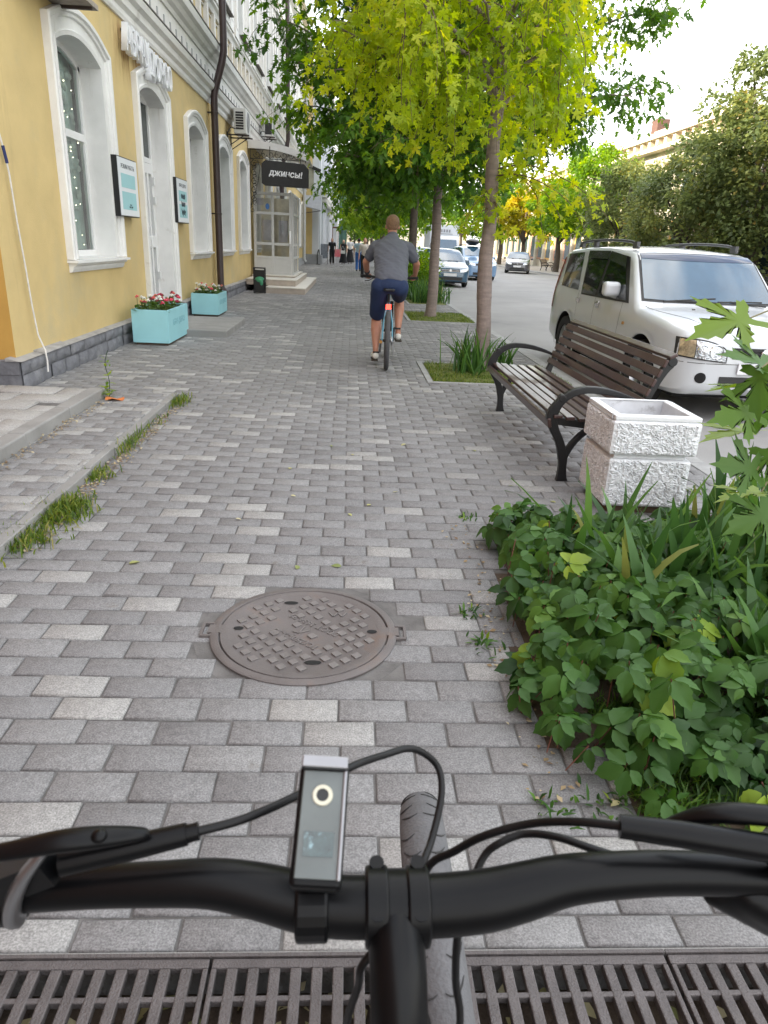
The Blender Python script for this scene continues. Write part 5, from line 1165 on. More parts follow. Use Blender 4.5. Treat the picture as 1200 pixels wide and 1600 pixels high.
# ---- near bed: creeper mound, iris, a young maple
rg = np.random.default_rng(77); comp = []
def creep_h(x, y):
    """height of the creeper cover"""
    e = min((x - .55) / .30, (3.60 - y) / .35, (y - 1.35) / .35, 1.0)
    if e <= 0: return -1
    return .05 + .21 * max(0, e) ** .6 * (1 - .35 * max(0, min(1, (y - 2.6) / 1.0))) + .07 * mnoise.noise((x * 2.2, y * 2.2, 3.0))
PP_ = []; DD_ = []; NN_ = []; SS_ = []; TT_ = []; stems = MB()
cnt = 0
while cnt < 1050:
    x = rg.uniform(.58, 2.7); y = rg.uniform(1.40, 3.52)
    if x < .60 + .16 * max(0, y - 1.8) / 1.4 + .03 * math.sin(y * 9) + max(0, 1.75 - y) * .6: continue
    if y < 1.62 + .12 * math.sin(x * 4) and x > .95 and rg.random() < .85: continue
    if x > 1.45 and y > 2.0 and rg.random() < .45: continue
    hh = creep_h(x, y)
    if hh < 0: continue
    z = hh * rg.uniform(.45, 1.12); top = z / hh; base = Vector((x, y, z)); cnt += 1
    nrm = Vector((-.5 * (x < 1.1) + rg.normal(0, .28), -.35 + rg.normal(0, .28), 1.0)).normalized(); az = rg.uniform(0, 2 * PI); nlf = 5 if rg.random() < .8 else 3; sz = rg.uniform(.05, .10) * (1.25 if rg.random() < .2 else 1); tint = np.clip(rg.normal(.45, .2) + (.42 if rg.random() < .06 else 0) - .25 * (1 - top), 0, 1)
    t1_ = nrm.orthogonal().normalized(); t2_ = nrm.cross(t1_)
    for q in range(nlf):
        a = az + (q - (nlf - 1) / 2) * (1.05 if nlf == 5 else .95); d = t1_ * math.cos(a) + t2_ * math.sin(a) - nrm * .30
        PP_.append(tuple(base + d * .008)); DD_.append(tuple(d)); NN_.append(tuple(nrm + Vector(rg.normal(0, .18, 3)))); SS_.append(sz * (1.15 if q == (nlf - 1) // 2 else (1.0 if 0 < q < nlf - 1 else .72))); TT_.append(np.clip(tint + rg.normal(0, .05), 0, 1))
    if cnt % 2: stems.tube([(x + rg.normal(0, .03), y + rg.normal(0, .03), max(.01, z - .14)), (x, y, z)], .0022, 4, cap=False)
cr = thing('creeper', 'low mass of five-leaved creeper covering the planted bed in front of the white bin', 'creeper', (0, 0, 0)); cr['kind'] = 'stuff'
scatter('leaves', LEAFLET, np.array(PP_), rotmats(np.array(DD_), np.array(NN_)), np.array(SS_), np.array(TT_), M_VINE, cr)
stems.build('stems', pm('red_stem', (0.16, .06, .04), .6), cr, weld=False)
for i, (lab, x, y, r, n, h0, h1, w_, le, s_) in enumerate((
    ('tall iris clump in front of the white bin', 1.88, 3.12, .20, 44, .34, .60, .046, .22, 1),
    ('iris clump with broad upright leaves in the middle of the planted bed', 1.50, 2.62, .22, 46, .38, .66, .050, .30, 2),
    ('iris clump leaning towards the paving beside the creeper', 1.20, 2.95, .14, 26, .38, .62, .038, .5, 3),
    ('iris clump beside the maple sprig', 2.10, 3.05, .22, 44, .40, .72, .048, .3, 4),
    ('iris clump nearest the camera in the planted bed, with one leaf hanging across', 1.48, 2.08, .14, 26, .32, .52, .046, .5, 5))):
    iris(lab, x, y, r, n, h0, h1, w_, 200 + s_, le, bend=.5)
for lab_, x_, y_, n_, s_, h_ in (('iris leaves fanning out over the creeper in front of the tall clump', 1.22, 2.45, 16, 211, .55), ('iris clump rising beside the shoot of young maple, nearest the road kerb', 1.95, 2.15, 34, 212, .62), ('broad iris leaves bending over the dark grass', 1.68, 1.78, 24, 213, .52), ('slim iris clump at the far edge of the creeper', 2.15, 3.35, 18, 214, .5)):
    iris(lab_, x_, y_, .15, n_, .32, h_, .052, s_, .55, bend=.65)
iris('dense iris clump between the maple shoot and the middle clump', 1.88, 2.55, .22, 40, .38, .66, .050, 206, .35, bend=.5)
mb = MB()
# the young maple at the right edge: thin stems rooted in the bed, large leaves
sp = thing('maple_sapling', 'young maple shoot with large toothed leaves in front of the white car', 'sapling', (1.42, 2.0, 0))
stem = smooth_path([(0, 0, 0), (-.04, -.05, .5), (-.10, -.14, .9), (-.18, -.28, 1.15), (-.26, -.42, 1.32), (-.30, -.5, 1.5)], 5)
mb.tube(stem, [.013 * (1 - .6 * i / len(stem)) for i in range(len(stem))], 7)

# unseen house added beside the camera to keep low sun off the near paving
nb = bldg('sun_block_house', 'unseen brick house added by the raised path to shade the near pavement from the low sun', (-5.2, 4, 0))
mb = MB(); mb.box(-17, -5.2, -45, 6.2, 0, 12.4); mb.build('wall', pm('brick_red', (0.30, .15, .10), .9, var=.2, scale=3), nb, world=True)
mb = MB(); mb.box(-17.3, -4.9, -45.3, 6.3, 12.402, 12.9); mb.build('roof', M_CONC, nb, world=True)
for i in range(10):
    mb = MB(); mb.box(-5.199, -5.15, 3.0 - i * 3.4, 4.2 - i * 3.4, 1.2, 3.2); mb.build('window', M_FARG, nb, world=True)
SAP = [((0.744, 1.312, 1.352), (0.62, 1.281, 1.324)), ((0.734, 1.2, 1.281), (0.638, 1.19, 1.309)), ((0.759, 1.267, 1.236), (0.653, 1.246, 1.238)),
       ((0.7, 1.153, 1.21), (0.613, 1.129, 1.199)), ((0.768, 1.256, 1.153), (0.655, 1.232, 1.146)), ((0.705, 1.117, 1.116), (0.621, 1.102, 1.132)),
       ((0.774, 1.195, 1.051), (0.675, 1.172, 1.048)), ((0.697, 1.16, 1.283), (0.675, 1.107, 1.207)), ((0.762, 1.135, 1.033), (0.67, 1.104, 1.007)),
       ((0.724, 1.13, 1.152), (0.738, 1.079, 1.089)), ((0.738, 1.161, 1.235), (0.752, 1.105, 1.16)),
       ((1.15, 1.6, 1.45), (1.05, 1.5, 1.5)), ((1.2, 1.7, 1.2), (1.1, 1.62, 1.1)), ((1.05, 1.45, 1.0), (.95, 1.4, .92)), ((1.3, 1.75, .8), (1.2, 1.7, .7))]
_out = [(0, 0), (.10, -.03), (.20, -.12), (.36, -.14), (.33, -.06), (.38, -.02), (.27, .05), (.20, .11), (.13, .14), (.22, .17), (.30, .24), (.40, .25), (.42, .33), (.56, .38), (.55, .46), (.70, .56), (.54, .52), (.50, .58), (.40, .47), (.33, .50), (.24, .36), (.14, .30), (.15, .42), (.23, .50), (.18, .55), (.27, .66), (.16, .68), (.17, .80), (.07, .84), (0, 1.05)]
MAPLE_BIG = fan_template(mirror(_out), (0, 0.18), 0.16, 0.12)
P_ = []; D_ = []; N_ = []; S_ = []; T_ = []
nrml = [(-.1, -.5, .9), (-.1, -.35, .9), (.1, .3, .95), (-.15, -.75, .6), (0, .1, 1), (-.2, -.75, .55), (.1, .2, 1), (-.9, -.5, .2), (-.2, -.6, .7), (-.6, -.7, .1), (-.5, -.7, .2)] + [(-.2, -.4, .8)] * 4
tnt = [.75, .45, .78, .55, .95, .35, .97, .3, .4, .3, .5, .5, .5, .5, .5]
for i, (a, b) in enumerate(SAP):
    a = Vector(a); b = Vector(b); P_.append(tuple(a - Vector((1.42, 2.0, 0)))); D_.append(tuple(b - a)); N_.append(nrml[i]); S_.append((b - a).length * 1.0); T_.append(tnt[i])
    q = min(stem, key=lambda s: (Vector((s.x + 1.42, s.y + 2.0, s.z)) - a - Vector((.25, .3, .05))).length); q = Vector((q.x, q.y, q.z)); a_ = a - Vector((1.42, 2.0, 0))
    mb.tube([q, (q + a_) / 2 + Vector((.0, 0, .03)), a_], [.0035, .0022, .0015], 5)
mb.build('stem', pm('green_stem', (0.16, .14, .05), .6), sp, smooth=60, weld=False)
M_BIG = leaf_mat('big_maple_leaf', [(0, (0.045, 0.095, 0.03)), (0.5, (0.09, 0.19, 0.03)), (1, (0.26, 0.38, 0.035))], .4, .4)
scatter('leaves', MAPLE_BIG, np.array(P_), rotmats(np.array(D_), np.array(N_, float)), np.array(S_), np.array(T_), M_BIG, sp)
# ---- weeds and grass along the platform edge and here and there
for i, (x, y, rx, ry, n, h0, h1, lab) in enumerate((
    (-1.55, 3.62, .075, .11, 800, .03, .085, 'thick bright grass tuft on the low platform edge nearest the camera but one'),
    (-1.64, 3.24, .10, .10, 700, .03, .08, 'low round mat of grass at the near end of the platform edge'),
    (-1.56, 4.25, .05, .07, 130, .03, .08, 'short yellow-green grass tuft midway along the platform edge'),
    (-1.57, 4.98, .03, .16, 120, .04, .11, 'dark upright grass clump in the joint of the platform edge'),
    (-1.56, 5.6, .03, .15, 50, .02, .06, 'thin grass growing in the platform joint towards its far end'),
    (-1.55, 6.45, .05, .13, 200, .03, .09, 'yellowish grass tuft at the far tip of the platform edge'))):
    rg = np.random.default_rng(300 + i); q = rg.normal(0, 1, (n, 2)) * [rx, ry]; V, F, T = blades(n, lambda k: q[k, 0], lambda k: q[k, 1], h0, h1, .008, .45, rg, 0, 3, .9)
    o = raw_mesh('grass_tuft', V, F, T, M_GRS); o.location = (x, y, 0); tag(o, lab, 'grass tuft', 'grass tufts along the platform edge')
M_DRY = leaf_mat('dry_litter', [(0, (0.16, .10, .06)), (.5, (.32, .24, .13)), (1, (.5, .44, .30))], .1, .9)
rg = np.random.default_rng(9); n = 900
p = np.stack([rg.normal(-1.53, .035, n), rg.uniform(3.1, 6.6, n), rg.uniform(.003, .012, n)], 1); p2_ = np.stack([rg.normal(-2.13, .03, 420), rg.uniform(3.6, 6.3, 420), rg.uniform(.058, .07, 420)], 1); p3_ = np.stack([rg.normal(.63, .05, 130), rg.uniform(1.5, 3.6, 130), rg.uniform(.004, .01, 130)], 1); p = np.concatenate([p, p2_, p3_]); n = len(p)
d = unit(n); d[:, 2] *= .2; nn = np.tile([0, 0, 1.], (n, 1)) + unit(n) * .35
tag(scatter('dry_litter', QUAD, p, rotmats(d, nn), rg.uniform(.008, .03, n), rg.random(n), M_DRY), 'dry plant litter lying along the platform edge', 'litter', kind='stuff')
n = 260; p = np.stack([rg.uniform(-1.7, 1.2, n), rg.uniform(.65, 1.06, n), rg.uniform(-.10, -.06, n)], 1); d = unit(n); d[:, 2] *= .3; nn = np.tile([0, 0, 1.], (n, 1)) + unit(n) * .5
tag(scatter('channel_litter', QUAD, p, rotmats(d, nn), rg.uniform(.02, .06, n), rg.random(n), leaf_mat('pit_litter', [(0, (.10, .14, .03)), (.3, (.3, .26, .12)), (1, (.5, .45, .28))], .1)), 'fallen leaves and stalks lying in the drain channel', 'litter', kind='stuff')
for i, (x, y, z) in enumerate(((.70, 3.72, 0), (.54, 2.6, 0), (.76, 1.50, 0), (.60, 1.50, 0), (.55, 2.35, 0), (2.35, 4.3, 0), (2.3, 4.8, 0), (2.45, 5.2, 0))):
    rg = np.random.default_rng(400 + i); n = 26; q = rg.normal(0, .035, (n, 2)); V, F, T = blades(n, lambda k: q[k, 0], lambda k: q[k, 1], .015, .05, .011, .9, rg, 0, 2, .9)
    o = raw_mesh('weed', V, F, T, M_VINE); o.location = (x, y, z)
    tag(o, ('tiny weed at the far corner of the creeper bed', 'tiny weed beside the creeper halfway along its edge', 'small weed in the joint at the near corner of the bed', 'weed in the paving joint before the near bed corner', 'single tiny weed between the manhole and the creeper', 'weed between the white bin and the kerb', 'weed under the parked car front near the kerb', 'small weed by the road kerb behind the bench')[i], 'weed', 'small weeds in the paving joints')
# tall weed by the raised path corner, with an orange leaf-like scrap
tw_ = thing('weed', 'tall yellow-tipped weed growing at the corner of the raised path', 'weed', (-2.14, 6.32, .05)); mb = MB()
mb.tube(smooth_path([(0, 0, 0), (.01, .01, .15), (-.01, 0, .3), (.02, .01, .42)]), .003, 5); mb.build('stem', M_VINE, tw_)
rg = np.random.default_rng(12); n = 46; p = np.stack([rg.normal(0, .018, n), rg.normal(0, .018, n), rg.uniform(.02, .40, n)], 1); d = unit(n); d[:, 2] = abs(d[:, 2]) * .4
scatter('leaves', OVAL, p, rotmats(d, np.tile([0, 0, 1.], (n, 1))), (.085 - .16 * p[:, 2]).clip(.012, 1) * rg.uniform(.6, 1.2, n), rg.uniform(.3, 1, n), M_LM, tw_)
mb = MB(); vs = []; 
for i in range(12): a = 2 * PI * i / 12; vs.append((.085 * math.cos(a), .055 * math.sin(a), .012 + .012 * math.sin(3 * a)))
mb.add(vs + [(0, 0, .004)], [(i, (i + 1) % 12, 12) for i in range(12)]); o = mb.build('dry_leaf', pm('orange_scrap', (0.48, .15, .04), .7, var=.3, scale=30)); o.location = (-2.06, 6.22, .056); tag(o, 'curled orange dry leaf lying at the foot of the tall weed', 'leaf')
# fallen leaves on the paving
M_FALL = leaf_mat('fallen_leaf', [(0, (0.20, 0.24, 0.08)), (.5, (.42, .42, .16)), (1, (.55, .50, .30))], .15)
FL = [(.02, 3.72), (.13, 3.86), (-.33, 4.0), (-.38, 4.52), (.42, 6.9), (.46, 5.25), (-.12, 5.15), (.05, 4.9), (-.22, 2.98), (-.01, 3.02), (.80, 1.52), (.86, 1.28), (1.1, 4.3), (.98, 5.1), (-1.0, 3.0), (-.60, 3.6), (1.3, 4.0), (.33, 4.12)]
for i, (x, y) in enumerate(FL):
    R_ = random.Random(i); a = R_.uniform(0, 6.28); tp = OVAL; vs, fs = tp
    me_ = scatter('fallen_leaf', OVAL, np.array([(0, 0, 0.)]), rotmats(np.array([(math.cos(a), math.sin(a), .1)]), np.array([(R_.uniform(-.3, .3), R_.uniform(-.3, .3), 1.)])), np.array([R_.uniform(.03, .055)]), np.array([R_.random()]), M_FALL)
    me_.location = (x, y, .006); tag(me_, 'small yellow-green leaf fallen on the grey paving', 'leaf', 'small fallen leaves scattered over the paving')
# ================================================================== VEHICLES
M_TYRE = pm('tyre_rubber', (0.018, 0.018, 0.019), .8, var=.2, scale=20)
M_RIM = pm('alloy', (0.42, .43, .44), .3, metal=.8, var=.1, scale=10)
M_CGL = pm('car_glass', (0.012, 0.016, 0.016), .03, var=.2, scale=2, spec=.9, coat=.6)
M_WSH = pm('windshield_glass', (0.03, 0.08, 0.13), .03, var=.25, scale=1.4, spec=1.0, coat=1.0)
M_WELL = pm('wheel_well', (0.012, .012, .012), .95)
M_TRIM = pm('black_trim', (0.02, .02, .02), .5, var=.1)
M_PLATE = pm('plate_white', (0.75, .76, .78), .4)
M_CHR = pm('chrome', (0.70, .71, .72), .12, metal=1.0, var=.05)
M_AMB = pm('amber_lens', (0.50, .25, .07), .2, var=.2, scale=40)
M_LENS = pm('lamp_reflector', (0.55, .58, .62), .12, metal=.85, var=.35, scale=26, bump=1.0, bscale=34, coat=1)
def lerp_tab(tab, x):
    if x <= tab[0][0]: return tab[0][1]
    for (a, b), (c, d) in zip(tab[:-1], tab[1:]):
        if x <= c:
            t = (x - a) / (c - a) if c > a else 0; return b + (d - b) * t
    return tab[-1][1]
class CarBody:
    """lofted shell: front at y=0, rear at y=L"""
    def __init__(s, L_, hw, top, bot, plan, belt, roofz, tumble=.80, rc=.09, crown=.03):
        s.L = L_; s.hw = hw; s.top = top; s.bot = bot; s.plan = plan; s.belt = belt; s.roofz = roofz; s.tumble = tumble; s.rc = rc; s.crown = crown
    def T(s, y): return lerp_tab(s.top, y)
    def B(s, y): return lerp_tab(s.bot, y)
    def W(s, y): return s.hw * lerp_tab(s.plan, y)
    def side(s, y, z):
        w_ = s.W(y); b = s.belt
        if z < b: q = (z - .62) / .5; return w_ * (1 - .045 * q * q)
        t = (z - b) / (s.roofz - b); q0 = (b - .62) / .5; return w_ * (1 - .045 * q0 * q0) * (1 - (1 - s.tumble) * t ** 1.05)
    def section(s, y, n=14):
        zt = s.T(y); zb = s.B(y); rc = min(s.rc, (zt - zb) * .25); pts = [(0, zb), (s.side(y, zb) * .93, zb)]
        for i in range(n + 1):
            z = zb + .05 + (zt - rc - s.crown - zb - .05) * i / n; pts.append((s.side(y, z), z))
        x0, z0 = pts[-1]
        for i in range(1, 6):
            a = PI / 2 * i / 5; pts.append((x0 - rc * 1.3 * (1 - math.cos(a)), z0 + rc * math.sin(a)))
        xe, ze = pts[-1]
        for i in range(1, 7):
            t = i / 6; pts.append((xe * (1 - t), ze + s.crown * (1 - (1 - t) ** 2)))
        return pts
    def topz(s, x, y):
        p = s.section(y); x = abs(x)
        for a, b in zip(p[:-1], p[1:]):
            if a[1] > s.belt * .5 and b[0] <= x <= a[0] and a[0] - b[0] > 1e-6: return a[1] + (b[1] - a[1]) * (a[0] - x) / (a[0] - b[0])
        return p[-1][1]
    def build(s, paint, parent, ys, wheels, wr, track_in=.26):
        mb = MB(); secs = [s.section(y) for y in ys]; k = len(secs[0]); ring_ = []
        for y, p in zip(ys, secs):
            full = [(x, z) for x, z in p] + [(-x, z) for x, z in reversed(p[1:-1])]; ring_.append([(x, y, z) for x, z in full])
        q = len(ring_[0]); vs = [v for r in ring_ for v in r]
        fs = [(i * q + j, i * q + (j + 1) % q, (i + 1) * q + (j + 1) % q, (i + 1) * q + j) for i in range(len(ys) - 1) for j in range(q)]
        fs += [tuple(range(q)), tuple((len(ys) - 1) * q + j for j in range(q - 1, -1, -1))]
        mb.add(vs, fs); o = mb.build('body', [paint, M_WELL], parent)
        cm = MB()
        for wy in wheels:
            for sx in (-1, 1): cm.lathe([(wr + .055, s.hw - track_in), (wr + .055, s.hw + .2)] if sx > 0 else [(wr + .055, -s.hw - .2), (wr + .055, -s.hw + track_in)], 40, (0, wy, wr), axis='X', m=1)
        cut(o, cm, [paint, M_WELL])
        me = o.data; me.shade_smooth(); me.set_sharp_from_angle(angle=math.radians(32)); return o
    def side_patch(s, mb, sx, bot, top, n=8, off=.004, m=0, rows=5):
        """bot, top: polylines (y, z) swept over the car side"""
        def at(pl, t):
            t *= len(pl) - 1; i = min(int(t), len(pl) - 2); f = t - i; return (pl[i][0] + (pl[i + 1][0] - pl[i][0]) * f, pl[i][1] + (pl[i + 1][1] - pl[i][1]) * f)
        vs = []
        for r in range(rows + 1):
            for i in range(n + 1):
                a = at(bot, i / n); b = at(top, i / n); y = a[0] + (b[0] - a[0]) * r / rows; z = a[1] + (b[1] - a[1]) * r / rows; vs.append((sx * (s.side(y, z) + off), y, z))
        fs = [(r * (n + 1) + i, r * (n + 1) + i + 1, (r + 1) * (n + 1) + i + 1, (r + 1) * (n + 1) + i) for r in range(rows) for i in range(n)]
        mb.add(vs, fs, m)
    def top_patch(s, mb, y0, y1, w0, w1, off=.005, n=14, rows=10, m=0, bow=.0):
        vs = []
        for r in range(rows + 1):
            t = r / rows; w_ = w0 + (w1 - w0) * t
            for i in range(n + 1):
                u = -1 + 2 * i / n; yy = y0 + (y1 - y0) * t + bow * u * u; x = u * w_; vs.append((x, yy - off * 1.0, s.topz(x, yy) + off))
        fs = [(r * (n + 1) + i, r * (n + 1) + i + 1, (r + 1) * (n + 1) + i + 1, (r + 1) * (n + 1) + i) for r in range(rows) for i in range(n)]
        mb.add(vs, fs, m)
def wheel(parent, x, y, r, wd, sx, spokes=5):
    w_ = bpy.data.objects.new('wheel', None); S.collection.objects.link(w_); w_.parent = parent; w_.location = (x, y, r); w_.empty_display_size = .1
    mb = MB(); h = wd / 2; mb.lathe([(r * .62, -h * .8), (r * .80, -h), (r * .97, -h * .8), (r, -h * .3), (r, h * .3), (r * .97, h * .8), (r * .80, h), (r * .62, h * .8)], 36, axis='X', caps=False); mb.build('tyre', M_TYRE, w_, smooth=50)
    mb = MB(); o = sx * h * .55; mb.lathe([(.0, o * .9), (r * .16, o), (r * .2, o * .7)], 20, axis='X', caps=False); mb.lathe([(r * .55, o * .5), (r * .60, o * 1.35), (r * .635, o * 1.3), (r * .635, -o)], 36, axis='X', caps=False)
    for i in range(spokes):
        a = 2 * PI * i / spokes; mb.bar((o * .85, r * .15 * math.cos(a), r * .15 * math.sin(a)), (o * 1.0, r * .58 * math.cos(a), r * .58 * math.sin(a)), r * .17, .03, up=(1, 0, 0))
    mb.build('rim', M_RIM, w_, smooth=40)
    mb = MB(); mb.lathe([(0, 0), (r * .6, 0)], 24, axis='X', caps=False); mb.build('brake_disc', M_WELL, w_)
def front_box(mb, pts, y0, y1, m=0): mb.prism(pts, y0, y1, 'XZ', m)
def sub_(mbb, name, mat, par, **k): return mbb.build(name, mat, par, **k)
# ---- the white off-road car
M_WP = pm('white_car_paint', (0.60, 0.625, 0.65), .28, var=.03, scale=1.5, coat=.8, stain=((0.6, .58, .54), .62, .85, 3))
suv = thing('parked_car', 'large white off-road car parked on the road right behind the bench', 'car', (3.99, 6.62, -.06), math.radians(1.3))
L_ = 4.50
b = CarBody(L_, .875,
    [(0, .76), (.04, .84), (.14, .905), (.5, .965), (1.0, 1.005), (1.16, 1.03), (1.22, 1.065), (1.45, 1.28), (1.72, 1.53), (1.82, 1.575), (2.0, 1.605), (2.6, 1.635), (3.4, 1.63), (4.1, 1.60), (4.3, 1.56), (4.42, 1.40), (4.48, 1.2), (4.5, 1.0)],
    [(0, .34), (.06, .27), (.2, .25), (.6, .24), (3.9, .26), (4.3, .34), (4.5, .42)],
    [(0, .66), (.03, .76), (.08, .85), (.16, .915), (.3, .96), (.5, .985), (.9, 1.0), (3.6, 1.0), (4.1, .985), (4.35, .95), (4.46, .88), (4.5, .82)], .98, 1.63, tumble=.80, rc=.085)
ys = [0, .015, .04, .08, .12, .16, .22, .3, .4, .5, .65, .8, .95, 1.08, 1.16, 1.22, 1.3, 1.38, 1.45, 1.52, 1.6, 1.66, 1.72, 1.77, 1.82, 1.9, 2.0, 2.2, 2.4, 2.7, 3.0, 3.3, 3.6, 3.9, 4.1, 4.2, 4.3, 4.36, 4.42, 4.46, 4.48, 4.5]
body = b.build(M_WP, suv, ys, (.86, 3.48), .345)
mb = MB(); b.top_patch(mb, 1.215, 1.765, .745, .645, off=.006, bow=.05); ws = mb.build('windshield', M_WSH, suv, smooth=60)
mb = MB(); b.top_patch(mb, 1.19, 1.79, .775, .668, off=.003, bow=.055); mb.build('windshield_seal', M_TRIM, suv, smooth=60)
mb = MB(); b.top_patch(mb, 1.66, 1.762, .662, .642, off=.008, bow=.05, rows=3); mb.build('sun_strip', pm('sun_strip', (0.03, .045, .09), .1, coat=.5), ws, smooth=60)
mb = MB()
for sx in (-1, 1): b.side_patch(mb, sx, [(1.40, 1.015), (2.2, 1.01), (3.02, 1.005)], [(1.86, 1.50), (2.4, 1.545), (3.30, 1.54)], n=10, off=.004)
mb.each('window_trim', M_TRIM, suv, smooth=60)
mb = MB()
for sx in (-1, 1):
    b.side_patch(mb, sx, [(1.50, 1.035), (2.40, 1.03)], [(1.94, 1.46), (2.44, 1.50)], off=.008); b.side_patch(mb, sx, [(2.48, 1.03), (3.0, 1.025)], [(2.52, 1.50), (3.22, 1.50)], off=.008)
    b.side_patch(mb, sx, [(3.17, 1.05), (3.98, 1.07)], [(3.47, 1.53), (4.12, 1.50)], off=.006)
mb.each('side_window', M_CGL, suv, smooth=60)
mb = MB()
for sx in (-1, 1):
    b.side_patch(mb, sx, [(1.80, 1.38), (2.45, 1.46)], [(1.93, 1.51), (2.45, 1.56)], off=.03); b.side_patch(mb, sx, [(2.47, 1.46), (3.20, 1.46)], [(2.47, 1.56), (3.24, 1.555)], off=.03)
mb.each('wind_deflector', pm('smoke_plastic', (0.05, .05, .055), .12, coat=1), suv, smooth=60)
mb = MB()
for sx in (-1, 1):       # door seams and lower moulding
    for a, c in (((2.44, .45), (2.44, 1.05)), ((1.58, .45), (1.56, 1.04)), ((3.08, .72), (3.12, 1.05))):
        b.side_patch(mb, sx, [(a[0], a[1]), (a[0] + .007, a[1])], [(c[0], c[1]), (c[0] + .007, c[1])], n=1, off=.002, rows=8)
    b.side_patch(mb, sx, [(1.3, .44), (3.05, .44)], [(1.3, .447), (3.05, .447)], n=12, off=.002, rows=1)
mb.build('door_seam', pm('seam', (0.10, .10, .09), .8), suv)
mb = MB()
for sx in (-1, 1): b.side_patch(mb, sx, [(1.32, .56), (3.0, .56)], [(1.32, .62), (3.0, .62)], n=14, off=.012, rows=1); b.side_patch(mb, sx, [(1.32, .62), (3.0, .62)], [(1.32, .625), (3.0, .625)], n=14, off=.002, rows=1)
mb.build('side_moulding', M_WP, suv)
mb = MB()
for sx in (-1, 1):
    for y in (2.32, 3.06): mb.obox((sx * (b.side(y, .93) + .006), y, .93), (.02, .10, .075), None); mb.obox((sx * (b.side(y, .93) + .018), y, .94), (.014, .12, .028), None)
mb.each('door_handle', M_CHR, suv, bevel=.006)
mb = MB()
for sx in (-1, 1): mb.obox((sx * (b.side(1.42, .80) + .004), 1.42, .80), (.014, .05, .032))
mb.each('side_indicator', M_AMB, suv, bevel=.004)
for sx in (-1, 1):       # mirrors
    mb = MB(); xm = sx * (b.side(1.85, 1.12) + .10); mb.obox((xm, 1.80, 1.14), (.20, .13, .165)); mm = mb.build('side_mirror', M_WP, suv, bevel=.045, bseg=3)
    mb = MB(); mb.bar((sx * (b.side(1.85, 1.06) - .02), 1.84, 1.05), (xm, 1.82, 1.08), .07, .05); mb.build('mirror_arm', M_WP, mm, bevel=.01)
for sx in (-1, 1):       # roof rails with feet
    mb = MB(); x = sx * .60; mb.tube(smooth_path([(x, 1.98, 1.60), (x, 2.06, 1.645), (x, 2.3, 1.675), (x, 3.0, 1.69), (x, 3.7, 1.675), (x, 3.98, 1.645), (x, 4.06, 1.60)]), .016, 8)
    for y in (2.05, 3.4, 3.95): mb.obox((x, y, 1.63), (.04, .12, .08))
    mb.build('roof_rail', pm('rail_grey', (0.07, .07, .075), .45), suv, smooth=50)
# front end
from mathutils.bvhtree import BVHTree
def shell_hit(o):
    bm_ = bmesh.new(); bm_.from_mesh(o.data); tr_ = BVHTree.FromBMesh(bm_); bm_.free(); return tr_
def front_patch(mb, pts, off=.004, m=0, grid=8, flat=None):
    """outline (x, z) laid on the nose of the shell: finds the depth where the shell is reached"""
    tr_ = shell_hit(body)
    def depth(x, z):
        h = tr_.ray_cast(Vector((x, -1, z)), Vector((0, 1, 0)))
        return h[0].y if h[0] is not None and h[0].y < 1.0 else .7
    return depth
dep = front_patch(None, None)
def nose_grid(mb, x0, x1, zl, zh, off, n=8, r=4, m=0):
    """zl, zh: functions of x giving lower and upper edge"""
    vs = []
    for j in range(r + 1):
        for i in range(n + 1):
            x = x0 + (x1 - x0) * i / n; z = zl(x) + (zh(x) - zl(x)) * j / r; vs.append((x, dep(x, z) - off, z))
    mb.add(vs, [(j * (n + 1) + i, j * (n + 1) + i + 1, (j + 1) * (n + 1) + i + 1, (j + 1) * (n + 1) + i) for j in range(r) for i in range(n)], m)
for sx in (-1, 1):
    def lin(a, c): return lambda x: a + (c - a) * (abs(x) - .40) / .40
    mb = MB(); nose_grid(mb, sx * .38, sx * .815, lin(.59, .625), lambda x: .605 + .20 * max(.12, 1 - max(0, (.80 - abs(x)) / .46) ** 2.6) ** .5, .010, n=18); se = mb.build('headlight_seal', M_TRIM, suv, smooth=60)
    mb = MB(); nose_grid(mb, sx * .395, sx * .685, lin(.602, .637), lambda x: .605 + .187 * max(.10, 1 - max(0, (.80 - abs(x)) / .445) ** 2.6) ** .5, .016, n=14); h = mb.build('headlight', M_LENS, suv, smooth=60)
    mb = MB(); nose_grid(mb, sx * .69, sx * .800, lin(.605, .638), lambda x: .605 + .187 * max(.10, 1 - max(0, (.80 - abs(x)) / .445) ** 2.6) ** .5, .016, n=8); mb.build('indicator', pm('clear_amber', (0.50, .42, .27), .15, var=.5, scale=22, bump=.6, bscale=30, coat=1, metal=.4), h, smooth=60)
    mb = MB(); yy = dep(sx * .53, .69); mb.lathe([(.055, 0), (.065, -.012), (.072, 0)], 20, (sx * .50, yy - .012, .69), axis='Y', caps=False); mb.lathe([(.04, 0), (.048, -.010), (.053, 0)], 20, (sx * .63, dep(sx * .63, .70) - .016, .70), axis='Y', caps=False); mb.build('lamp_ring', M_CHR, h, smooth=50)
    mb = MB(); yf = dep(sx * .60, .44); nose_grid(mb, sx * .55, sx * .65, lambda x: .44 - math.sqrt(max(0, .0026 - (abs(x) - .60) ** 2)), lambda x: .44 + math.sqrt(max(0, .0026 - (abs(x) - .60) ** 2)), .004, n=14); fg = mb.build('fog_recess_shade', M_WELL, suv)  # flush dark ellipse painted for the shade inside the bumper's fog recess
mb = MB(); nose_grid(mb, -.33, .33, lambda x: .63, lambda x: .735, .006, n=10, r=3); g = mb.build('grille', M_TRIM, suv)
mb = MB()
for z in (.65, .68, .71): mb.box(-.32, .32, -.022, -.008, z, z + .009)
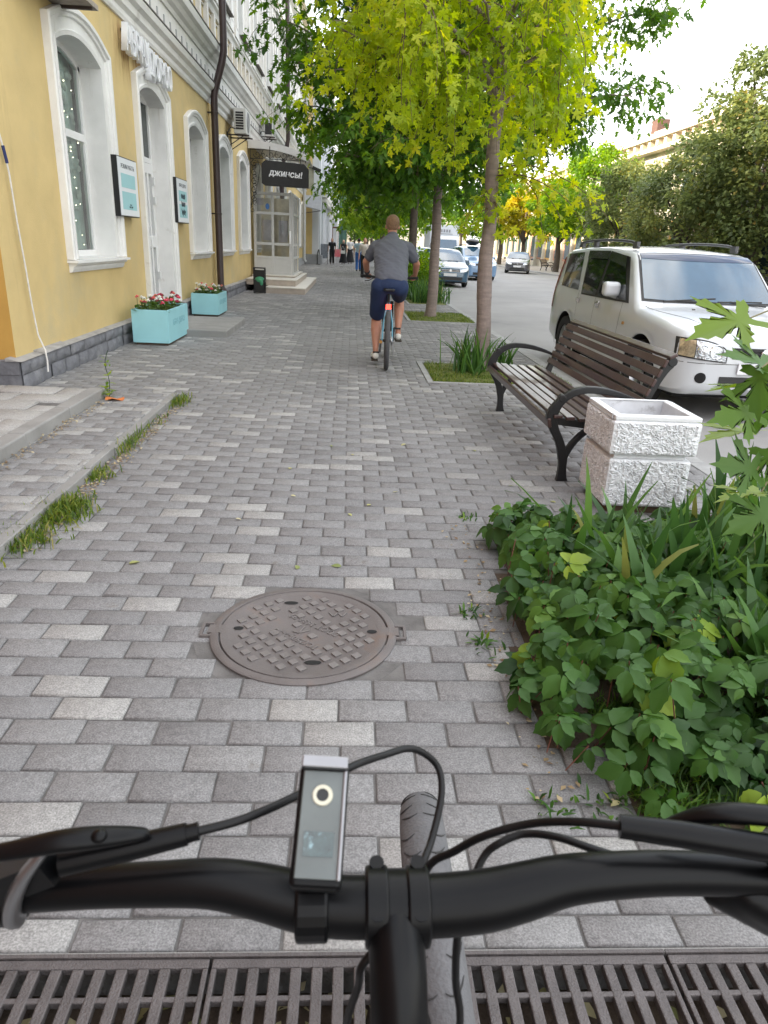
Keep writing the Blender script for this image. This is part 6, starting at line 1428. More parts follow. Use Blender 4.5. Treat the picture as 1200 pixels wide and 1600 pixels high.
mb.build('grille_bar', M_TRIM, g); mb = MB(); mb.ell((0, -.018, .685), (.06, .01, .05)); mb.build('emblem', M_CHR, g, smooth=60)
mb = MB(); nose_grid(mb, -.42, .42, lambda x: .36, lambda x: .46, .004, n=10, r=2); mb.build('lower_intake', M_TRIM, suv)
mb = MB(); mb.box(-.26, .26, -.028, -.012, .49, .59); pl = mb.build('number_plate', M_PLATE, suv)
mb = MB()
nose_grid(mb, -.80, .80, lambda x: .575, lambda x: .581, .003, n=40, r=1); mb.build('bumper_seam', MATS['seam'], suv)
# bonnet seams, washer jets
mb = MB()
for sx in (-1, 1):
    pts = [(sx * (.47 + .30 * t - .02 * t * t), .12 + 1.05 * t) for t in [i / 14 for i in range(15)]]
    for (x, y), (x2, y2) in zip(pts[:-1], pts[1:]): mb.bar((x, y, b.topz(x, y) + .001), (x2, y2, b.topz(x2, y2) + .001), .006, .003)
for sx in (-.3, .3): mb.obox((sx, .98, b.topz(sx, .98) + .006), (.03, .02, .012))
mb.build('bonnet_seam', MATS['seam'], suv)
for x0, x1 in ((-.52, .08), (.10, .62)):
    mb = MB(); y0 = 1.205; p = Vector((x1, 1.19, b.topz(x1, 1.19) + .02)); q = Vector((x0 + .12, 1.225, b.topz(x0 + .1, 1.22) + .02)); mb.bar(p, q, .02, .015)
    mb.bar((x0 - .02, 1.215, b.topz(x0, 1.215) + .012), (x1 - .02, 1.25, b.topz(x1, 1.25) + .014), .014, .02); mb.build('wiper', M_TRIM, suv)
mb = MB()
for sx in (-1, 1):
    for y in (.86, 3.48):
        vs = []
        for i in range(25):
            a = PI * (-.08 + 1.16 * i / 24); rr = .405; 
            for q in (rr, rr + .045): yy = y + q * math.cos(a); zz = .345 + q * math.sin(a); vs.append((sx * (b.side(max(0.02, yy), min(zz, 1.0)) + .010), yy, max(.25, zz)))
        k = len(mb.v); mb.add(vs, [(2 * i, 2 * i + 1, 2 * i + 3, 2 * i + 2) for i in range(24)])
mb.each('wheel_arch', M_WP, suv, smooth=60)
mb = MB(); mb.box(-.7, .7, .3, 4.2, .20, .34); mb.build('underbody', M_WELL, suv)
mb = MB()
for sx in (-1, 1): b.side_patch(mb, sx, [(4.25, .75), (4.44, .75)], [(4.25, 1.45), (4.38, 1.45)], n=3, off=.006)
mb.each('tail_light', pm('red_lens', (0.35, .015, .015), .2), suv)
for sx in (-1, 1):
    for y in (.86, 3.48): wheel(suv, sx * .775, y, .345, .21, sx)
# ---- a lower car: sedan or small family car
def small_car(lab, loc, rz, paint, H=1.46, L_=4.35, hw=.85, sedan=True, band=None, group=None, box=False, plate=True, vent='bars'):
    t = thing('parked_car', lab, 'car', loc, rz, group)
    if sedan: top = [(0, .66), (.05, .74), (.2, .80), (.9, .92), (1.15, .97), (1.7, 1.30), (1.95, 1.42), (2.4, H), (2.9, H - .01), (3.3, 1.34), (3.75, 1.10), (3.85, 1.06), (L_ - .1, 1.02), (L_, .85)]
    else: top = [(0, .74), (.05, .84), (.2, .92), (.75, 1.06), (.95, 1.13), (1.55, 1.50), (1.8, H - .03), (2.4, H), (3.3, H - .03), (3.8, H - .12), (L_ - .12, 1.15), (L_, .95)]
    bb = CarBody(L_, hw, top, [(0, .26), (.1, .2), (.5, .18), (3.8, .2), (L_, .34)], [(0, .66), (.03, .78), (.1, .87), (.25, .94), (.6, .99), (1, 1), (3.4, 1), (4.0, .95), (L_, .82)], .93 if sedan else 1.0, H, tumble=.78, rc=.09)
    ys_ = sorted(set([0, .02, .05, .1, .15, .2, .3, .45, .6, .75, .9, 1.0, 1.08, 1.15, 1.25, 1.35, 1.5, 1.6, 1.7, 1.8, 1.95, 2.1, 2.4, 2.7, 2.9, 3.1, 3.3, 3.5, 3.75, 3.85, 4.0, 4.1, L_ - .12, L_ - .05, L_]))
    bo_ = bb.build(paint, t, ys_, (.82, 3.38), .31)
    y0, y1 = (1.17, 1.93) if sedan else (.99, 1.76)
    mb = MB(); bb.top_patch(mb, y0, y1, hw * .80, hw * .66, off=.006, bow=.06); mb.build('windshield', M_WSH, t, smooth=60)
    mb = MB()
    for sx in (-1, 1): z0 = 1.0 if sedan else 1.06; bb.side_patch(mb, sx, [(y0 + .45, z0), (y0 + 1.2, z0)], [(y1 + .15, H - .12), (y0 + 1.22, H - .1)], off=.005); bb.side_patch(mb, sx, [(y0 + 1.28, z0), (y0 + 2.1, z0)], [(y0 + 1.3, H - .1), (y0 + 1.85, H - .13)], off=.005)
    mb.each('side_window', M_CGL, t, smooth=60)
    tr_ = shell_hit(bo_)
    def dp(x, z):
        h = tr_.ray_cast(Vector((x, -1, z)), Vector((0, 1, 0)))
        return h[0].y if h[0] is not None and h[0].y < 1.0 else .5
    def ng(mbb, x0, x1, z0, z1, off, n=8, r=3, sk=0):
        vs = []
        for j in range(r + 1):
            for i in range(n + 1): x = x0 + (x1 - x0) * i / n; z = z0 + (z1 - z0) * j / r + sk * abs(i / n); vs.append((x, dp(x, z) - off, z))
        mbb.add(vs, [(j * (n + 1) + i, j * (n + 1) + i + 1, (j + 1) * (n + 1) + i + 1, (j + 1) * (n + 1) + i) for j in range(r) for i in range(n)])
    zl = .60 if sedan else .72
    for sx in (-1, 1): mb = MB(); ng(mb, sx * .40, sx * .74, zl - .02, zl + .09, .012, sk=.05); mb.build('headlight', M_LENS, t, smooth=60)
    mb = MB(); ng(mb, -.38, .38, zl, zl + .085, .008); gg = mb.build('grille', M_TRIM, t)
    mb = MB()
    for z in (zl + .01, zl + .06): mb.box(-.37, .37, dp(.3, z) - .03, dp(.3, z) - .016, z, z + .012)
    mb.lathe([(.0, -.004), (.05, -.004), (.055, .01)], 20, (0, dp(0, zl + .04) - .028, zl + .045), axis='Y', caps=False); mb.build('emblem', M_CHR, gg)
    mb = MB(); ng(mb, -.50, .50, .28, .40, .008); mb.build('lower_intake', M_TRIM, t)
    mb = MB(); mb.box(-.26, .26, -.03, -.012, .43, .54); mb.build('number_plate', M_PLATE, t)
    for sx in (-1, 1):
        mb = MB(); mb.obox((sx * (hw + .10), y0 + .42, .98 if sedan else 1.08), (.18, .1, .12)); mb.build('side_mirror', paint, t, bevel=.03)
    mb = MB(); mb.bar((-.45, y0 + .02, bb.topz(.4, y0) + .02), (.1, y0 + .03, bb.topz(.1, y0) + .02), .015, .015); mb.bar((.05, y0 + .02, bb.topz(.1, y0) + .02), (.5, y0 + .03, bb.topz(.45, y0) + .02), .015, .015); mb.each('wiper', M_TRIM, t)
    mb = MB(); mb.box(-hw + .15, hw - .15, .3, L_ - .3, .16, .26); mb.build('underbody', M_WELL, t)
    for sx in (-1, 1):
        for y in (.82, 3.38): wheel(t, sx * (hw - .1), y, .31, .19, sx)
    return t, bb
c1, _ = small_car('dark blue saloon car facing the camera beyond the second tree trunk', (3.95, 29.3, -.06), math.radians(2), pm('blue_paint', (0.035, 0.095, 0.16), .25, var=.05, coat=1))
c2, bb_ = small_car('light blue family car with a black roof box behind the dark blue saloon', (6.55, 36.6, -.06), math.radians(7), pm('sky_paint', (0.20, 0.33, 0.52), .25, var=.05, coat=1), H=1.62, L_=4.1, sedan=False)
rb = thing('roof_box', 'black luggage box on the roof of the light blue car', 'roof box', (6.3, 38.9, 1.60))
mb = MB(); mb.ell((0, 0, .16), (.34, .8, .17), 20, 12); mb.build('shell', M_BLACK, rb, smooth=60); mb = MB(); mb.bar((-.5, .4, .0), (.5, .4, .0), .03, .03); mb.bar((-.5, -.4, .0), (.5, -.4, .0), .03, .03); mb.build('crossbar', M_TRIM, rb)
c3, _ = small_car('dark grey saloon car with pale sides driving on the right of the road', (11.4, 50.5, -.06), math.radians(-14), pm('grey_paint_car', (0.085, 0.085, 0.10), .25, var=.05, coat=1), H=1.45)
c4, _ = small_car('silver car half hidden behind the dark tree trunk, in line after the blue saloon', (3.75, 38.5, -.06), math.radians(1), pm('silver_paint', (0.36, .37, .39), .28, var=.05, coat=1))
# ---- the delivery truck
tk = thing('delivery_truck', 'white box truck with a lettered cab roof standing behind the light blue car', 'truck', (7.0, 55, -.06))
mb = MB(); mb.box(-1.1, 1.1, 1.7, 6.2, .9, 3.05); mb.build('cargo_box', pm('truck_white', (0.62, .64, .68), .4, var=.05), tk, bevel=.03)
cabp = [(0, .35), (0, 1.05), (.28, 1.25), (.62, 2.1), (.8, 2.25), (1.65, 2.3), (1.65, .35)]
mb = MB(); mb.prism(cabp, -.98, .98, 'YZ'); mb.build('cab', MATS['truck_white'], tk, bevel=.06)
mb = MB(); mb.add([(-.84, .32, 1.34), (.84, .32, 1.34), (.76, .60, 2.03), (-.76, .60, 2.03)], [(0, 1, 2, 3)]); o = mb.build('windshield', M_WSH, tk); o.location = (0, -.022, .0)
mb = MB(); mb.box(-.7, .7, -.03, -.004, .55, .85); mb.build('grille', M_TRIM, tk)
for sx in (-1, 1): mb = MB(); mb.box(min(sx * .72, sx * .95), max(sx * .72, sx * .95), -.03, -.004, .66, .9); mb.build('headlight', M_LENS, tk); mb = MB(); mb.box(min(sx * 1.02, sx * 1.18), max(sx * 1.02, sx * 1.18), .3, .38, 1.35, 1.75); mb.build('side_mirror', M_TRIM, tk)
mb = MB()
for i in range(5): mb.box(-.5 + i * .2, -.38 + i * .2, 1.66, 1.695, 2.55, 2.75)
mb.box(-.6, .6, 1.67, 1.697, 2.42, 2.46); mb.build('lettering', pm('grey_print', (0.25, .25, .27), .6), tk)
for sx in (-1, 1):
    for y in (.85, 4.9): wheel(tk, sx * .88, y, .40, .24, sx)
# ================================================================== BENCH, WHITE BIN
M_CIRON = pm('black_cast_iron', (0.010, 0.010, 0.011), .42, var=.2, scale=30, bump=.15, bscale=90)
M_SLAT = pm('brown_lacquer', (0.060, 0.031, 0.027), .36, var=.22, scale=5, bump=.12, bscale=30, coat=.3, stretch=(6, .6, 6), stain=((0.12, .08, .065), .66, .8, 6))
def make_bench(lab, loc, rz, L_=2.15, group=None):
    t = thing('park_bench', lab, 'bench', loc, rz, group)
    def end(y0):
        mb = MB(); y1 = y0 + .045
        A = smooth_path([(0.035, 0, 0), (.030, .08, 0), (.022, .17, 0), (-.012, .27, 0), (-.062, .36, 0), (-.088, .43, 0), (-.075, .49, 0), (-.035, .55, 0), (.03, .60, 0), (.12, .625, 0), (.25, .618, 0), (.38, .59, 0), (.47, .56, 0)], 3)
        ws = [.085, .068, .058, .054, .052, .056, .062, .060, .056, .055, .054, .056, .060, .064, .068, .072, .074, .072, .068, .062, .056, .052, .05, .05, .048, .048, .046, .046, .044, .044, .042, .04, .036, .032, .028, .024, .02]
        mb.flat([(p.x, p.y) for p in A], ws[:len(A)], y0, y1)
        Bp = smooth_path([(.03, .17, 0), (.075, .26, 0), (.15, .345, 0), (.25, .395, 0)], 3); mb.flat([(p.x, p.y) for p in Bp], [.05, .044, .04, .038, .036, .036, .036, .038, .04, .04][:len(Bp)], y0 + .001, y1 - .001)
        C_ = smooth_path([(-.075, .42, 0), (.05, .405, 0), (.2, .39, 0), (.35, .38, 0), (.47, .385, 0)], 3); mb.flat([(p.x, p.y) for p in C_], .052, y0 + .002, y1 - .002)
        D_b = smooth_path([(.52, 0, 0), (.50, .1, 0), (.455, .22, 0), (.445, .34, 0), (.475, .46, 0), (.525, .58, 0), (.575, .70, 0), (.62, .79, 0), (.665, .835, 0)], 3)
        mb.flat([(p.x, p.y) for p in D_b], [.075, .06, .054, .05, .048, .046, .046, .05, .056, .062, .06, .056, .05, .048, .046, .046, .046, .048, .05, .052, .056, .06, .064, .05, .03][:len(D_b)], y0 + .003, y1 - .003)
        mb.lathe([(.0, y0 - .002), (.032, y0 - .002), (.032, y1 + .002), (0, y1 + .002)], 16, (.648, 0, .826), axis='Y', caps=False)
        mb.lathe([(.0, y0 - .002), (.026, y0 - .002), (.026, y1 + .002), (0, y1 + .002)], 16, (-.035, 0, .565), axis='Y', caps=False)
        mb.build('end_frame', M_CIRON, t, bevel=.006)
    end(0); end(L_ - .045)
    def slat(name, x, z, w_, ang, th=.024):
        mb = MB(); M = Matrix.Rotation(ang, 3, 'Y'); mb.obox((x, L_ / 2, z), (w_, L_ + .03, th), M); return mb.build(name, M_SLAT, t, bevel=.006)
    slat('seat_slat', -.105, .402, .062, math.radians(78))
    for i in range(6): slat('seat_slat', -.052 + i * .083, .447 - .010 * math.sin(i * .7) - i * .004, .060, math.radians(-4 + i * 1.5))
    for i in range(6):
        f = i / 5; slat('back_slat', .462 + .135 * f, .500 + .315 * f, .052, math.radians(-68), .022)
    slat('back_slat', .640, .862, .055, math.radians(-25), .022)
    mb = MB(); mb.box(.0, .03, L_ / 2 - .02, L_ / 2 + .02, .39, .425); mb.box(.03, .44, L_ / 2 - .02, L_ / 2 + .02, .385, .41); mb.build('seat_brace', M_CIRON, t)
    return t
make_bench('brown slatted park bench with curled black iron arms beside the white bin', (1.43, 4.44, 0), 0, 2.16)
fb = make_bench('small iron-armed bench on the far pavement across the road, seen past the white car', (16.6, 60.5, .02), math.radians(150), 1.7)
# ---- white square bin with worm-pattern relief
M_WCON = pm('white_cast_concrete', (0.78, 0.80, 0.82), .6, var=.04, scale=9, bump=.25, bscale=130, stain=((0.34, .33, .31), .70, .82, 9))
M_WCON2 = pm('bin_inside', (0.55, 0.56, 0.58), .7, var=.15, scale=6, stain=((0.2, .19, .18), .58, .75, 7))
wb = thing('street_bin', 'square white concrete street bin with wavy relief sides, between the bench and the planted bed', 'bin', (1.775, 4.07, 0), math.radians(-1))
def relief(u, v, s):
    p = Vector((u * 62, v * 70, s)); wv = Vector((mnoise.noise(p * .45 + Vector((7, 0, 0))), mnoise.noise(p * .45 + Vector((0, 9, 0))), 0)) * 2.2
    q = mnoise.noise(p + wv); r = 1 - min(1, abs(q) * 3.0); return max(0, r) ** .7
def rough_block(mb, w_, z0, z1, amp=.0105):
    h = w_ / 2; nu = 150; nv = max(20, int((z1 - z0) / w_ * 150))
    for face in range(4):
        vs = []; c, s = math.cos(face * PI / 2), math.sin(face * PI / 2)
        for j in range(nv + 1):
            for i in range(nu + 1):
                u = -h + w_ * i / nu; z = z0 + (z1 - z0) * j / nv; e = min(i, nu - i, 8) / 8 * min(1, min(j, nv - j) / 5.0); rr = amp * relief(u + face * 3.1, z, face * 11.0) * min(1, e * 1.2)
                rnd = .010 * (1 - min(1, min(j, nv - j) / 4.0)) ** 2; x = h + rr - rnd; y = u * (1 - (rnd * .6) / h)
                vs.append((x * c - y * s, x * s + y * c, z))
        mb.add(vs, [(j * (nu + 1) + i, j * (nu + 1) + i + 1, (j + 1) * (nu + 1) + i + 1, (j + 1) * (nu + 1) + i) for j in range(nv) for i in range(nu)])
mb = MB(); rough_block(mb, .480, .055, .345); mb.poly([(-.234, -.234, .345), (.234, -.234, .345), (.234, .234, .345), (-.234, .234, .345)]); mb.poly([(-.234, -.234, .055), (-.234, .234, .055), (.234, .234, .055), (.234, -.234, .055)]); mb.build('lower_block', M_WCON, wb, smooth=50)
mb = MB(); mb.box(-.212, .212, -.212, .212, .3455, .374); mb.build('groove', M_WCON, wb)
mb = MB(); rough_block(mb, .508, .3745, .575); mb.poly([(-.244, -.244, .3745), (-.244, .244, .3745), (.244, .244, .3745), (.244, -.244, .3745)]); mb.build('upper_block', M_WCON, wb, smooth=50)
mb = MB(); a, c = .252, .205
for x0, x1, y0, y1 in ((-a, a, -a, -c), (-a, a, c, a), (-a, -c, -c, c), (c, a, -c, c)): mb.box(x0, x1, y0, y1, .5755, .605)
mb.build('rim', M_WCON, wb, bevel=.007)
mb = MB(); mb.add([(-c, -c, .60), (c, -c, .60), (c, c, .60), (-c, c, .60), (-c * .92, -c * .92, .36), (c * .92, -c * .92, .36), (c * .92, c * .92, .36), (-c * .92, c * .92, .36)], [(0, 1, 5, 4), (1, 2, 6, 5), (2, 3, 7, 6), (3, 0, 4, 7), (4, 5, 6, 7)]); mb.build('liner', M_WCON2, wb)
mb = MB(); mb.box(-.19, .19, -.19, .19, 0, .054); mb.build('base', pm('rusty_base', (0.14, .09, .06), .9, var=.3, scale=10), wb)
# the upper block is hollow: its top is open through the rim
# ---- grey display frames by the white building, a pink seat behind the walkers
dsf = thing('display_rack', 'grey metal rack of panels standing by the white building wall', 'rack', (-1.88, 50.6, 0)); mb = MB(); mb.box(-.25, .25, 0, .04, .36, 1.28)
mb.build('panel', pm('rack_grey', (0.22, .24, .28), .4, metal=.3, var=.3, scale=6), dsf); mb = MB()
for x in (-.24, .24): mb.box(x - .015, x + .015, -.2, .2, 0, .03); mb.box(x - .015, x + .015, -.03, -.005, 0, 1.3)
for i in range(4): mb.box(-.2 + i * .13, -.19 + i * .13, -.012, -.002, .4, 1.24)
mb.build('stand', M_BLACK, dsf)
bp = thing('bicycle_rack', 'dark metal bollard rail at the corner of the white building', 'rail', (-2.25, 49.0, 0)); mb = MB(); mb.tube(smooth_path([(0, 0, 0), (0, 0, .6), (.05, .05, .85), (.1, .3, .85), (.1, .35, 0)]), .03, 8); mb.box(-.1, .2, -.1, .45, 0, .03); mb.build('rail', M_BLACK, bp)
pk = thing('plastic_chair', 'pink and white plastic chair behind the walking women', 'chair', (-1.0, 54.6, 0)); mb = MB(); mb.box(-.25, .25, -.25, .25, .42, .46); mb.box(-.25, .25, .22, .26, .46, .95); mb.build('seat', pm('pink_plastic', (0.55, .16, .18), .5), pk, bevel=.02); mb = MB()
for x in (-.22, .22):
    for y in (-.22, .22): mb.box(x - .02, x + .02, y - .02, y + .02, 0, .419)
mb.build('legs', M_PVC, pk)
# ================================================================== PEOPLE
M_SKIN = pm('skin', (0.42, 0.20, 0.13), .5, var=.10, scale=7, sub=.12)
M_SKIN2 = pm('skin_light', (0.52, 0.29, 0.20), .5, var=.08, scale=7)
M_HAIR = pm('light_brown_hair', (0.20, 0.115, 0.060), .6, var=.35, scale=60, bump=.8, bscale=160)
M_SHIRT = pm('grey_tshirt', (0.105, 0.112, 0.14), .85, var=.10, scale=5, bump=.6, bscale=9)
M_SHORT = pm('navy_shorts', (0.010, 0.024, 0.075), .8, var=.15, scale=6, bump=.5, bscale=12)
M_SOLE = pm('white_shoe', (0.62, .60, .55), .6, var=.1)
def hand(mb, wrist, direc, palm_n, side, curl=.9, s=1.0, grip=None):
    """palm, five curved fingers; side=+1: thumb on +x of the frame"""
    y = Vector(direc).normalized(); z = Vector(palm_n).normalized(); x = y.cross(z).normalized() * side; w_ = Vector(wrist)
    P = lambda a, b, c: w_ + (x * a + y * b + z * c) * s
    mb.cap(P(-.02, .012, 0), P(-.026, .075, 0), .0165 * s, .015 * s, 8); mb.cap(P(.016, .012, 0), P(.022, .075, 0), .0165 * s, .015 * s, 8); mb.cap(P(0, 0, 0), P(0, .075, 0), .02 * s, .017 * s, 8)
    for k, (fx, ln) in enumerate(((.030, .066), (.010, .074), (-.011, .068), (-.031, .054))):
        a = 0; p = P(fx, .085, 0); segs = (.46, .32, .22)
        for q, f in enumerate(segs):
            a += curl * (.75 if q == 0 else .95); d = y * math.cos(a) + z * -math.sin(a); e = p + d * ln * f * s; mb.cap(p, e, (.0088 - .0008 * q) * s, (.0082 - .0009 * q) * s, 8); p = e
    p = P(.034, .022, -.006); e = P(.056, .05, -.022); mb.cap(p, e, .011 * s, .0095 * s, 8); mb.cap(e, P(.05, .08, -.034), .0092 * s, .008 * s, 8)
def head_shapes(mb, c, R=Matrix.Identity(3), s=1.0):
    """skull, jaw, nose, ears; face towards R @ +Y"""
    c = Vector(c); e = lambda p, r: mb.ell(c + R @ (Vector(p) * s), tuple(q * s for q in r), 16, 10, R)
    e((0, -.012, .03), (.076, .095, .090)); e((0, .028, -.035), (.060, .068, .072)); e((0, .055, -.078), (.030, .028, .024)); e((0, .095, -.018), (.011, .017, .024)); e((0, .083, .022), (.052, .018, .022))
    for q in (-1, 1): e((q * .078, -.005, -.01), (.010, .020, .032)); e((q * .036, .070, -.03), (.020, .018, .018))
    e((0, .086, -.052), (.022, .009, .010))
def make_rider():
    t = thing('person', 'man in a grey t-shirt and navy shorts riding a bicycle away down the pavement', 'person', (.48, 9.0, 0)); O = Vector((.48, 9.0, 0))
    L3 = lambda x, y, z: Vector((x, y, z)) - O
    hip = {-1: L3(.375, 8.98, .965), 1: L3(.585, 8.98, .965)}; knee = {-1: L3(.335, 9.26, .54), 1: L3(.63, 9.40, .80)}; ank = {-1: L3(.335, 9.00, .175), 1: L3(.62, 9.20, .40)}
    sh = {-1: L3(.305, 9.36, 1.415), 1: L3(.705, 9.36, 1.415)}; elb = {-1: L3(.185, 9.46, 1.23), 1: L3(.835, 9.46, 1.23)}; wr = {-1: L3(.205, 9.60, 1.09), 1: L3(.835, 9.60, 1.09)}
    hd = L3(.505, 9.49, 1.662); Rh = Matrix.Rotation(math.radians(-8), 3, 'X')
    mb = MB()
    mb.cap(L3(.48, 8.97, .98), L3(.485, 9.08, 1.10), .10, .10, 16); mb.cap(L3(.485, 9.08, 1.10), L3(.50, 9.27, 1.35), .10, .10, 16); mb.cap(L3(.50, 9.30, 1.36), L3(.505, 9.42, 1.54), .09, .060, 14); mb.cap(L3(.505, 9.40, 1.50), L3(.505, 9.47, 1.64), .060, .058, 14)
    head_shapes(mb, hd, Rh, 1.06)
    for s in (-1, 1):
        mb.cap(L3(.505, 9.35, 1.43), sh[s], .065, .062, 12); mb.cap(sh[s], elb[s], .057, .044, 12); mb.cap(elb[s], elb[s].lerp(wr[s], .35), .044, .043, 12); mb.cap(elb[s].lerp(wr[s], .35), wr[s], .043, .029, 12)
        mb.cap(hip[s], knee[s], .085, .062, 14); m_ = knee[s].lerp(ank[s], .32) + Vector((0, -.022, 0)); mb.cap(knee[s], m_, .062, .068, 14); mb.cap(m_, ank[s] + Vector((0, 0, .03)), .066, .037, 12)
        toe = ank[s] + Vector((s * .02, .16, -.055)); mb.cap(ank[s] + Vector((0, -.03, -.045)), toe, .036, .030, 10); mb.cap(ank[s], ank[s] + Vector((0, -.02, -.045)), .038, .036, 10)
        hand(mb, wr[s] + Vector((0, .0, 0)), (-.18 * s, .95, -.28), (0, .28, .95), -s, curl=1.05)
    solid(mb, 'body', M_SKIN, t, .0085, 5)
    # t-shirt with sleeves
    mb = MB(); prof = [(8.985, 1.015, .205, .135), (9.0, 1.05, .212, .145), (9.03, 1.10, .212, .15), (9.07, 1.16, .212, .15), (9.12, 1.22, .218, .15), (9.17, 1.28, .224, .15), (9.22, 1.335, .228, .148), (9.26, 1.385, .222, .14), (9.30, 1.425, .200, .125), (9.335, 1.46, .158, .105), (9.37, 1.50, .112, .085)]
    pr2 = []
    for (a, b) in zip(prof[:-1], prof[1:]): pr2 += [a, tuple((p_ + q_) / 2 for p_, q_ in zip(a, b))]
    for (yy, zz, rx, ry) in pr2 + [prof[-1]]: mb.ell(L3(.490, yy, zz), (rx, ry, .055), 28, 10, Matrix.Rotation(math.radians(-30), 3, 'X')); mb.cap(L3(.505, 9.36, 1.46), L3(.505, 9.425, 1.54), .09, .072, 14)
    for s in (-1, 1): mb.cap(L3(.505 + s * .11, 9.34, 1.425), sh[s], .085, .080, 14); mb.cap(sh[s], sh[s].lerp(elb[s], .62), .080, .070, 14)
    rr = random.Random(3)
    sh_o = solid(mb, 'tshirt', M_SHIRT, t, .010, 7)
    for v in sh_o.data.vertices:      # cloth folds
        p = v.co; f = mnoise.noise(Vector((p.x * 5 + p.z * 9, p.y * 4, p.z * 13 + p.x * 7))) * .012 + mnoise.noise(Vector((p.x * 15, p.y * 10, p.z * 30 + p.x * 16))) * .006
        v.co = p + v.normal * f
    mb = MB(); mb.ell(L3(.48, 8.98, .985), (.195, .15, .115), 20, 12)
    for s in (-1, 1):
        k = .80 if s < 0 else .66; mb.cap(hip[s] + Vector((s * .012, -.005, .0)), hip[s].lerp(knee[s], k), .118, .098 if s < 0 else .10, 16)
    o = solid(mb, 'shorts', M_SHORT, t, .010, 5)
    for v in o.data.vertices: p = v.co; v.co = p + v.normal * (mnoise.noise(Vector((p.x * 9, p.y * 7, p.z * 11))) * .006)
    mb = MB(); c = hd; R = Rh
    mb.ell(c + R @ Vector((0, -.026, .040)), (.089, .099, .097), 18, 12, R); mb.ell(c + R @ Vector((0, -.055, -.01)), (.070, .055, .06), 16, 10, R); solid(mb, 'hair', M_HAIR, t, .008, 4)
    for s in (-1, 1):
        mb = MB(); a = ank[s]; mb.cap(a + Vector((0, -.045, -.052)), a + Vector((s * .02, .165, -.068)), .043, .038, 12); solid(mb, 'shoe', M_SOLE, t, .008, 3)
        mb = MB(); mb.obox(a + Vector((s * .01, .06, -.105)), (.085, .27, .018)); mb.build('shoe_sole', pm('dark_sole', (0.05, .04, .03), .8), t, bevel=.006)
    mb = MB(); mb.tube([wr[-1] + Vector((-.0, -.045, .02)), wr[-1] + Vector((0, -.022, .009))], .037, 14); mb.build('wristwatch', M_BLACK, t, bevel=.003)
    return t
make_rider()
# ---- his bicycle
def tyre(mb, c, R_, r, M=Matrix.Identity(3), n=56, k=12, m=0):
    c = Vector(c); vs = []
    for i in range(n):
        a = 2 * PI * i / n
        for j in range(k):
            b_ = 2 * PI * j / k; q = R_ - r + r * math.cos(b_); vs.append(c + M @ Vector((r * math.sin(b_), q * math.cos(a), q * math.sin(a))))
    mb.add(vs, [(i * k + j, i * k + (j + 1) % k, ((i + 1) % n) * k + (j + 1) % k, ((i + 1) % n) * k + j) for i in range(n) for j in range(k)], m)
M_TIREG = pm('dusty_tyre', (0.075, 0.075, 0.08), .85, var=.15, scale=40, bump=.8, bscale=160)
M_FRB = pm('blue_black_frame', (0.02, 0.06, 0.09), .3, var=.1, coat=.6)
M_FRT = pm('teal_frame_accent', (0.10, 0.30, 0.42), .3, coat=.6)
M_STEEL = pm('bike_steel', (0.35, .35, .36), .3, metal=.9)
def bike_wheel(t, c, R_, r, nm='wheel'):
    w_ = bpy.data.objects.new(nm, None); S.collection.objects.link(w_); w_.parent = t; w_.location = c; w_.empty_display_size = .1
    mb = MB(); tyre(mb, (0, 0, 0), R_, r); mb.build('tyre', M_TIREG, w_, smooth=60)
    mb = MB(); q = R_ - 2 * r; mb.lathe([(q + .004, -.012), (q + .004, .012), (q - .014, .009), (q - .014, -.009), (q + .004, -.012)], 48, axis='X', caps=False); mb.build('rim', M_BLACK, w_, smooth=40)
    mb = MB()
    for i in range(28):
        a = 2 * PI * i / 28; a2 = a + (.5 if i % 2 else -.5); mb.bar((.02 if i % 4 < 2 else -.02, .02 * math.cos(a2), .02 * math.sin(a2)), (0, (q - .01) * math.cos(a), (q - .01) * math.sin(a)), .0022)
    mb.build('spokes', M_STEEL, w_); mb = MB(); mb.lathe([(.0, -.055), (.014, -.055), (.022, -.03), (.013, -.02), (.013, .02), (.022, .03), (.014, .055), (0, .055)], 16, axis='X', caps=False); mb.build('hub', M_BLACK, w_, smooth=40)
bk = thing('bicycle', 'dark mountain bicycle with blue frame and red rear light ridden by the man in grey', 'bicycle', (.47, 8.93, 0), math.radians(-2.5))
bike_wheel(bk, (0, -.26, .355), .355, .030); bike_wheel(bk, (.0, .84, .355), .355, .029)
mb = MB(); BB = (0, .16, .31); ST = (0, .03, .80); HT = (0, .62, .88); HB = (0, .65, .76)
for p, q, r in ((BB, (0, .0, .90), .018), (BB, HB, .021), ((0, .035, .77), HT, .017)): mb.tube([p, q], r, 10)
for s in (-1, 1): mb.tube([(s * .02, .13, .31), (s * .05, -.05, .34), (s * .06, -.26, .355)], .010, 8); mb.tube([(s * .018, .035, .76), (s * .055, -.12, .55), (s * .062, -.26, .36)], .0095, 8)
fr = mb.build('frame', M_FRT, bk, smooth=50)
mb = MB(); mb.tube([HT, HB], .024, 12)
for s in (-1, 1): mb.tube([(s * .055, .70, .70), (s * .055, .84, .36)], .017, 10)
mb.bar((-.07, .685, .73), (.07, .685, .73), .04); mb.tube([HT, (0, .59, .99)], .018, 10); mb.tube([(0, .59, .98), (0, .66, 1.03)], .018, 10); mb.build('fork', M_BLACK, bk, smooth=50)
mb = MB(); mb.tube(smooth_path([(-.36, .615, 1.055), (-.22, .64, 1.05), (-.12, .66, 1.035), (0, .665, 1.03), (.12, .66, 1.035), (.22, .64, 1.05), (.36, .615, 1.055)], 4), .013, 10); hb = mb.build('handlebar', M_BLACK, bk, smooth=60)
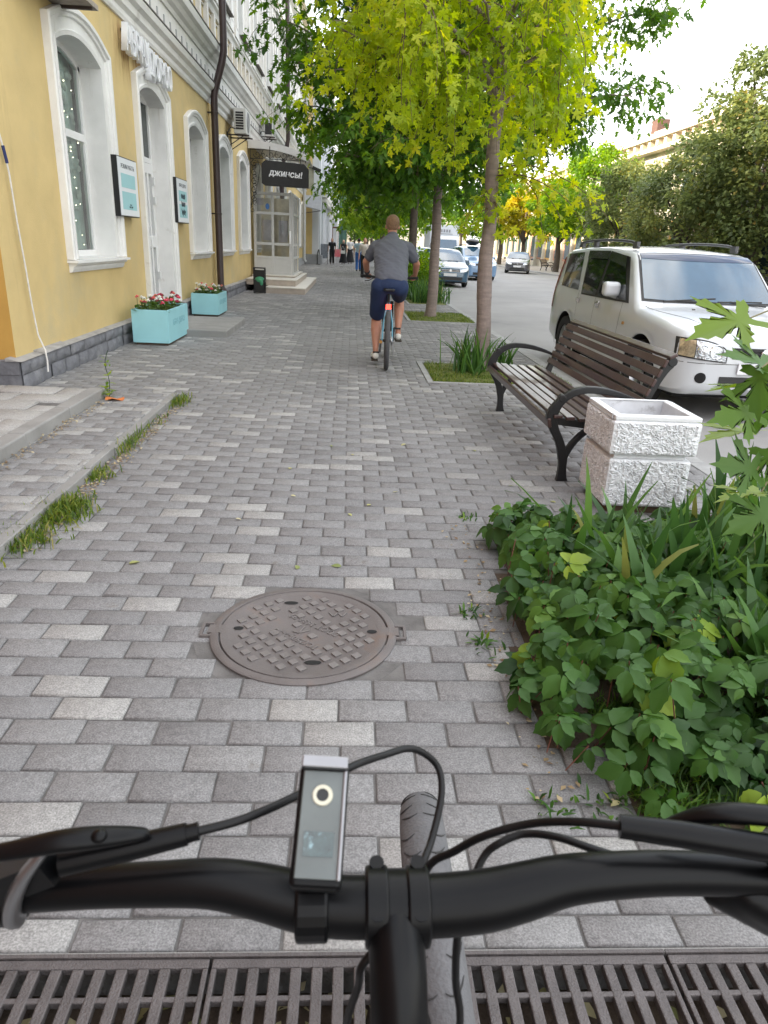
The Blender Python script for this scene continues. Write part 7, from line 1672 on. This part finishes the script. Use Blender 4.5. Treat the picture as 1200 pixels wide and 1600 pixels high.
for s in (-1, 1):
    mb = MB(); mb.tube([(s * .235, .632, 1.05), (s * .375, .612, 1.055)], .0175, 12); mb.build('grip', pm('grip_rubber', (0.015, .015, .015), .8), hb, smooth=50)
    mb = MB(); mb.bar((s * .19, .65, 1.045), (s * .21, .70, 1.03), .03, .02); mb.tube([(s * .205, .70, 1.03), (s * .26, .70, 1.0), (s * .32, .685, .99)], .006, 6); mb.build('brake_lever', M_BLACK, hb)
mb = MB(); mb.prism([(0, -.13), (.045, -.135), (.068, -.11), (.072, -.06), (.04, .0), (.022, .06), (.018, .13), (0, .145), (-.018, .13), (-.022, .06), (-.04, 0), (-.072, -.06), (-.068, -.11), (-.045, -.135)], .965, .995, 'XY'); sdl = mb.build('saddle', M_BLACK, bk, bevel=.012); sdl.location = (0, .0, -.045)
mb = MB(); mb.tube([(0, .0, .78), (0, -.012, .92)], .0155, 10); mb.build('seat_post', M_BLACK, bk, smooth=50)
mb = MB(); mb.box(-.032, .032, -.065, -.045, .705, .765); mb.build('rear_light', emit_mat('red_light', (0.9, .05, .03), 1.2), bk, bevel=.005); mb = MB(); mb.bar((0, -.05, .74), (0, .0, .76), .012); mb.build('light_bracket', M_BLACK, bk)
mb = MB(); mb.box(-.095, -.06, -.33, -.30, .33, .36); mb.build('reflector', M_AMB, bk)
mb = MB(); mb.lathe([(.0, .055), (.085, .055), (.085, .059), (0, .059)], 30, (0, .16, .31), axis='X', caps=False); mb.bar((.075, .16, .31), (.085, .27, .45), .025, .015); mb.bar((-.075, .16, .31), (-.085, .05, .17), .025, .015); mb.build('crank', M_BLACK, bk)
for s, (y, z) in ((1, (.27, .45)), (-1, (.05, .17))):
    mb = MB(); mb.box(min(s * .09, s * .17), max(s * .09, s * .17), y - .035, y + .035, z - .01, z + .01); mb.build('pedal', M_BLACK, bk)
    
mb = MB(); mb.lathe([(.03, .045), (.055, .045), (.05, .06), (.03, .065)], 20, (0, -.26, .355), axis='X', caps=False); mb.obox((.075, -.27, .30), (.02, .05, .09)); mb.obox((.08, -.24, .22), (.012, .03, .09)); mb.build('derailleur', M_STEEL, bk)
mb = MB(); mb.tube([(.058, .24, .34), (.058, -.23, .40)], .005, 5); mb.tube([(.058, .20, .24), (.07, -.22, .21)], .005, 5); mb.build('drive_chain', M_STEEL, bk)
# ---- walkers in the distance
def walker(lab, x, y, H, top_m, leg_m, hair_m, skirt=False, dress=False, toward=True, stride=.14, sleeves=.5, extras=None, bare=False, rz=0):
    t = thing('person', lab, 'person', (x, y, 0), rz + (PI if toward else 0)); k = H / 1.7; V = lambda a, b_, c: Vector((a, b_, c)) * k
    mb = MB(); head_shapes(mb, V(0, .01, 1.58), s=k * 1.05); mb.cap(V(0, -.01, 1.38), V(0, 0, 1.5), .055 * k, .05 * k); mb.cap(V(-.11, 0, 1.36), V(.11, 0, 1.36), .085 * k); mb.cap(V(0, 0, 1.32), V(0, 0, .98), .13 * k, .13 * k)
    arms = {}
    for s in (-1, 1):
        e = V(s * .25, -.03 + s * .02, 1.10); w_ = V(s * .26, .05 + s * .05, .86); arms[s] = (V(s * .185, 0, 1.38), e, w_); mb.cap(arms[s][0], e, .045 * k, .037 * k); mb.cap(e, w_, .036 * k, .026 * k); hand(mb, w_, (0, .1, -1), (-s, 0, 0), 1, .5, k)
        kn = V(s * .09, s * stride * .5 + .03, .48); an = V(s * .09, s * stride - .02, .07); mb.cap(V(s * .09, 0, .92), kn, .085 * k, .055 * k); mb.cap(kn, an, .052 * k, .035 * k); mb.cap(an, an + V(0, .13, -.03), .035 * k, .028 * k)
    solid(mb, 'body', M_SKIN2, t, .012, 4)
    mb = MB(); mb.cap(V(-.11, 0, 1.345), V(.11, 0, 1.345), .105 * k); mb.cap(V(0, 0, 1.30), V(0, 0, 1.0), .165 * k, .155 * k)
    if not bare:
        for s in (-1, 1): mb.cap(arms[s][0], arms[s][0].lerp(arms[s][1], sleeves), .07 * k, .062 * k)
    solid(mb, 'top', top_m, t, .014, 5)
    mb = MB(); mb.cap(V(-.05, 0, .93), V(.05, 0, .93), .14 * k)
    if skirt: mb.lathe([(.14 * k, .95 * k), (.19 * k, .75 * k), (.25 * k, .4 * k), (.33 * k, .12 * k), (.28 * k, .10 * k)], 20)
    else:
        for s in (-1, 1): kn = V(s * .09, s * stride * .5 + .03, .48); mb.cap(V(s * .09, 0, .90), kn, .105 * k, .085 * k); mb.cap(kn, V(s * .09, s * stride - .02, .14), .082 * k, .072 * k)
    solid(mb, 'skirt' if skirt else 'trousers', leg_m, t, .014, 4)
    mb = MB(); mb.ell(V(0, -.025, 1.62), (.088 * k, .10 * k, .095 * k)); 
    if hair_m[1]: mb.ell(V(0, -.05, 1.52), (.085 * k, .06 * k, .13 * k))
    solid(mb, 'hair', hair_m[0], t, .012, 3)
    for s in (-1, 1): mb = MB(); an = V(s * .09, s * stride - .02, .05); mb.cap(an, an + V(0, .13, -.015), .045 * k, .036 * k); mb.build('shoe', M_BLACK, t, smooth=60)
    return t
CB = pm('black_cloth', (0.012, .012, .014), .9, bump=.3, bscale=20); HB_ = pm('dark_hair', (0.03, .018, .012), .6); HR = pm('reddish_hair', (0.14, .05, .03), .6)
walker('woman in a black top and black trousers walking nearest the white wall', -1.34, 50.8, 1.66, CB, CB, (HR, True), stride=.08)
walker('woman with a white handbag in a long black dress', -.58, 52.2, 1.60, CB, CB, (pm('fair_hair', (.3, .2, .11), .6), True), skirt=True, bare=True)
hbg = thing('handbag', 'white handbag hanging at the side of the woman in the long black dress', 'handbag', (-.62, 51.85, .70)); mb = MB(); mb.box(-.15, .15, -.05, .05, 0, .2); mb.build('bag', M_WHT2, hbg, bevel=.02); mb = MB(); mb.tube(smooth_path([(-.12, 0, .2), (0, .02, .5), (.12, 0, .2)]), .008, 5); mb.build('strap', M_WHT2, hbg)
walker('dark-haired person in a white shirt and long black skirt beside the woman with the handbag', -.12, 54.2, 1.74, pm('white_cloth', (.62, .62, .63), .9), CB, (HB_, False), skirt=True, toward=False)
walker('man in a pale blue shirt and bright blue jeans walking away alone', .38, 40.4, 1.68, pm('pale_blue_cloth', (.42, .58, .70), .9, bump=.3, bscale=12), pm('blue_jeans', (.035, .13, .42), .9, var=.2, scale=12), (HB_, False), toward=False, stride=.10)
walker('person in black trousers mostly hidden by the cyclist', .58, 33.0, 1.66, pm('cream_cloth', (.55, .5, .45), .9), CB, (HB_, False), stride=.1)
# ================================================================== THE BICYCLE IN FRONT
M_BAR = pm('satin_black_alu', (0.0022, 0.0023, 0.0028), .34, var=.15, scale=20, spec=.20)
M_CAB = pm('cable_housing', (0.004, .004, .0045), .45, spec=.3)
ob = thing('bicycle', 'black bicycle seen from its saddle, with lamp, cables and grey front tyre', 'bicycle', (.12, .62, 0))
BO = Vector((.12, .62, 0))
def obm(pts): return [Vector(p) - BO for p in pts]
BARP = [(-0.2474, 0.2969, 1.0951), (-0.2082, 0.2963, 1.0996), (-0.1699, 0.2942, 1.1057), (-0.132, 0.292, 1.1114), (-0.0964, 0.2902, 1.1152), (-0.0682, 0.2891, 1.1168), (-0.0435, 0.2867, 1.1143), (-0.0186, 0.2835, 1.1098), (0.0026, 0.2815, 1.1081), (0.0343, 0.2802, 1.1095), (0.059, 0.2794, 1.1113), (0.0836, 0.2793, 1.115), (0.1046, 0.2802, 1.1206), (0.1256, 0.2814, 1.1268), (0.1502, 0.2813, 1.1305), (0.1864, 0.2818, 1.1318), (0.2379, 0.2813, 1.1302), (0.2894, 0.2795, 1.1282)]
RR = [.0111, .0111, .0111, .0112, .0118, .0128, .0142, .0155, .0159, .0159, .0159, .0158, .0148, .0132, .0122, .0116, .0112, .0111]
p = smooth_path(obm(BARP), 4); rr = [];
for i in range(len(p)): f = i / 4; k = min(int(f), len(RR) - 2); rr.append(RR[k] + (RR[k + 1] - RR[k]) * (f - k))
mb = MB(); mb.tube(p, rr, 28); hbar = mb.build('handlebar', M_BAR, ob, smooth=60)
for s, a, c in ((-1, (-.205, .296, 1.100), (-.36, .30, 1.085)), (1, (.262, .2805, 1.129), (.40, .275, 1.122))):
    mb = MB(); mb.tube(obm([a, c]), .0165, 20); mb.tube(obm([a, Vector(a).lerp(Vector(c), .12)]), .0175, 20); mb.build('grip', MATS['grip_rubber'], hbar, smooth=50)
# brake levers: clamp, body, blade
def oring(c, axis, R1, wd, n=24):
    mbb = MB(); c = Vector(c) - BO; ax = Vector(axis).normalized(); mbb.tube([c - ax * wd / 2, c - ax * wd * .35, c + ax * wd * .35, c + ax * wd / 2], [R1 * .94, R1, R1, R1 * .94], n); return mbb
bl = oring((-.181, .294, 1.104), (1, 0, .12), .0165, .016); bl.tube(obm([(-.1415, .2775, 1.1445), (-.1086, .2826, 1.1493), (-.0791, .2878, 1.1536)]), [.0066, .0066, .0058], 16)
bl.bar(*obm([(-.180, .288, 1.118), (-.145, .279, 1.143)]), .016, .015); bl.tube(obm([(-.082, .2872, 1.1531), (-.073, .289, 1.1545)]), .0048, 12)
b_ = bl.build('brake_lever', M_BAR, hbar, smooth=45)
mb = MB(); mb.tube(smooth_path(obm([(-.20, .273, 1.150), (-.162, .271, 1.160), (-.135, .2715, 1.166), (-.108, .278, 1.163), (-.098, .283, 1.159)]), 4), [.0045, .0045, .005, .0052, .0056, .006, .0064, .0066, .0068, .0068, .0066, .006, .0054, .0048, .0042, .0038, .003], 12, squash=.7); mb.ell(obm([(-.118, .272, 1.1685)])[0], (.004, .004, .003)); mb.build('lever_blade', M_BAR, b_, smooth=60)
mb = MB(); pts = smooth_path(obm([(-.146, .274, 1.158), (-.158, .2745, 1.141), (-.1665, .2752, 1.124), (-.172, .279, 1.106), (-.172, .286, 1.094)]), 4); mb.tube(pts, [.0042, .005, .0055, .006, .0066, .007, .0074, .0076, .0076, .0074, .0072, .007, .0066, .006, .0056, .005, .0045], 14, squash=.55); mb.build('clamp_band', pm('polished_alloy', (0.30, .30, .31), .33, metal=.9), b_, smooth=60)
br = oring((.258, .2808, 1.1294), (1, 0, 0), .0165, .018); br.tube(obm([(.1518, .2833, 1.1638), (.181, .2767, 1.1652), (.2256, .2683, 1.1643), (.27, .262, 1.160)]), [.0062, .0068, .0072, .0075], 16); br.bar(*obm([(.236, .2665, 1.163), (.257, .276, 1.136)]), .02, .02)
b2_ = br.build('brake_lever', M_BAR, hbar, smooth=45)
mb = MB(); mb.tube(smooth_path(obm([(.184, .296, 1.152), (.205, .288, 1.168), (.235, .280, 1.174), (.28, .268, 1.176)]), 4), [.003, .0042, .005, .0058, .0064, .0068, .007, .007, .007, .007, .007, .0068, .0065], 12, squash=.7); mb.build('lever_blade', M_BAR, b2_, smooth=60)
mb = MB(); mb.ell(obm([(.262, .279, 1.108)])[0], (.050, .018, .016), 20, 12, Matrix.Rotation(math.radians(22), 3, 'Y')); mb.cap(*obm([(.215, .283, 1.116), (.25, .280, 1.104)]), .0085, .014, 14); mb.ell(obm([(.29, .272, 1.095)])[0], (.03, .016, .02)); solid(mb, 'gear_shifter', M_BAR, hbar, .003, 6)
# cables
for nm, pts in (('brake_cable', [(-.076, .2884, 1.154), (-0.0509, 0.2972, 1.1544), (-0.0246, 0.3162, 1.1521), (0.0066, 0.3449, 1.1479), (0.03, 0.371, 1.1357), (0.0509, 0.3879, 1.127), (0.0689, 0.3912, 1.1106), (0.0715, 0.3759, 1.0992), (0.063, 0.3499, 1.0859), (0.0515, 0.3214, 1.080), (.05, .315, 1.02), (.07, .33, .93)]),
                ('brake_cable', [(0.1538, 0.2841, 1.163), (0.1335, 0.2965, 1.1536), (0.1141, 0.3125, 1.1362), (0.0902, 0.3188, 1.1209), (0.0729, 0.3236, 1.1029), (0.0568, 0.3273, 1.082), (.05, .325, 1.02), (.055, .33, .95)]),
                ('gear_cable', [(.22, .288, 1.108), (.19, .30, 1.113), (0.1538, 0.3131, 1.1162), (0.1356, 0.3241, 1.1139), (0.1186, 0.3332, 1.107), (0.1026, 0.3317, 1.1007), (0.0928, 0.3289, 1.0919), (0.0831, 0.3148, 1.0804), (0.0748, 0.2987, 1.0662), (0.0757, 0.2952, 1.0294), (0.0819, 0.2955, 0.9753), (.07, .30, .85)]),
                ('gear_cable', [(.05, .30, 1.085), (0.0189, 0.2808, 1.0667), (0.0153, 0.2826, 1.0429), (0.0092, 0.292, 0.9826), (.02, .30, .88)])):
    mb = MB(); mb.tube(smooth_path(obm(pts), 5), .00245, 10); mb.build(nm, M_CAB, ob, smooth=60)
# stem with its face plate
mb = MB(); mb.tube(obm([(.0336, .272, 1.108), (.0335, .262, 1.105), (.034, .248, 1.096), (.0349, .232, 1.072), (.0371, .225, 1.03), (.038, .222, .98)]), [.0150, .0150, .0149, .0150, .016, .017], 22); stm = mb.build('stem', M_BAR, ob, smooth=50)
mb = MB(); ax = Vector((1, 0, .02))
for dx in (-.0112, .0112): c = Vector((.0343 + dx, .2802, 1.1095)) - BO; mb.tube([c - ax * .0064, c + ax * .0064], .0205, 26)
c = Vector((.0343, .2802, 1.1095)) - BO; mb.tube([c - ax * .008, c + ax * .008], .0190, 24)
mb.build('face_clamp', M_BAR, stm, bevel=.0015, smooth=40)
mb = MB()
for dx in (-.0115, .0115):
    for q in ((.0235, .012), (-.020, .010)):
        pass
    mb.tube(obm([(.0343 + dx, .2955, 1.112), (.0343 + dx, .2925, 1.1285)]), .0042, 12); mb.tube(obm([(.0343 + dx, .270, 1.113), (.0343 + dx, .2655, 1.1225)]), .0042, 12)
mb.each('clamp_bolt', M_BAR, stm, smooth=45)
# lamp on the bar
la, lb = Vector((-.0098, .2555, 1.1545)), Vector((-.0070, .3010, 1.1862)); d = (lb - la).normalized(); x = Vector((1, 0, 0)); x = (x - d * x.dot(d)).normalized(); z = x.cross(d).normalized(); Ml = Matrix((x, d, z)).transposed(); ctr = (la + lb) / 2 - BO; ln = (lb - la).length
mb = MB(); mb.obox(ctr - z * .008, (.0262, ln + .004, .018), Ml); lamp = mb.build('front_lamp', M_BAR, ob, bevel=.003, bseg=3)
mb = MB(); mb.obox(ctr + z * .0016 , (.0215, ln - .004, .0014), Ml); mb.build('top_plate', pm('smoky_plate', (0.10, .115, .11), .32, var=.25, scale=14, metal=.15, coat=.5), lamp, bevel=.0005)
mb = MB(); mb.obox(ctr + z * .0028 + x * .0112, (.0022, ln - .003, .0018), Ml); mb.obox(ctr + z * .000 + d * (ln / 2 + .0015), (.0245, .006, .016), Ml); mb.build('silver_edge', MATS['polished_alloy'], lamp, bevel=.0008)
mb = MB(); cc = ctr + z * .0028 + d * ln * .24; vs = []
for r in (.0032, .0050, .0054):
    for j in range(28): a = 2 * PI * j / 28; vs.append(cc + (x * math.cos(a) + d * math.sin(a)) * r + z * (.0008 if r < .0052 else 0))
mb.add(vs, [(k * 28 + j, k * 28 + (j + 1) % 28, (k + 1) * 28 + (j + 1) % 28, (k + 1) * 28 + j) for k in range(2) for j in range(28)]); mb.build('button_ring', pm('cream_ring', (0.62, .60, .48), .5), lamp, smooth=60)
mb = MB(); mb.obox(cc - z * .0002, (.006, .006, .0006), Ml); mb.build('button', M_BLACK, lamp)
mb = MB(); mb.obox(ctr + z * .0026 - d * ln * .18, (.0152, .0115, .0006), Ml); mb.build('display', pm('lcd', (0.025, .05, .05), .1, var=.6, scale=160, coat=1, stain=((0.22, .36, .40), .56, .66, 110)), lamp)
mb = MB(); mb.obox(ctr - z * .022 - d * .015, (.022, .022, .022), Ml); c = Vector((-.0120, .2820, 1.1088)) - BO; mb.tube([c - ax * .009, c + ax * .009], .0186, 22); mb.build('lamp_bracket', M_BAR, lamp, bevel=.002)
# front wheel, fork, leaning a little to the left
lean = math.radians(-9.5); Mw = Matrix.Rotation(lean, 3, 'Y')
fw = bpy.data.objects.new('wheel', None); S.collection.objects.link(fw); fw.parent = ob; fw.location = Vector((.175, .650, .356)) - BO; fw.rotation_euler = (0, lean, 0)
WR = .362; mb = MB(); tyre(mb, (0, 0, 0), WR, .033, n=120, k=20); mb.build('tyre', pm('grey_tyre', (0.12, 0.12, 0.125), .85, var=.12, scale=30, bump=.3, bscale=200), fw, smooth=60)
mb = MB()       # tread: curved sipes on the crown
for i in range(52):
    a0 = 2 * PI * i / 52
    for s in (-1, 1):
        pts = []
        for j in range(6):
            f = j / 5; b_ = s * (.12 + .85 * f) + (.2 if i % 2 else 0) * s; aa = a0 + (.5 if i % 2 else 0.2) * .05 - f * f * .055 + .018 * math.sin(f * 3); q = WR - .033 + .0335 * math.cos(b_); pts.append((.0335 * math.sin(b_), q * math.cos(aa), q * math.sin(aa)))
        mb.tube(pts, [.0004, .0010, .0013, .0013, .0010, .0004], 5)
mb.build('tread', pm('tread_dark', (0.045, .045, .045), .9), fw)
mb = MB(); q = WR - .068; mb.lathe([(q + .004, -.013), (q + .004, .013), (q - .016, .010), (q - .016, -.010), (q + .004, -.013)], 60, axis='X', caps=False); mb.build('rim', M_BLACK, fw, smooth=40)
mb = MB()
for i in range(32): a = 2 * PI * i / 32; a2 = a + (.5 if i % 2 else -.5); mb.bar((.02 if i % 4 < 2 else -.02, .02 * math.cos(a2), .02 * math.sin(a2)), (0, (q - .01) * math.cos(a), (q - .01) * math.sin(a)), .002)
mb.build('spokes', M_STEEL, fw); mb = MB(); mb.lathe([(.0, -.055), (.02, -.05), (.02, .05), (0, .055)], 16, axis='X', caps=False); mb.build('hub', M_BLACK, fw, smooth=40)
mb = MB(); hx = Vector((.045, .30, .93)) - BO; mb.tube([Vector((.038, .222, 1.0)) - BO, Vector((.052, .27, .84)) - BO], .024, 16)
cw = Vector((.175, .650, .356)) - BO
for s in (-1, 1): top = Vector((.075 + s * .060, .36, .76)) - BO; mb.tube([Vector((.060, .32, .80)) - BO, top, cw + Mw @ Vector((s * .062, 0, 0))], [.02, .019, .014], 12)
mb.build('fork', M_BAR, ob, smooth=50)
